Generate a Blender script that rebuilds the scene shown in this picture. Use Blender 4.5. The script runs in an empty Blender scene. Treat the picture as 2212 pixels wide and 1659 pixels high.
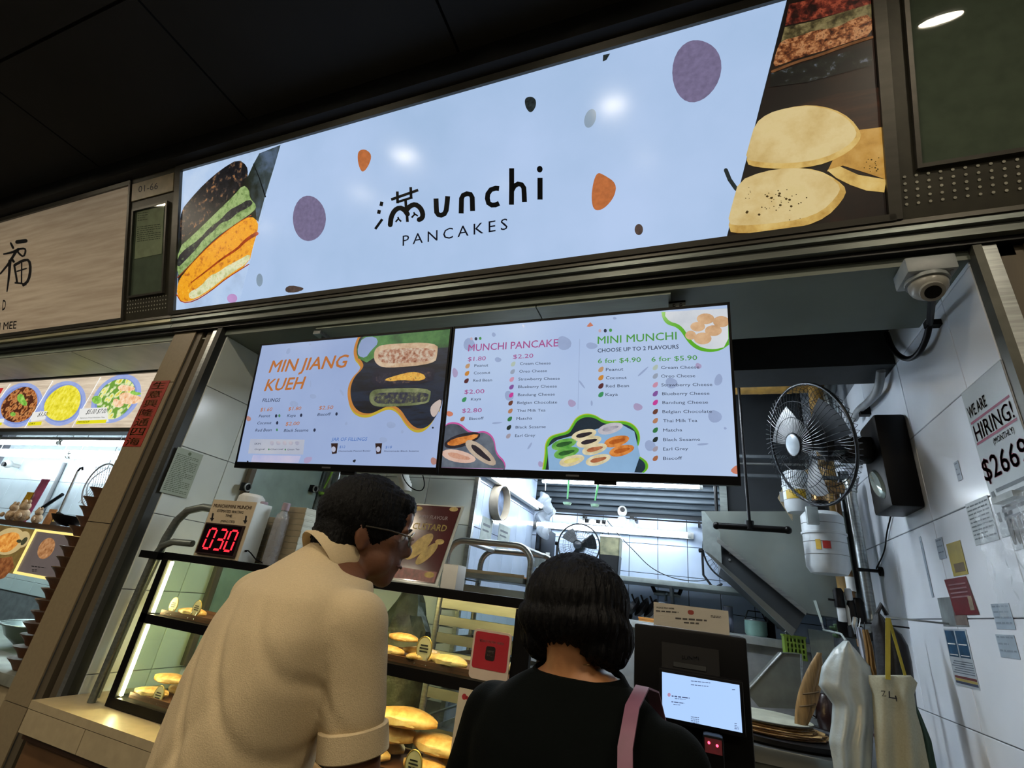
import bpy, bmesh, math, random
from math import sin, cos, pi, radians, sqrt, atan2, tan
from mathutils import Vector, Matrix
random.seed(7)
SC = bpy.context.scene
COL = SC.collection
H = 1.45                       # eye height of the camera; below, z is measured from there, floor is -H
FL = -H

# ---------------- camera, world, exposure ----------------
FPX = 1028.6                   # focal length in pixels of the 2212x1659 frame
YAW, PITCH, ROLL = radians(22.917), radians(23.823), radians(7.449)
_f = Vector((-sin(YAW)*cos(PITCH), cos(YAW)*cos(PITCH), sin(PITCH)))
_r = Vector((cos(YAW), sin(YAW), 0))
_u = _r.cross(_f)
RIGHT = _r*cos(ROLL) + _u*sin(ROLL)
UP = -_r*sin(ROLL) + _u*cos(ROLL)
FWD = _f
cam_d = bpy.data.cameras.new('camera')
cam = bpy.data.objects.new('camera', cam_d); COL.objects.link(cam)
cam_d.sensor_fit = 'HORIZONTAL'; cam_d.sensor_width = 36.0; cam_d.lens = 36.0*FPX/2212
cam_d.clip_start = 0.02; cam_d.clip_end = 100
M = Matrix(((RIGHT.x, UP.x, -FWD.x, 0), (RIGHT.y, UP.y, -FWD.y, 0), (RIGHT.z, UP.z, -FWD.z, H), (0, 0, 0, 1)))
cam.matrix_world = M
SC.camera = cam
w = bpy.data.worlds.new('world'); SC.world = w; w.use_nodes = True
w.node_tree.nodes['Background'].inputs[0].default_value = (0.55, 0.6, 0.55, 1)
w.node_tree.nodes['Background'].inputs[1].default_value = 0.02
SC.view_settings.view_transform = 'Standard'; SC.view_settings.look = 'None'
SC.view_settings.gamma = 1.0; SC.view_settings.exposure = 0.3; SC.view_settings.use_curve_mapping = False

def ray(px, py):
    return RIGHT*((px-1106)/FPX) - UP*((py-829.5)/FPX) + FWD
def at(px, py, Y=None, X=None, Z=None):
    """where the sight line measured at (px,py) meets the wall/plane Y=, X= or Z= of the stall"""
    d = ray(px, py)
    if Y is not None: return d*(Y/d.y)
    if X is not None: return d*(X/d.x)
    return d*(Z/d.z)

# ---------------- light strengths (all tuned here) ----------------
L_TUBE = 24.0; L_FRONT = 150.0; L_HALL = 200.0; L_LED = 60.0; L_TUBE_N = 34.0
S_SIGN = .76; S_TV = 0.73

# ---------------- materials ----------------
def lin(c):
    if isinstance(c, str):
        c = tuple(int(c[i:i+2], 16)/255 for i in (0, 2, 4))
    return tuple((x/12.92 if x <= 0.04045 else ((x+0.055)/1.055)**2.4) for x in c)
MATS = {}
def mat(name, c, rough=0.5, metal=0.0, var=0.12, scale=18.0, bump=0.0, bscale=None, emit=0.0, trans=0.0, alpha=1.0, stretch=None, c2=None, spec=0.5, coat=0.0, detail=4.0, glow=0.0):
    if name in MATS: return MATS[name]
    m = bpy.data.materials.new(name); m.use_nodes = True; MATS[name] = m
    nt = m.node_tree; N = nt.nodes; L = nt.links
    b = N['Principled BSDF']
    col = lin(c)
    tc = N.new('ShaderNodeTexCoord'); mp = N.new('ShaderNodeMapping'); L.new(tc.outputs['Object'], mp.inputs[0])
    if stretch: mp.inputs['Scale'].default_value = stretch
    nz = N.new('ShaderNodeTexNoise'); nz.inputs['Scale'].default_value = scale; nz.inputs['Detail'].default_value = detail
    L.new(mp.outputs[0], nz.inputs['Vector'])
    rp = N.new('ShaderNodeValToRGB'); L.new(nz.outputs[0], rp.inputs[0])
    rp.color_ramp.elements[0].position = 0.3; rp.color_ramp.elements[1].position = 0.7
    if c2 is not None: d = lin(c2)
    else: d = tuple(x*(1-var*2) for x in col)
    if c2 is None: col = tuple(min(1, x*(1+var*0.5)) for x in col)
    rp.color_ramp.elements[0].color = (*d, 1); rp.color_ramp.elements[1].color = (*col, 1)
    if emit > 0:
        L.new(rp.outputs[0], b.inputs['Emission Color']); b.inputs['Emission Strength'].default_value = emit
        b.inputs['Base Color'].default_value = (0.02, 0.02, 0.02, 1)
    else:
        L.new(rp.outputs[0], b.inputs['Base Color'])
        if glow: L.new(rp.outputs[0], b.inputs['Emission Color']); b.inputs['Emission Strength'].default_value = glow
    b.inputs['Roughness'].default_value = rough; b.inputs['Metallic'].default_value = metal
    b.inputs['Specular IOR Level'].default_value = spec
    b.inputs['Coat Weight'].default_value = coat
    b.inputs['Transmission Weight'].default_value = trans
    b.inputs['Alpha'].default_value = alpha
    if bump > 0:
        bp = N.new('ShaderNodeBump'); bp.inputs['Strength'].default_value = bump; bp.inputs['Distance'].default_value = 0.01
        n2 = N.new('ShaderNodeTexNoise'); n2.inputs['Scale'].default_value = bscale or scale*2; n2.inputs['Detail'].default_value = 6
        L.new(mp.outputs[0], n2.inputs['Vector']); L.new(n2.outputs[0], bp.inputs['Height']); L.new(bp.outputs[0], b.inputs['Normal'])
    return m
def food(name, cols, scale=60, emit=1.0, stretch=None, vor=False):
    """flat printed food picture: noise driven colour ramp over the given colours"""
    if name in MATS: return MATS[name]
    m = bpy.data.materials.new(name); m.use_nodes = True; MATS[name] = m
    nt = m.node_tree; N = nt.nodes; L = nt.links; b = N['Principled BSDF']
    tc = N.new('ShaderNodeTexCoord'); mp = N.new('ShaderNodeMapping'); L.new(tc.outputs['Object'], mp.inputs[0])
    if stretch: mp.inputs['Scale'].default_value = stretch
    if vor:
        nz = N.new('ShaderNodeTexVoronoi'); nz.inputs['Scale'].default_value = scale
        n2 = N.new('ShaderNodeTexNoise'); n2.inputs['Scale'].default_value = scale*0.7; n2.inputs['Detail'].default_value = 5
        L.new(mp.outputs[0], n2.inputs['Vector'])
        mx = N.new('ShaderNodeMath'); mx.operation = 'MULTIPLY_ADD'; mx.inputs[1].default_value = 0.55
        L.new(mp.outputs[0], nz.inputs['Vector']); L.new(nz.outputs['Distance'], mx.inputs[0])
        m3 = N.new('ShaderNodeMath'); m3.operation = 'MULTIPLY'; m3.inputs[1].default_value = 0.6; L.new(n2.outputs[0], m3.inputs[0]); L.new(m3.outputs[0], mx.inputs[2])
        out = mx.outputs[0]
    else:
        nz = N.new('ShaderNodeTexNoise'); nz.inputs['Scale'].default_value = scale; nz.inputs['Detail'].default_value = 7; nz.inputs['Roughness'].default_value = 0.65
        L.new(mp.outputs[0], nz.inputs['Vector']); out = nz.outputs[0]
    rp = N.new('ShaderNodeValToRGB'); L.new(out, rp.inputs[0])
    e = rp.color_ramp.elements; n = len(cols)
    pos = [0.33+0.34*i/(n-1) for i in range(n)]
    e[0].position = pos[0]; e[0].color = (*lin(cols[0]), 1); e[1].position = pos[-1]; e[1].color = (*lin(cols[-1]), 1)
    for i in range(1, n-1):
        q = e.new(pos[i]); q.color = (*lin(cols[i]), 1)
    if emit > 0:
        b.inputs['Base Color'].default_value = (0.02, 0.02, 0.02, 1)
        L.new(rp.outputs[0], b.inputs['Emission Color']); b.inputs['Emission Strength'].default_value = emit
    else: L.new(rp.outputs[0], b.inputs['Base Color'])
    b.inputs['Roughness'].default_value = 0.35
    return m
def lamp(name, c, s):
    if name in MATS: return MATS[name]
    m = mat(name, c, rough=0.4, emit=s, var=0.0); return m
def glass(name, tint='f4fbf6', rough=0.02, fac=0.90):
    """thin pane: mostly clear with a Fresnel reflection"""
    if name in MATS: return MATS[name]
    m = bpy.data.materials.new(name); m.use_nodes = True; MATS[name] = m
    nt = m.node_tree; N = nt.nodes; L = nt.links; N.remove(N['Principled BSDF'])
    t = N.new('ShaderNodeBsdfTransparent'); t.inputs[0].default_value = (*lin(tint), 1)
    g = N.new('ShaderNodeBsdfGlossy'); g.inputs['Roughness'].default_value = rough
    lw = N.new('ShaderNodeFresnel'); lw.inputs[0].default_value = 1.5
    nz = N.new('ShaderNodeTexNoise'); nz.inputs['Scale'].default_value = 9
    mu = N.new('ShaderNodeMath'); mu.operation = 'MULTIPLY_ADD'; mu.inputs[1].default_value = 0.03; L.new(nz.outputs[0], mu.inputs[0]); L.new(lw.outputs[0], mu.inputs[2])
    mx = N.new('ShaderNodeMixShader'); ge = N.new('ShaderNodeNewGeometry'); iv = N.new('ShaderNodeMath'); iv.operation = 'SUBTRACT'; iv.inputs[0].default_value = 1.0; L.new(ge.outputs['Backfacing'], iv.inputs[1])
    m4 = N.new('ShaderNodeMath'); m4.operation = 'MULTIPLY'; L.new(mu.outputs[0], m4.inputs[0]); L.new(iv.outputs[0], m4.inputs[1]); L.new(m4.outputs[0], mx.inputs[0]); L.new(t.outputs[0], mx.inputs[1]); L.new(g.outputs[0], mx.inputs[2])
    L.new(mx.outputs[0], N['Material Output'].inputs[0])
    return m
def film(name, c, alpha, rough=0.25):
    """crumpled translucent plastic"""
    return mat(name, c, rough=rough, alpha=alpha, bump=0.6, bscale=14, var=0.1, spec=0.8)

# ---------------- mesh builder ----------------
class MB:
    def __init__(s): s.v = []; s.f = []; s.T = None; s.marks = []; s.depth = 0
    def mark(s):
        if s.depth == 0: s.marks.append((len(s.v), len(s.f)))
    def add(s, vs, fs):
        n = len(s.v)
        if s.T: vs = [s.T(Vector(p)) for p in vs]
        s.v += [tuple(p) for p in vs]; s.f += [tuple(i+n for i in f) for f in fs]; return s
    def box(s, a, b, bev=0.0):
        x0, y0, z0 = (min(a[i], b[i]) for i in range(3)); x1, y1, z1 = (max(a[i], b[i]) for i in range(3))
        if bev <= 0 or min(x1-x0, y1-y0, z1-z0) < 2.5*bev:
            return s.add([(x0,y0,z0),(x1,y0,z0),(x1,y1,z0),(x0,y1,z0),(x0,y0,z1),(x1,y0,z1),(x1,y1,z1),(x0,y1,z1)],
                  [(0,3,2,1),(4,5,6,7),(0,1,5,4),(1,2,6,5),(2,3,7,6),(3,0,4,7)])
        bm = bmesh.new(); bmesh.ops.create_cube(bm, size=1)
        for v in bm.verts: v.co = Vector(((x0+x1)/2+v.co.x*(x1-x0), (y0+y1)/2+v.co.y*(y1-y0), (z0+z1)/2+v.co.z*(z1-z0)))
        bmesh.ops.bevel(bm, geom=bm.edges[:], offset=bev, segments=2, profile=0.6, affect='EDGES')
        return s.bm(bm)
    def bm(s, bm):
        bm.verts.index_update()
        s.add([v.co.copy() for v in bm.verts], [[v.index for v in f.verts] for f in bm.faces]); bm.free(); return s
    def cyl(s, p0, p1, r0, r1=None, n=16, caps=True):
        p0 = Vector(p0); p1 = Vector(p1); r1 = r0 if r1 is None else r1
        d = (p1-p0).normalized(); a = d.orthogonal().normalized(); b = d.cross(a)
        vs = []
        for k in range(n):
            t = 2*pi*k/n; o = a*cos(t)+b*sin(t); vs += [p0+o*r0, p1+o*r1]
        fs = [(2*k, 2*((k+1) % n), 2*((k+1) % n)+1, 2*k+1) for k in range(n)]
        if caps: fs += [tuple(2*k for k in range(n))[::-1], tuple(2*k+1 for k in range(n))]
        return s.add(vs, fs)
    def tube(s, pts, r, n=8, closed=False, caps=True):
        P = [Vector(p) for p in pts]; m = len(P)
        rr = r if isinstance(r, (list, tuple)) else [r]*m
        vs = []; fs = []
        prev = None
        for i in range(m):
            if closed: d = (P[(i+1) % m]-P[i-1])
            else: d = P[min(i+1, m-1)]-P[max(i-1, 0)]
            d.normalize()
            if prev is None: a = d.orthogonal().normalized()
            else:
                a = prev - d*prev.dot(d)
                a = a.normalized() if a.length > 1e-6 else d.orthogonal().normalized()
            prev = a; b = d.cross(a)
            for k in range(n):
                t = 2*pi*k/n; vs.append(P[i]+(a*cos(t)+b*sin(t))*rr[i])
        for i in range(m if closed else m-1):
            j = (i+1) % m
            for k in range(n):
                l = (k+1) % n; fs.append((i*n+k, i*n+l, j*n+l, j*n+k))
        if caps and not closed: fs += [tuple(range(n))[::-1], tuple((m-1)*n+k for k in range(n))]
        return s.add(vs, fs)
    def ell(s, c, r, seg=20, rings=12, M3=None):
        c = Vector(c); r = (r, r, r) if isinstance(r, (int, float)) else r
        vs = []
        for i in range(rings+1):
            t = pi*i/rings
            for k in range(seg):
                p = 2*pi*k/seg; v = Vector((r[0]*sin(t)*cos(p), r[1]*sin(t)*sin(p), r[2]*cos(t)))
                if M3: v = M3 @ v
                vs.append(c+v)
        fs = [(i*seg+k, (i+1)*seg+k, (i+1)*seg+(k+1) % seg, i*seg+(k+1) % seg) for i in range(rings) for k in range(seg)]
        n0 = len(s.v); s.add(vs, fs); return s
    def lathe(s, c, prof, n=24, axis=None, scale=(1, 1), ring=False):
        """prof: (radius, height) pairs turned about the axis through c"""
        c = Vector(c); d = Vector(axis or (0, 0, 1)).normalized()
        a = Vector((1, 0, 0)) if abs(d.z) > 0.9 else d.orthogonal().normalized(); b = d.cross(a); vs = []
        for (r, h) in prof:
            for k in range(n):
                t = 2*pi*k/n; vs.append(c+(a*cos(t)*scale[0]+b*sin(t)*scale[1])*r+d*h)
        m = len(prof)
        fs = [(i*n+k, i*n+(k+1) % n, (i+1)*n+(k+1) % n, (i+1)*n+k) for i in range(m-1) for k in range(n)]
        if ring: return s.add(vs, fs+[((m-1)*n+k, (m-1)*n+(k+1) % n, (k+1) % n, k) for k in range(n)])
        if prof[0][0] > 1e-5: fs.append(tuple(range(n))[::-1])
        if prof[-1][0] > 1e-5: fs.append(tuple((m-1)*n+k for k in range(n)))
        return s.add(vs, fs)
    def prism(s, pts, off):
        """polygon (list of 3d points) extruded by vector off"""
        n = len(pts); P = [Vector(p) for p in pts]; off = Vector(off)
        return s.add(P+[p+off for p in P], [tuple(range(n))[::-1], tuple(range(n, 2*n))]+[(i, (i+1) % n, (i+1) % n+n, i+n) for i in range(n)])
    def loft(s, rings):
        n = len(rings[0]); vs = [p for r in rings for p in r]; m = len(rings)
        fs = [(i*n+k, i*n+(k+1) % n, (i+1)*n+(k+1) % n, (i+1)*n+k) for i in range(m-1) for k in range(n)]
        fs += [tuple(range(n))[::-1], tuple((m-1)*n+k for k in range(n))]
        return s.add(vs, fs)

ORI = {}
def _props(o, label, cat, group, kind):
    if label: o['label'] = label
    if cat: o['category'] = cat
    if group: o['group'] = group
    if kind: o['kind'] = kind
def thing(name, base, label, cat, group=None, kind=None):
    o = bpy.data.objects.new(name, None); COL.objects.link(o)
    o.location = Vector(base)+Vector((0, 0, H)); o.empty_display_size = 0.05
    ORI[o.name] = Vector(base); _props(o, label, cat, group, kind); return o
def obj(name, mb, m, parent=None, label=None, cat=None, group=None, kind=None, base=None, smooth=True, ang=40, local=False):
    me = bpy.data.meshes.new(name)
    if parent is not None: org = Vector((0, 0, 0)) if local else ORI[parent.name]
    else:
        if base is None:
            xs = [v[0] for v in mb.v]; ys = [v[1] for v in mb.v]; zs = [v[2] for v in mb.v]
            base = ((min(xs)+max(xs))/2, (min(ys)+max(ys))/2, min(zs))
        org = Vector(base)
    me.from_pydata([(v[0]-org.x, v[1]-org.y, v[2]-org.z) for v in mb.v], [], mb.f); me.update()
    fix = bmesh.new(); fix.from_mesh(me); bmesh.ops.remove_doubles(fix, verts=fix.verts, dist=1e-6); bmesh.ops.recalc_face_normals(fix, faces=fix.faces); fix.to_mesh(me); fix.free()
    if smooth and len(me.polygons):
        me.polygons.foreach_set('use_smooth', [True]*len(me.polygons))
        try: me.set_sharp_from_angle(angle=radians(ang))
        except Exception: pass
    me.materials.append(m)
    o = bpy.data.objects.new(name, me); COL.objects.link(o)
    if parent is not None: o.parent = parent; ORI[o.name] = org
    else: o.location = org+Vector((0, 0, H)); ORI[o.name] = org
    _props(o, label, cat, group, kind); return o
def copy_tree(o, loc=None, rz=None, parent=None, label=None):
    c = o.copy(); COL.objects.link(c); c.parent = parent
    if label: c['label'] = label
    if loc is not None: c.location = Vector(loc)+Vector((0, 0, H))
    if rz is not None: c.rotation_euler = (c.rotation_euler.x, c.rotation_euler.y, rz)
    for ch in list(o.children): copy_tree(ch, parent=c)
    return c

# ---------------- flat print on a plane ----------------
class Plane:
    """plane through o with in-plane axes u,v and outward normal n (towards the viewer)"""
    def __init__(s, o, u, v):
        s.o = Vector(o); s.u = Vector(u).normalized(); s.v = Vector(v).normalized(); s.n = s.u.cross(s.v).normalized()
        s.ctx = (0, 0, 1)
    def hit(s, px, py):
        x, y, k = s.ctx; d = ray(x+px/k, y+py/k); return d*(s.o.dot(s.n)/d.dot(s.n))
    def uv(s, px, py):
        p = s.hit(px, py)-s.o; return p.dot(s.u), p.dot(s.v)
    def P(s, u, v, h=0.0): return s.o+s.u*u+s.v*v+s.n*h
    def frame(s, px, py, k): s.ctx = (px, py, k); return s
def poly(mb, pl, pts, h):
    mb.mark()
    mb.add([pl.P(*pl.uv(*p), h) for p in pts], [tuple(range(len(pts)))])
def blob(mb, pl, c, r, h, ang=0, n=20, wob=0.0, seed=1):
    rnd = random.Random(seed); ph = rnd.random()*6
    pts = []
    for k in range(n):
        t = 2*pi*k/n; q = 1+wob*sin(2*t+ph)+wob*0.6*sin(3*t+ph*2)
        x = r[0]*cos(t)*q; y = r[1]*sin(t)*q
        pts.append((c[0]+x*cos(ang)-y*sin(ang), c[1]+x*sin(ang)+y*cos(ang)))
    poly(mb, pl, pts, h)
def smoothpts(pts, it=2, closed=True):
    for _ in range(it):
        q = []
        n = len(pts)
        for i in range(n if closed else n-1):
            a = pts[i]; b = pts[(i+1) % n]
            q += [(a[0]*.75+b[0]*.25, a[1]*.75+b[1]*.25), (a[0]*.25+b[0]*.75, a[1]*.25+b[1]*.75)]
        if not closed: q = [pts[0]]+q+[pts[-1]]
        pts = q
    return pts
def stroke(mb, pl, pts, w, h, round_=True, sm=0):
    """flat brush stroke of width w along pts"""
    mb.mark(); mb.depth += 1
    if sm: pts = smoothpts(pts, sm, closed=False)
    n = len(pts); ww = w if isinstance(w, (list, tuple)) else [w]*n
    if len(ww) != n: ww = [ww[0]+(ww[-1]-ww[0])*i/(n-1) for i in range(n)]
    L = []; R = []
    for i in range(n):
        a = pts[max(0, i-1)]; b = pts[min(n-1, i+1)]
        dx, dy = b[0]-a[0], b[1]-a[1]; l = sqrt(dx*dx+dy*dy) or 1
        nx, ny = -dy/l*ww[i]/2, dx/l*ww[i]/2
        L.append((pts[i][0]+nx, pts[i][1]+ny)); R.append((pts[i][0]-nx, pts[i][1]-ny))
    vs = [pl.P(*pl.uv(*p), h) for p in L+R]
    mb.add(vs, [(i, i+1, n+i+1, n+i) for i in range(n-1)])
    if round_:
        for e, q in ((0, ww[0]), (-1, ww[-1])): blob(mb, pl, pts[e], (q/2, q/2), h+0.00002, n=10)
    mb.depth -= 1
ORD = ['lowest', 'second from the bottom', 'third from the bottom', 'fourth from the bottom', 'fifth from the bottom', 'sixth from the bottom', 'seventh from the bottom', 'eighth from the bottom', 'ninth from the bottom', 'tenth from the bottom', 'eleventh from the bottom', 'twelfth from the bottom', 'thirteenth from the bottom', 'fourteenth from the bottom', 'fifteenth from the bottom', 'second from the top', 'topmost']
def text_mesh(s, bold=0.0, spacing=1.0):
    cu = bpy.data.curves.new('txt', 'FONT'); cu.body = s; cu.size = 1.0; cu.space_character = spacing; cu.resolution_u = 2
    cu.fill_mode = 'FRONT'; cu.dimensions = '2D'
    o = bpy.data.objects.new('txt', cu); COL.objects.link(o)
    dg = bpy.context.evaluated_depsgraph_get(); dg.update()
    me = bpy.data.meshes.new_from_object(o.evaluated_get(dg))
    vs = [(v.co.x, v.co.y) for v in me.vertices]; fs = [tuple(p.vertices) for p in me.polygons]
    if bold > 0:   # heavier strokes: the same outline laid again slightly shifted
        n = len(vs); base_v, base_f = vs[:], fs[:]
        for dx, dy in ((bold*1.6, 0), (bold*.8, bold*.8), (bold*.8, -bold*.8)):
            k = len(vs); vs += [(x+dx, y+dy) for x, y in base_v]; fs += [tuple(i+k for i in f) for f in base_f]
    bpy.data.objects.remove(o); bpy.data.curves.remove(cu); bpy.data.meshes.remove(me)
    return vs, fs
def text(mb, pl, s, p0, p1, hpx, h, bold=0.0, slant=0.0, spacing=1.0, cjk=False):
    """lettering whose baseline runs from p0 to p1 (fitted in width), cap height hpx"""
    vs, fs = text_mesh(s, bold, spacing)
    if not vs: return
    x0 = min(v[0] for v in vs); x1 = max(v[0] for v in vs)
    y0 = min(v[1] for v in vs) if cjk else 0.0
    ch = (max(v[1] for v in vs)-y0) if cjk else 0.73
    a = Vector(pl.uv(*p0)); b = Vector(pl.uv(*p1)); t = Vector(pl.uv(p0[0], p0[1]-hpx))
    hh = abs(t.y-a.y); e = (b-a)/(x1-x0)
    out = []
    for (x, y) in vs:
        q = a+e*(x-x0); yy = (y-y0)/ch*hh
        out.append(pl.P(q.x+yy*slant, q.y+yy, h))
    mb.add(out, fs)
def lines(mb, pl, x0, y0, x1, y1, n, th, h, rnd=None, dy=0.0):
    """rows of tiny printed text, as bars broken into words"""
    rnd = rnd or random.Random(3)
    for i in range(n):
        y = y0+(y1-y0)*(i+0.5)/n; x = x0; end = x1 if rnd.random() < .75 else x0+(x1-x0)*rnd.uniform(.5, .9)
        while x < end:
            wd = rnd.uniform(th*1.5, th*5); xe = min(end, x+wd); sl = dy/(x1-x0)
            poly(mb, pl, [(x, y-th/2+(x-x0)*sl), (xe, y-th/2+(xe-x0)*sl), (xe, y+th/2+(xe-x0)*sl), (x, y+th/2+(x-x0)*sl)], h)
            x = xe+th*0.8

# tiles: every tile an object, mesh shared between tiles of a size
_TM = {}
def tiles(parent, o, u, v, us, vs, m, gap=0.003, th=0.006, jit=0.0006):
    """grid of tiles on the plane o,u,v between the joint positions us and vs; parent is the wall"""
    o = Vector(o); u = Vector(u); v = Vector(v); n = u.cross(v).normalized()
    org = ORI[parent.name]
    for i in range(len(us)-1):
        for j in range(len(vs)-1):
            a = us[i+1]-us[i]-gap; b = vs[j+1]-vs[j]-gap
            key = (round(a, 4), round(b, 4), tuple(round(x, 2) for x in (*u, *v)), m.name)
            if key not in _TM:
                mb = MB(); e = 0.0015
                P = lambda x, y, z: u*x+v*y+n*z
                A, B = a/2, b/2
                vs_ = [P(-A, -B, 0), P(A, -B, 0), P(A, B, 0), P(-A, B, 0), P(-A, -B, th-e), P(A, -B, th-e), P(A, B, th-e), P(-A, B, th-e), P(-A+e, -B+e, th), P(A-e, -B+e, th), P(A-e, B-e, th), P(-A+e, B-e, th)]
                fs_ = [(0, 1, 5, 4), (1, 2, 6, 5), (2, 3, 7, 6), (3, 0, 4, 7), (4, 5, 9, 8), (5, 6, 10, 9), (6, 7, 11, 10), (7, 4, 8, 11), (8, 9, 10, 11)]
                me = bpy.data.meshes.new('tile'); me.from_pydata([tuple(x) for x in vs_], [], fs_); me.update(); me.materials.append(m); _TM[key] = me
            ob = bpy.data.objects.new('tile', _TM[key]); COL.objects.link(ob); ob.parent = parent
            c = o+u*((us[i]+us[i+1])/2)+v*((vs[j]+vs[j+1])/2)+n*random.uniform(0, jit)
            ob.location = c-org
def rng(a, b, s, start=None):
    """joint positions between a and b at pitch s through start"""
    start = a if start is None else start
    k = math.ceil((a-start)/s+1e-6); r = [a]
    x = start+k*s
    while x < b-1e-4:
        if x-a > 0.02: r.append(x)
        x += s
    if b-r[-1] < 0.02: r.pop()
    r.append(b); return r
# ================= MATERIALS =================
m_tile = mat('white_tile', 'dde4ec', rough=0.16, var=0.05, scale=3, bump=0.04, bscale=6)
m_tileg = mat('greenish_white_tile', 'd2dad4', rough=0.2, var=0.06, scale=3, bump=0.04, bscale=6)
m_tiled = mat('back_wall_tile', 'b4c4da', rough=0.12, var=0.06, scale=4, bump=0.05, bscale=6)
m_grout = mat('grout', '70767c', rough=0.9, var=0.15)
m_tan = mat('tan_pillar_tile', '87795f', rough=0.45, var=0.06, scale=60)
m_ledge = mat('cream_ledge_tile', 'a89a7c', rough=0.4, var=0.06, scale=30)
m_brown = mat('brown_front_tile', '6a4c30', rough=0.5, var=0.15, scale=8)
m_dk = mat('dark_ceiling_paint', '1c1c1a', rough=0.8, var=0.2, scale=2)
m_dkgap = mat('ceiling_void', '0c0c0c', rough=0.9)
m_brz = mat('bronze_aluminium', '504e47', rough=0.4, metal=0.5, var=0.1, scale=4, stretch=(1, 8, 8))
m_alu = mat('brushed_aluminium', 'a8adac', rough=0.3, metal=0.85, var=0.15, scale=6, stretch=(1, 20, 20))
m_alud = mat('dull_aluminium', '7b8380', rough=0.38, metal=0.7, var=0.15, scale=6, stretch=(1, 20, 20))
m_steel = mat('stainless_steel', 'aab0ae', rough=0.28, metal=0.95, var=0.12, scale=3, bump=0.05, bscale=3)
m_soff = mat('soffit_paint', '6a746b', rough=0.5, var=0.1, scale=3)
m_soffl = mat('light_grey_green_board', '8e9a8e', rough=0.5, var=0.08, scale=5, stretch=(1, 6, 1))
m_blk = mat('black_plastic', '060608', rough=0.4, var=0.1, spec=.18)
m_blkm = mat('black_metal', '0c0c0e', rough=0.4, metal=0.1, spec=.3)
m_gry = mat('grey_plastic', '8a8e90', rough=0.5)
m_wht = mat('white_plastic', 'd4d6d2', rough=0.4, var=0.04)
m_paper = mat('white_paper', 'cfd2cd', rough=0.7, var=0.04)
m_glass = glass('clear_glass')
m_ink = mat('black_ink', '15161a', rough=0.5, var=0.05)
m_grease = mat('dark_wall_paint', '1d2328', rough=0.7, var=0.3, scale=3)

# ================= FLOOR, CEILING, WALLS =================
mb = MB().box((-9, -8, FL-0.1), (7, 5, FL))
fl = obj('floor', mb, mat('grey_floor_tile', '6b655c', rough=0.35, scale=3), kind='structure', base=(0, 0, FL))
CZ = 2.03
ce = obj('ceiling', MB().box((-9, -8, CZ+0.02), (7, 1.1, CZ+0.1)), m_dkgap, kind='structure', base=(0, 0, CZ))
xs = rng(-9, 7, 1.2, at(299, 0, Z=CZ).x); ys = rng(-8, 1.06, 1.25, at(140, 62, Z=CZ).y)
for i in range(len(xs)-1):
    for j in range(len(ys)-1):
        a = MB().box((xs[i]+.006, ys[j]+.006, CZ), (xs[i+1]-.006, ys[j+1]-.006, CZ+0.019))
        obj('ceiling_panel', a, m_dk, ce)
# stall shell: left wall x=-2.176, right wall x=0.74, back wall y=3.9
XL, XR, YB = -2.176, 0.74, 3.9
wl = obj('wall_left', MB().box((XL-0.12, 1.43, FL), (XL-0.006, 3.9, 1.9)), m_grout, kind='structure', base=(XL, 1.43, FL))
tiles(wl, (XL-0.006, 1.43, -0.76), (0, 1, 0), (0, 0, 1), rng(0, 1.3, 0.3, 0.25), rng(0, 1.775, 0.3, 0.30), m_tileg)
wr = obj('wall_right', MB().box((XR+0.006, 1.43, FL), (XR+0.12, 3.9, 1.9)), m_grout, kind='structure', base=(XR, 1.43, FL))
tiles(wr, (XR+0.006, 3.9, -0.8), (0, -1, 0), (0, 0, 1), rng(0, 2.47, 0.42, 2.285), rng(0, 1.95, 0.3, 0.30), m_tile)
wb = obj('wall_back', MB().box((XL, YB+0.006, FL), (XR, YB+0.1, 2.1)), m_grease, kind='structure', base=(0, YB, FL))
vy = at(1421, 1170, Y=YB).x; hz = at(1400, 1175, Y=YB).z
tiles(wb, (-1.6, YB+0.006, -0.45), (1, 0, 0), (0, 0, 1), rng(0, 2.34, 0.209, vy+1.6), rng(0, 1.14, 0.209, hz+0.45), m_tiled, gap=0.004)
obj('ceiling_1', MB().box((XL-.1, 1.9, 2.0), (XR+.1, 3.95, 2.1)), m_grease, kind='structure', base=(0, 3, 2.0))
# soffit board behind the lintel and the beam behind it
sf = obj('trim_1', MB().box((XL-0.1, 1.42, 1.014), (XR+0.1, 1.79, 1.05)), m_soff, kind='structure')
x0 = at(655, 690, Z=1.005).x
obj('soffit_board', MB().box((x0, 1.43, 1.004), (-0.55, 1.785, 1.012)), m_soffl, sf)
obj('soffit_board', MB().box((-0.545, 1.43, 1.004), (at(1447, 620, Z=1.005).x, 1.785, 1.012)), m_soffl, sf)
obj('trim_2', MB().box((XL, 2.04, 1.0), (XR, 2.22, 1.99)), mat('dark_beam_paint', '262b2e', rough=0.6), kind='structure')

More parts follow.
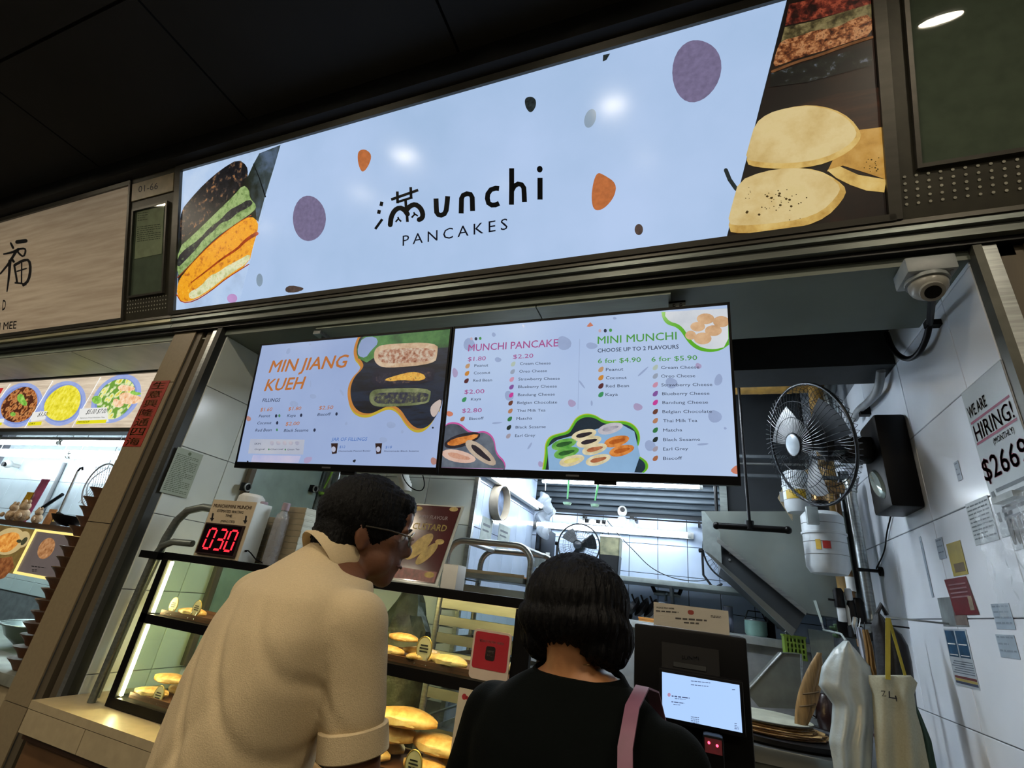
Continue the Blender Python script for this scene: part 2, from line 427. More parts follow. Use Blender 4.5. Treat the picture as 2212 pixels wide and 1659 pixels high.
# partition jutting out at the back left, tiled on both faces
PX, PY0, PY1 = -1.15, 2.42, 3.47
pt = obj('wall_partition', MB().box((XL, PY0+0.006, FL), (PX-0.006, PY1, 2.0)), m_grout, kind='structure', base=(XL, PY0, FL))
tiles(pt, (XL, PY0+0.006, -0.5), (1, 0, 0), (0, 0, 1), rng(0, 1.026, 0.3, 0.11), rng(0, 1.6, 0.25, 0.07), m_tileg)
tiles(pt, (PX-0.006, PY0, -0.5), (0, 1, 0), (0, 0, 1), rng(0, 1.05, 0.2, 0.1), rng(0, 1.6, 0.25, 0.07), m_tiled)
obj('edge_trim', MB().box((PX-0.02, PY0-0.004, -0.6), (PX+0.004, PY0+0.02, 1.5)), m_alu, pt)

# roller shutter above the back tiles, slat by slat
sh = thing('roller_shutter', (-0.6, YB, 0.69), 'closed slate grey roller shutter above the tiled back wall', 'shutter')
for k in range(14):
    z = 0.70+k*0.047
    mb = MB()
    pr = [(0.0, 0), (0.018, 0.006), (0.022, 0.024), (0.016, 0.040), (0.0, 0.045)]
    mb.prism([(-1.3, YB-p[0], z+p[1]) for p in pr], (1.45, 0, 0))
    obj('slat', mb, mat('slate_slat', '59656f', rough=0.45, metal=0.3, var=0.1, scale=3), sh)
obj('side_rail', MB().box((0.15, YB-0.04, 0.66), (0.20, YB-0.001, 1.4)), m_alud, sh)
obj('bottom_rail', MB().box((-1.3, YB-0.03, 0.675), (0.15, YB-0.002, 0.699)), m_grease, sh)

# ================= PILLARS AND LINTEL =================
def pillar(name, label, x0, x1, side):
    p = thing(name, ((x0+x1)/2, 1.42, FL), label, 'pillar')
    obj('core', MB().box((x0+.006, 1.412, FL), (x1-.006, 1.75, 1.05)), m_grout, p)
    for a, b in ((FL, -0.599), (-0.599, 0.078), (0.078, 0.757), (0.757, 1.05)):
        obj('tile', MB().box((x0, 1.405, a+.0015), (x1, 1.411, b-.0015)), m_tan, p)
        s = x1-.005 if side > 0 else x0
        obj('tile', MB().box((s, 1.412, a+.0015), (s+.005, 1.6, b-.0015)), m_tan, p)
    return p
pillar('tiled_pillar', 'tan tiled pillar between the two food stalls, with a red paper strip on it', -2.545, -2.385, -1)
pillar('tiled_pillar', 'tan tiled pillar at the far right edge beside the white tiled wall', 0.86, 1.3, -1)
# stepped metal channel beside the left pillar
p = thing('door_channel', (-2.28, 1.42, FL), 'stepped bronze and steel shutter channel right of the pillar with the red strip', 'channel')
m_ch = mat('channel_bronze', '5e5545', rough=0.5, metal=0.2, var=0.1, scale=3, stretch=(8, 8, 1))
obj('outer_profile', MB().box((-2.385, 1.415, FL), (-2.345, 1.60, 1.05)), m_ch, p)
obj('groove', MB().box((-2.345, 1.45, FL), (-2.315, 1.60, 1.05)), mat('groove_bronze', '3c3426', rough=0.6), p)
obj('inner_profile', MB().box((-2.315, 1.42, FL), (-2.255, 1.60, 1.05)), m_ch, p)
obj('steel_edge', MB().box((-2.255, 1.405, FL), (-2.215, 1.60, 1.05)), m_alu, p)
obj('dark_rail', MB().box((-2.215, 1.395, FL), (-2.182, 1.43, 1.05)), mat('dark_rail_metal', '343632', rough=0.5, metal=0.3), p)
p = thing('door_channel', (0.8, 1.42, FL), 'narrow steel shutter channel at the front edge of the right tiled wall', 'channel')
obj('dark_rail', MB().box((0.742, 1.395, FL), (0.762, 1.43, 1.05)), mat('dull_rail', '55564e', rough=0.5, metal=0.4), p)
obj('steel_edge', MB().box((0.762, 1.40, FL), (0.795, 1.60, 1.05)), m_alu, p)
obj('outer_profile', MB().box((0.795, 1.42, FL), (0.86, 1.60, 1.05)), m_ch, p)

SL = 0.268/0.76; CL = 0.711/0.76
SP = Plane((0, 1.35, 1.151), (1, 0, 0), (0, -SL, CL))
def sbox(mb, u0, u1, v0, v1, h0, h1):
    mb.add([SP.P(u, v, h) for h in (h0, h1) for (u, v) in ((u0, v0), (u1, v0), (u1, v1), (u0, v1))],
           [(0, 1, 2, 3)[::-1], (4, 5, 6, 7), (0, 1, 5, 4), (1, 2, 6, 5), (2, 3, 7, 6), (3, 0, 4, 7)]); return mb
# lintel under the signs: several aluminium profiles
li = thing('lintel', (-0.8, 1.4, 1.05), 'grey aluminium lintel of stepped profiles under the pancake stall sign', 'lintel')
def lint(par, xa, xb, mats):
    obj('top_profile', MB().box((xa, 1.352, 1.112), (xb, 1.60, 1.128)), mats[0], par)
    obj('bright_profile', MB().box((xa, 1.358, 1.092), (xb, 1.60, 1.111)), mats[1], par)
    obj('lower_profile', MB().box((xa, 1.372, 1.062), (xb, 1.60, 1.091)), mats[2], par)
    obj('rail', MB().box((xa, 1.392, 1.045), (xb, 1.42, 1.061)), mats[3], par)
m_lg = mat('lintel_grey', '6f7570', rough=0.4, metal=0.45, scale=5, stretch=(1, 12, 12))
lint(li, -2.545, 1.35, (m_brz, m_alud, m_lg, m_blkm))
li2 = thing('lintel', (-4.5, 1.4, 1.05), 'cream aluminium lintel under the wood patterned sign', 'lintel')
m_cr = mat('cream_aluminium', 'b9b698', rough=0.35, metal=0.3, scale=5, stretch=(1, 12, 12))
lint(li2, -7.0, -2.549, (m_brz, m_cr, m_alud, m_blkm))

# ================= MAIN SIGN =================
def sgn_mat(n, c, **k): return mat(n, c, emit=S_SIGN, var=k.pop('var', 0.03), rough=0.12, **k)
m_sw = mat('sign_white', 'b9d0f4', emit=S_SIGN, rough=0.16, spec=.12, var=0.0, scale=2.0, c2='a8c3e6', detail=6)
s_ = thing('lightbox_sign', (-1.0, 1.35, 1.13), 'large backlit pale blue shop sign with MUNCHI PANCAKES lettering', 'sign')
obj('housing', sbox(MB(), -2.57, 0.575, -0.02, 0.80, -0.16, -0.006), m_brz, s_)
for nm, q in (('frame_bar', (-2.565, 0.57, -0.022, -0.002)), ('frame_bar', (-2.565, 0.57, 0.762, 0.792)), ('frame_bar', (-2.572, -2.530, -0.02, 0.79)), ('frame_bar', (0.553, 0.585, -0.02, 0.79))):
    obj(nm, sbox(MB(), *q, -0.02, 0.012), m_brz, s_)
u1, v1 = SP.uv(607, 309); u2, v2 = SP.uv(517, 648); v2 = 0.0
u3, v3 = SP.uv(1700, 8); u4, v4 = SP.uv(1570, 515); v4 = 0.0
u1 = u1; V1 = 0.76
def quad(mb, pts, h): return mb.add([SP.P(*p, h) for p in pts], [tuple(range(len(pts)))])
def slab(pts, h0, h1):
    n = len(pts); return MB().add([SP.P(*p, h0) for p in pts]+[SP.P(*p, h1) for p in pts], [tuple(range(n))[::-1], tuple(range(n, 2*n))]+[(i, (i+1) % n, (i+1) % n+n, i+n) for i in range(n)])
obj('centre_panel', slab([(u2, 0), (u4, 0), (u3, V1), (u1, V1)], -0.005, 0.0), m_sw, s_)
pl_ = obj('photo_panel', slab([(-2.526, 0), (u2-.003, 0), (u1-.003, V1), (-2.526, V1)], -0.005, 0.0), food('photo_pale_blue', ['9fb4d2', 'b4cdee', 'c4d8f2'], 3, S_SIGN), s_, label='printed photo of stacked filled pancakes')
pr_ = obj('photo_panel', slab([(u4+.003, 0), (0.551, 0), (0.551, V1), (u3+.003, V1)], -0.005, 0.0), food('photo_dark_brown', ['080606', '0f0908', '1c100a', '2c180e'], 4, S_SIGN*0.9), s_, label='printed photo of golden pancakes on dark wood')
E1 = S_SIGN
def art(name, m, parent, fn, lab=None):
    b = MB(); fn(b); n = len(b.marks)
    joined = any(k in name for k in ('lettering', 'print', 'hole', 'characters')) and name not in ('printed_motif', 'printed_line')
    if joined: return obj(name, b, m, parent, label=lab, smooth=False, kind='stuff')
    if n < 2: return obj(name, b, m, parent, label=lab, smooth=False)
    for i, (v0, f0) in enumerate(b.marks):
        v1, f1 = b.marks[i+1] if i+1 < n else (len(b.v), len(b.f))
        c = MB(); c.add(b.v[v0:v1], [tuple(k-v0 for k in f) for f in b.f[f0:f1]]); o = obj(name, c, m, parent, label=lab, smooth=False)
    return o
# left photo
Z = SP.frame(370, 300, 4.148)
art('print_shadow', food('ph_backing', ['0e120c', '181c14', '222a1c'], 8, E1), pl_, lambda b: poly(b, Z, [(95, 655), (300, 425), (460, 290), (600, 205), (680, 270), (700, 470), (755, 620), (770, 790), (700, 1090), (360, 1330), (210, 1430), (75, 1430), (62, 1300), (66, 960)], .0008))
art('print_shadow', food('ph_greenblack', ['10150f', '1c241d', '39464a', '566880'], 5, E1), pl_, lambda b: poly(b, Z, [(790, 130), (980, 55), (930, 230), (840, 520), (780, 745), (700, 640), (640, 470), (690, 330), (740, 220)], .0006))
art('printed_pancake', food('ph_black_roll', ['050609', '08090f', '0c0e16', '14161f', '5a4636', 'b07848'], 34, E1), pl_, lambda b: poly(b, Z, smoothpts([(92, 640), (180, 530), (300, 400), (450, 272), (600, 182), (680, 240), (690, 320), (640, 415), (480, 560), (330, 700), (180, 840), (72, 940), (78, 780)], 1), .0010))
art('printed_pancake', food('ph_green_roll', ['55703a', '7d9a58', '9fb878', '8aa362'], 40, E1), pl_, lambda b: poly(b, Z, smoothpts([(62, 980), (200, 860), (400, 665), (560, 512), (645, 412), (700, 455), (705, 530), (768, 598), (745, 650), (560, 775), (400, 885), (250, 1035), (125, 1185), (55, 1245)], 1), .0014))
art('printed_filling', food('ph_black_fill', ['0a0a12', '12121c', '26262f', '6c7c50'], 50, E1), pl_, lambda b: poly(b, Z, smoothpts([(60, 1060), (130, 985), (250, 905), (350, 790), (440, 730), (520, 640), (600, 600), (700, 540), (740, 575), (690, 620), (600, 660), (520, 735), (450, 750), (380, 830), (290, 900), (230, 985), (120, 1100), (58, 1160)], 1), .0018))
art('printed_pancake', food('ph_orange_roll', ['b06012', 'e08a14', 'f4ac1c', 'ee9c18', 'ffc83a'], 36, E1), pl_, lambda b: poly(b, Z, smoothpts([(62, 1290), (110, 1210), (250, 1050), (420, 882), (600, 752), (720, 690), (782, 745), (778, 830), (740, 950), (700, 1120), (500, 1245), (350, 1365), (200, 1452), (100, 1465), (52, 1400)], 1), .0022))
art('printed_crumb', food('ph_cream_crumb', ['b3b273', 'd2d6a0', 'e6e8c4', 'e0a830'], 30, E1), pl_, lambda b: poly(b, Z, smoothpts([(160, 1375), (260, 1330), (350, 1225), (420, 1200), (500, 1140), (600, 1090), (715, 1025), (700, 1105), (500, 1232), (350, 1350), (220, 1432), (165, 1432)], 1), .0026))
art('printed_line', sgn_mat('ph_red_line', 'b4481c', scale=40, var=0.3), pl_, lambda b: (stroke(b, Z, [(180, 1292), (330, 1178), (450, 1082), (600, 985), (650, 930), (700, 890), (770, 850)], [8, 34], .0030, sm=1), stroke(b, Z, [(52, 1395), (100, 1472), (210, 1458), (350, 1372), (500, 1250), (700, 1125)], 9, .0030, sm=1), stroke(b, Z, [(60, 1245), (180, 1125), (330, 970), (470, 850), (600, 752), (720, 688)], 7, .0030, sm=1)))
art('printed_line', sgn_mat('ph_dark_line', '14181a'), pl_, lambda b: stroke(b, Z, [(738, 225), (790, 350), (845, 520)], [6, 12], .0012))
# right photo
Z = SP.frame(1550, 0, 2.962)
art('printed_table', food('ph_wood', ['180c07', '2a160c', '3c2213'], 6, E1*.9, stretch=(1, 8, 8)), pr_, lambda b: poly(b, Z, [(300, 740), (560, 660), (760, 600), (1035, 560), (1045, 815), (915, 900), (600, 900), (240, 820)], .0006))
art('printed_filling', food('ph_redbrown', ['0a0404', '240a08', '5c2016', '9c4830', '1c0806'], 34, E1*.9), pr_, lambda b: poly(b, Z, [(458, 28), (560, 5), (700, -40), (980, -110), (982, 30), (820, 75), (640, 120), (432, 165)], .0008))
art('printed_pancake', food('ph_cream_green', ['1c180c', '4c4226', '7c7048', '8f825a'], 34, E1*.85), pr_, lambda b: poly(b, Z, [(430, 175), (600, 140), (800, 80), (982, 25), (985, 120), (860, 170), (700, 200), (540, 250), (402, 285)], .0012))
art('printed_filling', food('ph_nuts', ['1c0a06', '5a2c16', '93572f', 'c89060', '5a2c16'], 60, E1*.85), pr_, lambda b: poly(b, Z, smoothpts([(405, 262), (520, 235), (620, 195), (760, 180), (870, 120), (985, 90), (988, 225), (860, 265), (700, 320), (560, 360), (420, 410), (352, 432), (375, 330)], 1), .0016))
art('printed_line', sgn_mat('ph_tan_line', '7a5030', var=0.3, scale=30), pr_, lambda b: stroke(b, Z, [(350, 460), (500, 400), (640, 360), (800, 300), (988, 240)], 16, .0020, sm=1))
art('printed_filling', food('ph_seaweed', ['030406', '05070a', '0a0d0c', '1c2018', '6a7280'], 30, E1*.8), pr_, lambda b: poly(b, Z, [(345, 470), (640, 385), (990, 290), (985, 420), (760, 480), (560, 530), (330, 560)], .0016))
m_pk = food('ph_pancake', ['cdb070', 'd8be82', 'e0ca92', 'dcc68a'], 9, E1*.9)
m_pkr = food('ph_pancake_rim', ['b58a3c', 'd8b464', 'e4c880'], 12, E1*.9)
m_pkd = food('ph_pancake_deep', ['9a6c28', 'c09040', 'cfa458'], 10, E1*.9)
P3 = [(880, 835), (1050, 815), (1062, 900), (1075, 1050), (1078, 1150), (960, 1110), (800, 1060), (700, 1100), (760, 980)]
art('printed_pancake', m_pkd, pr_, lambda b: poly(b, Z, P3, .0010))
art('printed_pancake', m_pkr, pr_, lambda b: poly(b, Z, [(700, 1090), (780, 1065), (900, 1120), (1078, 1150), (1066, 1232), (950, 1220), (850, 1185), (760, 1140)], .0014))
P1 = smoothpts([(245, 800), (330, 728), (450, 690), (600, 672), (740, 698), (850, 758), (918, 850), (908, 905), (840, 975), (700, 1045), (560, 1075), (400, 1084), (250, 1072), (180, 1050), (205, 950)], 1)
art('printed_pancake', m_pkr, pr_, lambda b: poly(b, Z, P1, .0020))
art('printed_pancake', m_pk, pr_, lambda b: poly(b, Z, [((x-520)*.965+505, (y-880)*.90+865) for x, y in P1 if True], .0024))
P2 = smoothpts([(140, 1172), (300, 1102), (480, 1075), (640, 1088), (760, 1150), (828, 1215), (795, 1290), (700, 1390), (560, 1450), (350, 1482), (150, 1497), (62, 1482), (98, 1330)], 1)
art('printed_pancake', m_pkr, pr_, lambda b: poly(b, Z, P2, .0028))
art('printed_pancake', m_pk, pr_, lambda b: poly(b, Z, [((x-450)*.95+430, (y-1290)*.88+1265) for x, y in P2], .0032))
def holes(b):
    r = random.Random(5)
    for _ in range(46):
        x = r.gauss(340, 110); y = r.gauss(1290, 50)
        if 150 < x < 600: q = r.choice([3, 4, 5, 9]); blob(b, Z, (x, y), (q, q*.8), .0036, n=8)
    for _ in range(16):
        q = r.choice([3, 4, 6]); blob(b, Z, (r.uniform(930, 1050), r.uniform(980, 1100)), (q, q*.8), .0018, n=8)
art('printed_holes', sgn_mat('ph_hole', '4a3a1c'), pr_, holes)
# drifting motifs on the centre panel (photo pixels)
Z = SP.frame(0, 0, 1)
art('printed_motif', mat('mo_purple', '7a7192', emit=E1, var=0.1, scale=60, rough=.12), s_, lambda b: (blob(b, Z, (668, 472), (35, 50), .0008, wob=.03, n=28, ang=.05), blob(b, Z, (1504, 153), (50, 71), .0008, ang=.22, wob=.05, n=28, seed=4)), 'mauve printed spots')
art('printed_motif', mat('mo_orange', 'c0703f', emit=E1, var=0.12, scale=60, rough=.12), s_, lambda b: (poly(b, Z, smoothpts([(775, 325), (790, 322), (804, 335), (797, 358), (784, 374), (776, 362), (772, 340)], 2), .0008), poly(b, Z, smoothpts([(1290, 372), (1305, 378), (1332, 396), (1328, 425), (1305, 452), (1283, 456), (1277, 430), (1281, 395)], 2), .0008)), 'orange printed spots')
art('printed_motif', mat('mo_seed', '2a3334', emit=E1, var=0.3, scale=90, rough=.12), s_, lambda b: (poly(b, Z, smoothpts([(1133, 213), (1146, 208), (1158, 214), (1158, 232), (1146, 246), (1135, 232)], 2), .0008), poly(b, Z, [(1303, 119), (1318, 116), (1310, 130), (1302, 133)], .0008), stroke(b, Z, [(1568, 368), (1576, 388), (1590, 408)], 9, .0008)), 'dark printed seeds')
art('printed_motif', mat('mo_brown', '54453f', emit=E1, var=0.2, scale=60, rough=.12), s_, lambda b: (blob(b, Z, (1380, 496), (9, 12), .0008), poly(b, Z, smoothpts([(616, 622), (628, 616), (655, 621), (656, 626), (640, 632), (618, 632)], 1), .0008)), 'brown printed seeds')
art('printed_motif', mat('mo_grey', '8ba0b4', emit=E1, var=0.05, rough=.12), s_, lambda b: (blob(b, Z, (1275, 256), (12, 21), .0008, ang=.3), blob(b, Z, (561, 605), (7, 14), .0008)), 'grey printed spots')
art('printed_motif', mat('mo_pink', 'c49ad0', emit=E1, var=0.05, rough=.12), s_, lambda b: blob(b, Z, (503, 645), (11, 10), .0036), 'pink printed spot')
# logo
Z = SP.frame(780, 240, 5.027)
def logo(b):
    W = 54
    stroke(b, Z, [(815, 950), (818, 1040), (822, 1100), (840, 1125), (870, 1132), (905, 1118), (925, 1080), (935, 1000), (942, 925)], W, .001, round_=False)
    stroke(b, Z, [(1088, 1112), (1090, 1030), (1092, 950), (1110, 915), (1150, 898), (1190, 905), (1208, 940), (1210, 1010), (1212, 1086)], W, .001, round_=False)
    stroke(b, Z, [(1500, 842), (1462, 838), (1410, 855), (1378, 900), (1372, 950), (1385, 1000), (1420, 1022), (1460, 1020), (1500, 1002)], W, .001, round_=False)
    stroke(b, Z, [(1636, 622), (1636, 820), (1634, 1018)], W, .001, round_=False)
    stroke(b, Z, [(1640, 860), (1665, 815), (1705, 792), (1745, 800), (1768, 835), (1772, 900), (1775, 988)], W, .001, round_=False)
    stroke(b, Z, [(1944, 726), (1944, 850), (1944, 962)], W+2, .001, round_=False)
    blob(b, Z, (1941, 632), (31, 36), .001)
    # the character on the left
    stroke(b, Z, [(205, 1004), (240, 1012)], 48, .001, round_=False); stroke(b, Z, [(178, 1092), (214, 1100)], 42, .001, round_=False)
    stroke(b, Z, [(232, 1174), (155, 1282)], 28, .001, round_=False)
    stroke(b, Z, [(328, 962), (622, 858)], 30, .001, round_=False); stroke(b, Z, [(395, 874), (398, 1003)], 30, .001, round_=False)
    stroke(b, Z, [(540, 826), (545, 950)], 30, .001, round_=False); stroke(b, Z, [(392, 990), (560, 938)], 26, .001, round_=False)
    stroke(b, Z, [(484, 960), (490, 1050), (500, 1130), (505, 1205)], 30, .001, round_=False)
    stroke(b, Z, [(318, 1235), (328, 1150), (365, 1078), (420, 1048), (470, 1070), (505, 1120)], 54, .001, sm=1)
    stroke(b, Z, [(490, 1080), (535, 1030), (590, 1012), (645, 1050), (672, 1110), (668, 1160), (632, 1180)], 54, .001, sm=1)
    stroke(b, Z, [(376, 1205), (405, 1172), (438, 1200)], 20, .001, round_=False); stroke(b, Z, [(400, 1150), (412, 1180)], 18, .001, round_=False)
    stroke(b, Z, [(550, 1158), (585, 1120), (618, 1140)], 20, .001, round_=False); stroke(b, Z, [(572, 1100), (590, 1128)], 18, .001, round_=False)
art('logo_stroke', mat('sign_black', '101418', rough=0.3, spec=.06, var=0.0), s_, logo)
art('lettering', mat('sign_navy', '1c2440', rough=0.3, spec=.06, var=0.0), s_, lambda b: text(b, Z, 'PANCAKES', (452, 1465), (1592, 1285), 118, .001, spacing=1.45, bold=-0.012))

# ================= NEIGHBOUR SIGN + SIDE UNITS =================
n_ = thing('shop_sign', (-4.6, 1.35, 1.13), 'wood patterned shop sign with brush lettering left of the pancake sign', 'sign')
m_wood = mat('pale_wood_print', 'b8a890', rough=0.10, var=0.0, scale=3.0, c2='a3917a', stretch=(1, 14, 14), glow=.22, detail=6)  # slight glow added to brighten the panel beyond the hall light
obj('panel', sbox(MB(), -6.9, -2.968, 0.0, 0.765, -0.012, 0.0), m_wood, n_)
obj('housing', sbox(MB(), -6.95, -2.955, -0.02, 0.80, -0.16, -0.013), m_brz, n_)
obj('frame_bar', sbox(MB(), -6.95, -2.955, -0.022, -0.002, -0.012, 0.01), m_brz, n_)
obj('frame_bar', sbox(MB(), -6.95, -2.955, 0.767, 0.792, -0.012, 0.01), m_brz, n_)
obj('frame_bar', sbox(MB(), -2.967, -2.95, -0.02, 0.79, -0.012, 0.008), m_brz, n_)
def nb(b):
    Z = SP.frame(0, 350, 4.022)
    for pts, w in (([(95, 705), (115, 745)], [16, 22]), ([(150, 695), (225, 685)], 34), ([(35, 800), (110, 785), (160, 760)], [14, 26]), ([(150, 770), (170, 800), (205, 825), (225, 780), (218, 750), (160, 758)], 17),
                   ([(145, 770), (80, 880), (5, 970)], [26, 14]), ([(88, 860), (80, 990), (62, 1125)], [30, 10]), ([(100, 840), (120, 865)], 22),
                   ([(125, 900), (140, 980), (150, 1050)], 18), ([(130, 895), (200, 855), (255, 850), (268, 930), (250, 1030), (205, 1070)], 24), ([(150, 950), (230, 925)], 12), ([(190, 880), (188, 1050)], 13), ([(135, 1050), (190, 1055), (225, 1065)], 16)):
        stroke(b, Z, pts, w, .0008, sm=1)
    text(b, Z, 'D', (20, 1288), (48, 1284), 92, .0008, bold=.02)
    text(b, Z, 'N MEE', (-40, 1462), (142, 1446), 66, .0008, bold=.01)
art('lettering', m_ink, n_, nb)
def side_unit(label, ua, ub, win, dots, paper=None, num=None):
    t = thing('notice_panel', SP.P((ua+ub)/2, 0, 0), label, 'panel')
    obj('backing', sbox(MB(), ua, ub, -0.02, 0.80, -0.16, -0.002), mat('unit_bronze', '3c3a2e', rough=0.45, metal=0.3), t)
    a, b_, c, d = win
    g = obj('window_frame', MB(), m_brz, t) if False else None
    mb = MB()
    for q in ((a-.012, b_+.012, c-.012, c), (a-.012, b_+.012, d, d+.012), (a-.012, a, c, d), (b_, b_+.012, c, d)): sbox(mb, *q, -.001, .012)
    fr = obj('window_frame', mb, m_brz, t)
    obj('backboard', sbox(MB(), a, b_, c, d, -.0015, 0.0), mat('backboard_grey', '66675c', rough=0.6), fr)
    obj('pane', sbox(MB(), a, b_, c, d, .007, .010), m_glass, fr)
    mb = MB()
    u0, un, du, v0, vn, dv = dots
    for i in range(un):
        for j in range(vn):
            U = u0+i*du; V = v0+j*dv
            if U > ub-.01: continue
            mb.add([SP.P(U+.0042*cos(2*pi*k/8), V+.0042*sin(2*pi*k/8), .0004) for k in range(8)], [tuple(range(8))])
    obj('perforations', mb, mat('perforation_light', 'b8b8a8', rough=0.4), t, kind='stuff', smooth=False)  # pale discs painted to look like lit holes
    return t, fr
t, fr = side_unit('dark panel numbered 01-66 with a framed notice between the two signs', -2.948, -2.577, (-2.905, -2.635, 0.115, 0.60), (-2.925, 15, .0225, .025, 4, .0215))
obj('number_plate', sbox(MB(), -2.935, -2.59, 0.665, 0.765, -.001, .006), mat('plate_tan', 'b8aa88', rough=0.4), t)
Z = SP.frame(0, 350, 4.022)
art('lettering', m_ink, t, lambda b: text(b, Z, '01-66', (1212, 270), (1382, 238), 58, .0066, bold=.0))
nt_ = obj('notice', sbox(MB(), -2.885, -2.66, 0.325, 0.595, .001, .002), mat('notice_paper', 'b8b29c', rough=0.6), fr)
def pr(b):
    r = random.Random(2)
    lines(b, Z, 1210, 385, 1300, 405, 1, 9, .0026, r, -8)
    lines(b, Z, 1200, 440, 1290, 520, 4, 5, .0026, r, -12)
    lines(b, Z, 1195, 560, 1400, 700, 8, 6, .0026, r, -28)
art('print', mat('grey_ink', '4a483c', rough=.6), fr, pr)
side_unit('dark perforated panel with blank glass right of the pancake sign', 0.59, 1.35, (0.64, 1.0, 0.135, 0.78), (0.60, 28, .028, .025, 5, .0208))
# fascia joining the sign tops to the ceiling
obj('trim_3', MB().box((-7, 1.02, 1.90), (1.4, 1.16, CZ+.02)), mat('fascia_dark', '161616', rough=0.7), kind='structure')
obj('trim_4', MB().box((-7, 1.53, 1.13), (1.4, 1.62, 2.12)), m_dkgap, kind='structure')
# ================= LAMPS =================
def tube_light(name, label, p0, p1, par_off=(0, 0, .03), r=.014, strength=None, mtl='tube_glow', body=True, group=None, hang=None):
    p0 = Vector(p0); p1 = Vector(p1); d = (p1-p0).normalized(); o = Vector(par_off)
    t = thing(name, (p0+p1)/2, label, 'light', group)
    obj('tube', MB().cyl(p0+d*.02, p1-d*.02, r, n=12), lamp(mtl, 'e8f4ff', strength or L_TUBE), t)
    for a, s in ((p0, 1), (p1, -1)): obj('end_cap', MB().cyl(a, a+d*.022*s, r+.003, n=12), m_wht, t)
    if body:
        w_ = .022; up = o.normalized(); sd = d.cross(up)
        mb = MB(); q = [p0-d*.02+o*.6+sd*w_, p0-d*.02+o*.6-sd*w_, p0-d*.02+o*1.4-sd*w_, p0-d*.02+o*1.4+sd*w_]
        mb.prism(q, (p1-p0)+d*.04); obj('batten', mb, m_wht, t)
    if hang:
        for q in (p0+d*.1, p1-d*.1): obj('hanger_wire', MB().cyl(q+o*1.4, (q.x+o.x, q.y+o.y, hang), .0025, n=6), m_alu, t)
    return t
ta = at(1060, 1035, X=-1.075); tb = at(1170, 1094, X=-1.075); tz = tb.z
tube_light('tube_light', 'bright tube light running back along the tiled partition behind the screens', (-1.075, tb.y-1.2, tz), (-1.075, tb.y, tz), (-.045, 0, 0))
b0 = at(1492, 1156, Y=3.84)
tube_light('tube_light', 'bright tube light fixed across the tiled back wall behind the fan', (b0.x-1.2, 3.84, b0.z), (b0.x, 3.84, b0.z), (0, .035, 0), r=.019)
c0 = at(1172, 1040, Y=3.4); c1_ = at(1518, 1047, Y=3.4); zc = (c0.z+c1_.z)/2
tube_light('tube_light', 'tube light hanging just under the lower edge of the right screen', (c0.x, 3.4, zc), (c1_.x, 3.4, zc), (0, 0, .03), r=.02, hang=1.999)
tube_light('tube_light', 'tube light hidden behind the two menu screens above the counter', (-.98, 2.3, 1.04), (.14, 2.3, 1.04), (0, 0, .03), r=.016, hang=1.999, strength=L_FRONT, mtl='tube_glow_front')
for k, (x, y) in enumerate(((-0.41, -0.29), (-1.95, -0.29), (1.21, -0.24), (-4.23, 0.0), (-3.1, -1.3), (-.4, -2.6), (-2.0, -2.6), (1.2, -2.6), (-3.6, -2.6), (-5.2, -2.0), (2.8, -2.0))):  # second row is unseen, added as frontal fill light
    t = thing('downlight', (x, y, CZ-.01), 'round warm downlight in the dark ceiling, %s' % ['nearest the pancake stall', 'second from the left sign', 'at the right end', 'farthest left', 'between the two stalls', 'added fill row, middle', 'added fill row, left of middle', 'added fill row, right of middle', 'added fill row, left', 'added fill row, far left', 'added fill row, far right'][k], 'light', 'downlights in the hall ceiling')
    obj('trim_ring', MB().lathe((x, y, CZ-.012), [(.085, 0), (.095, 0), (.095, .012), (.085, .012)], n=24, ring=True), m_wht, t)
    obj('diffuser', MB().cyl((x, y, CZ-.006), (x, y, CZ-.001), .084, n=24), lamp('downlight_glow', 'ffeed2', L_HALL), t)
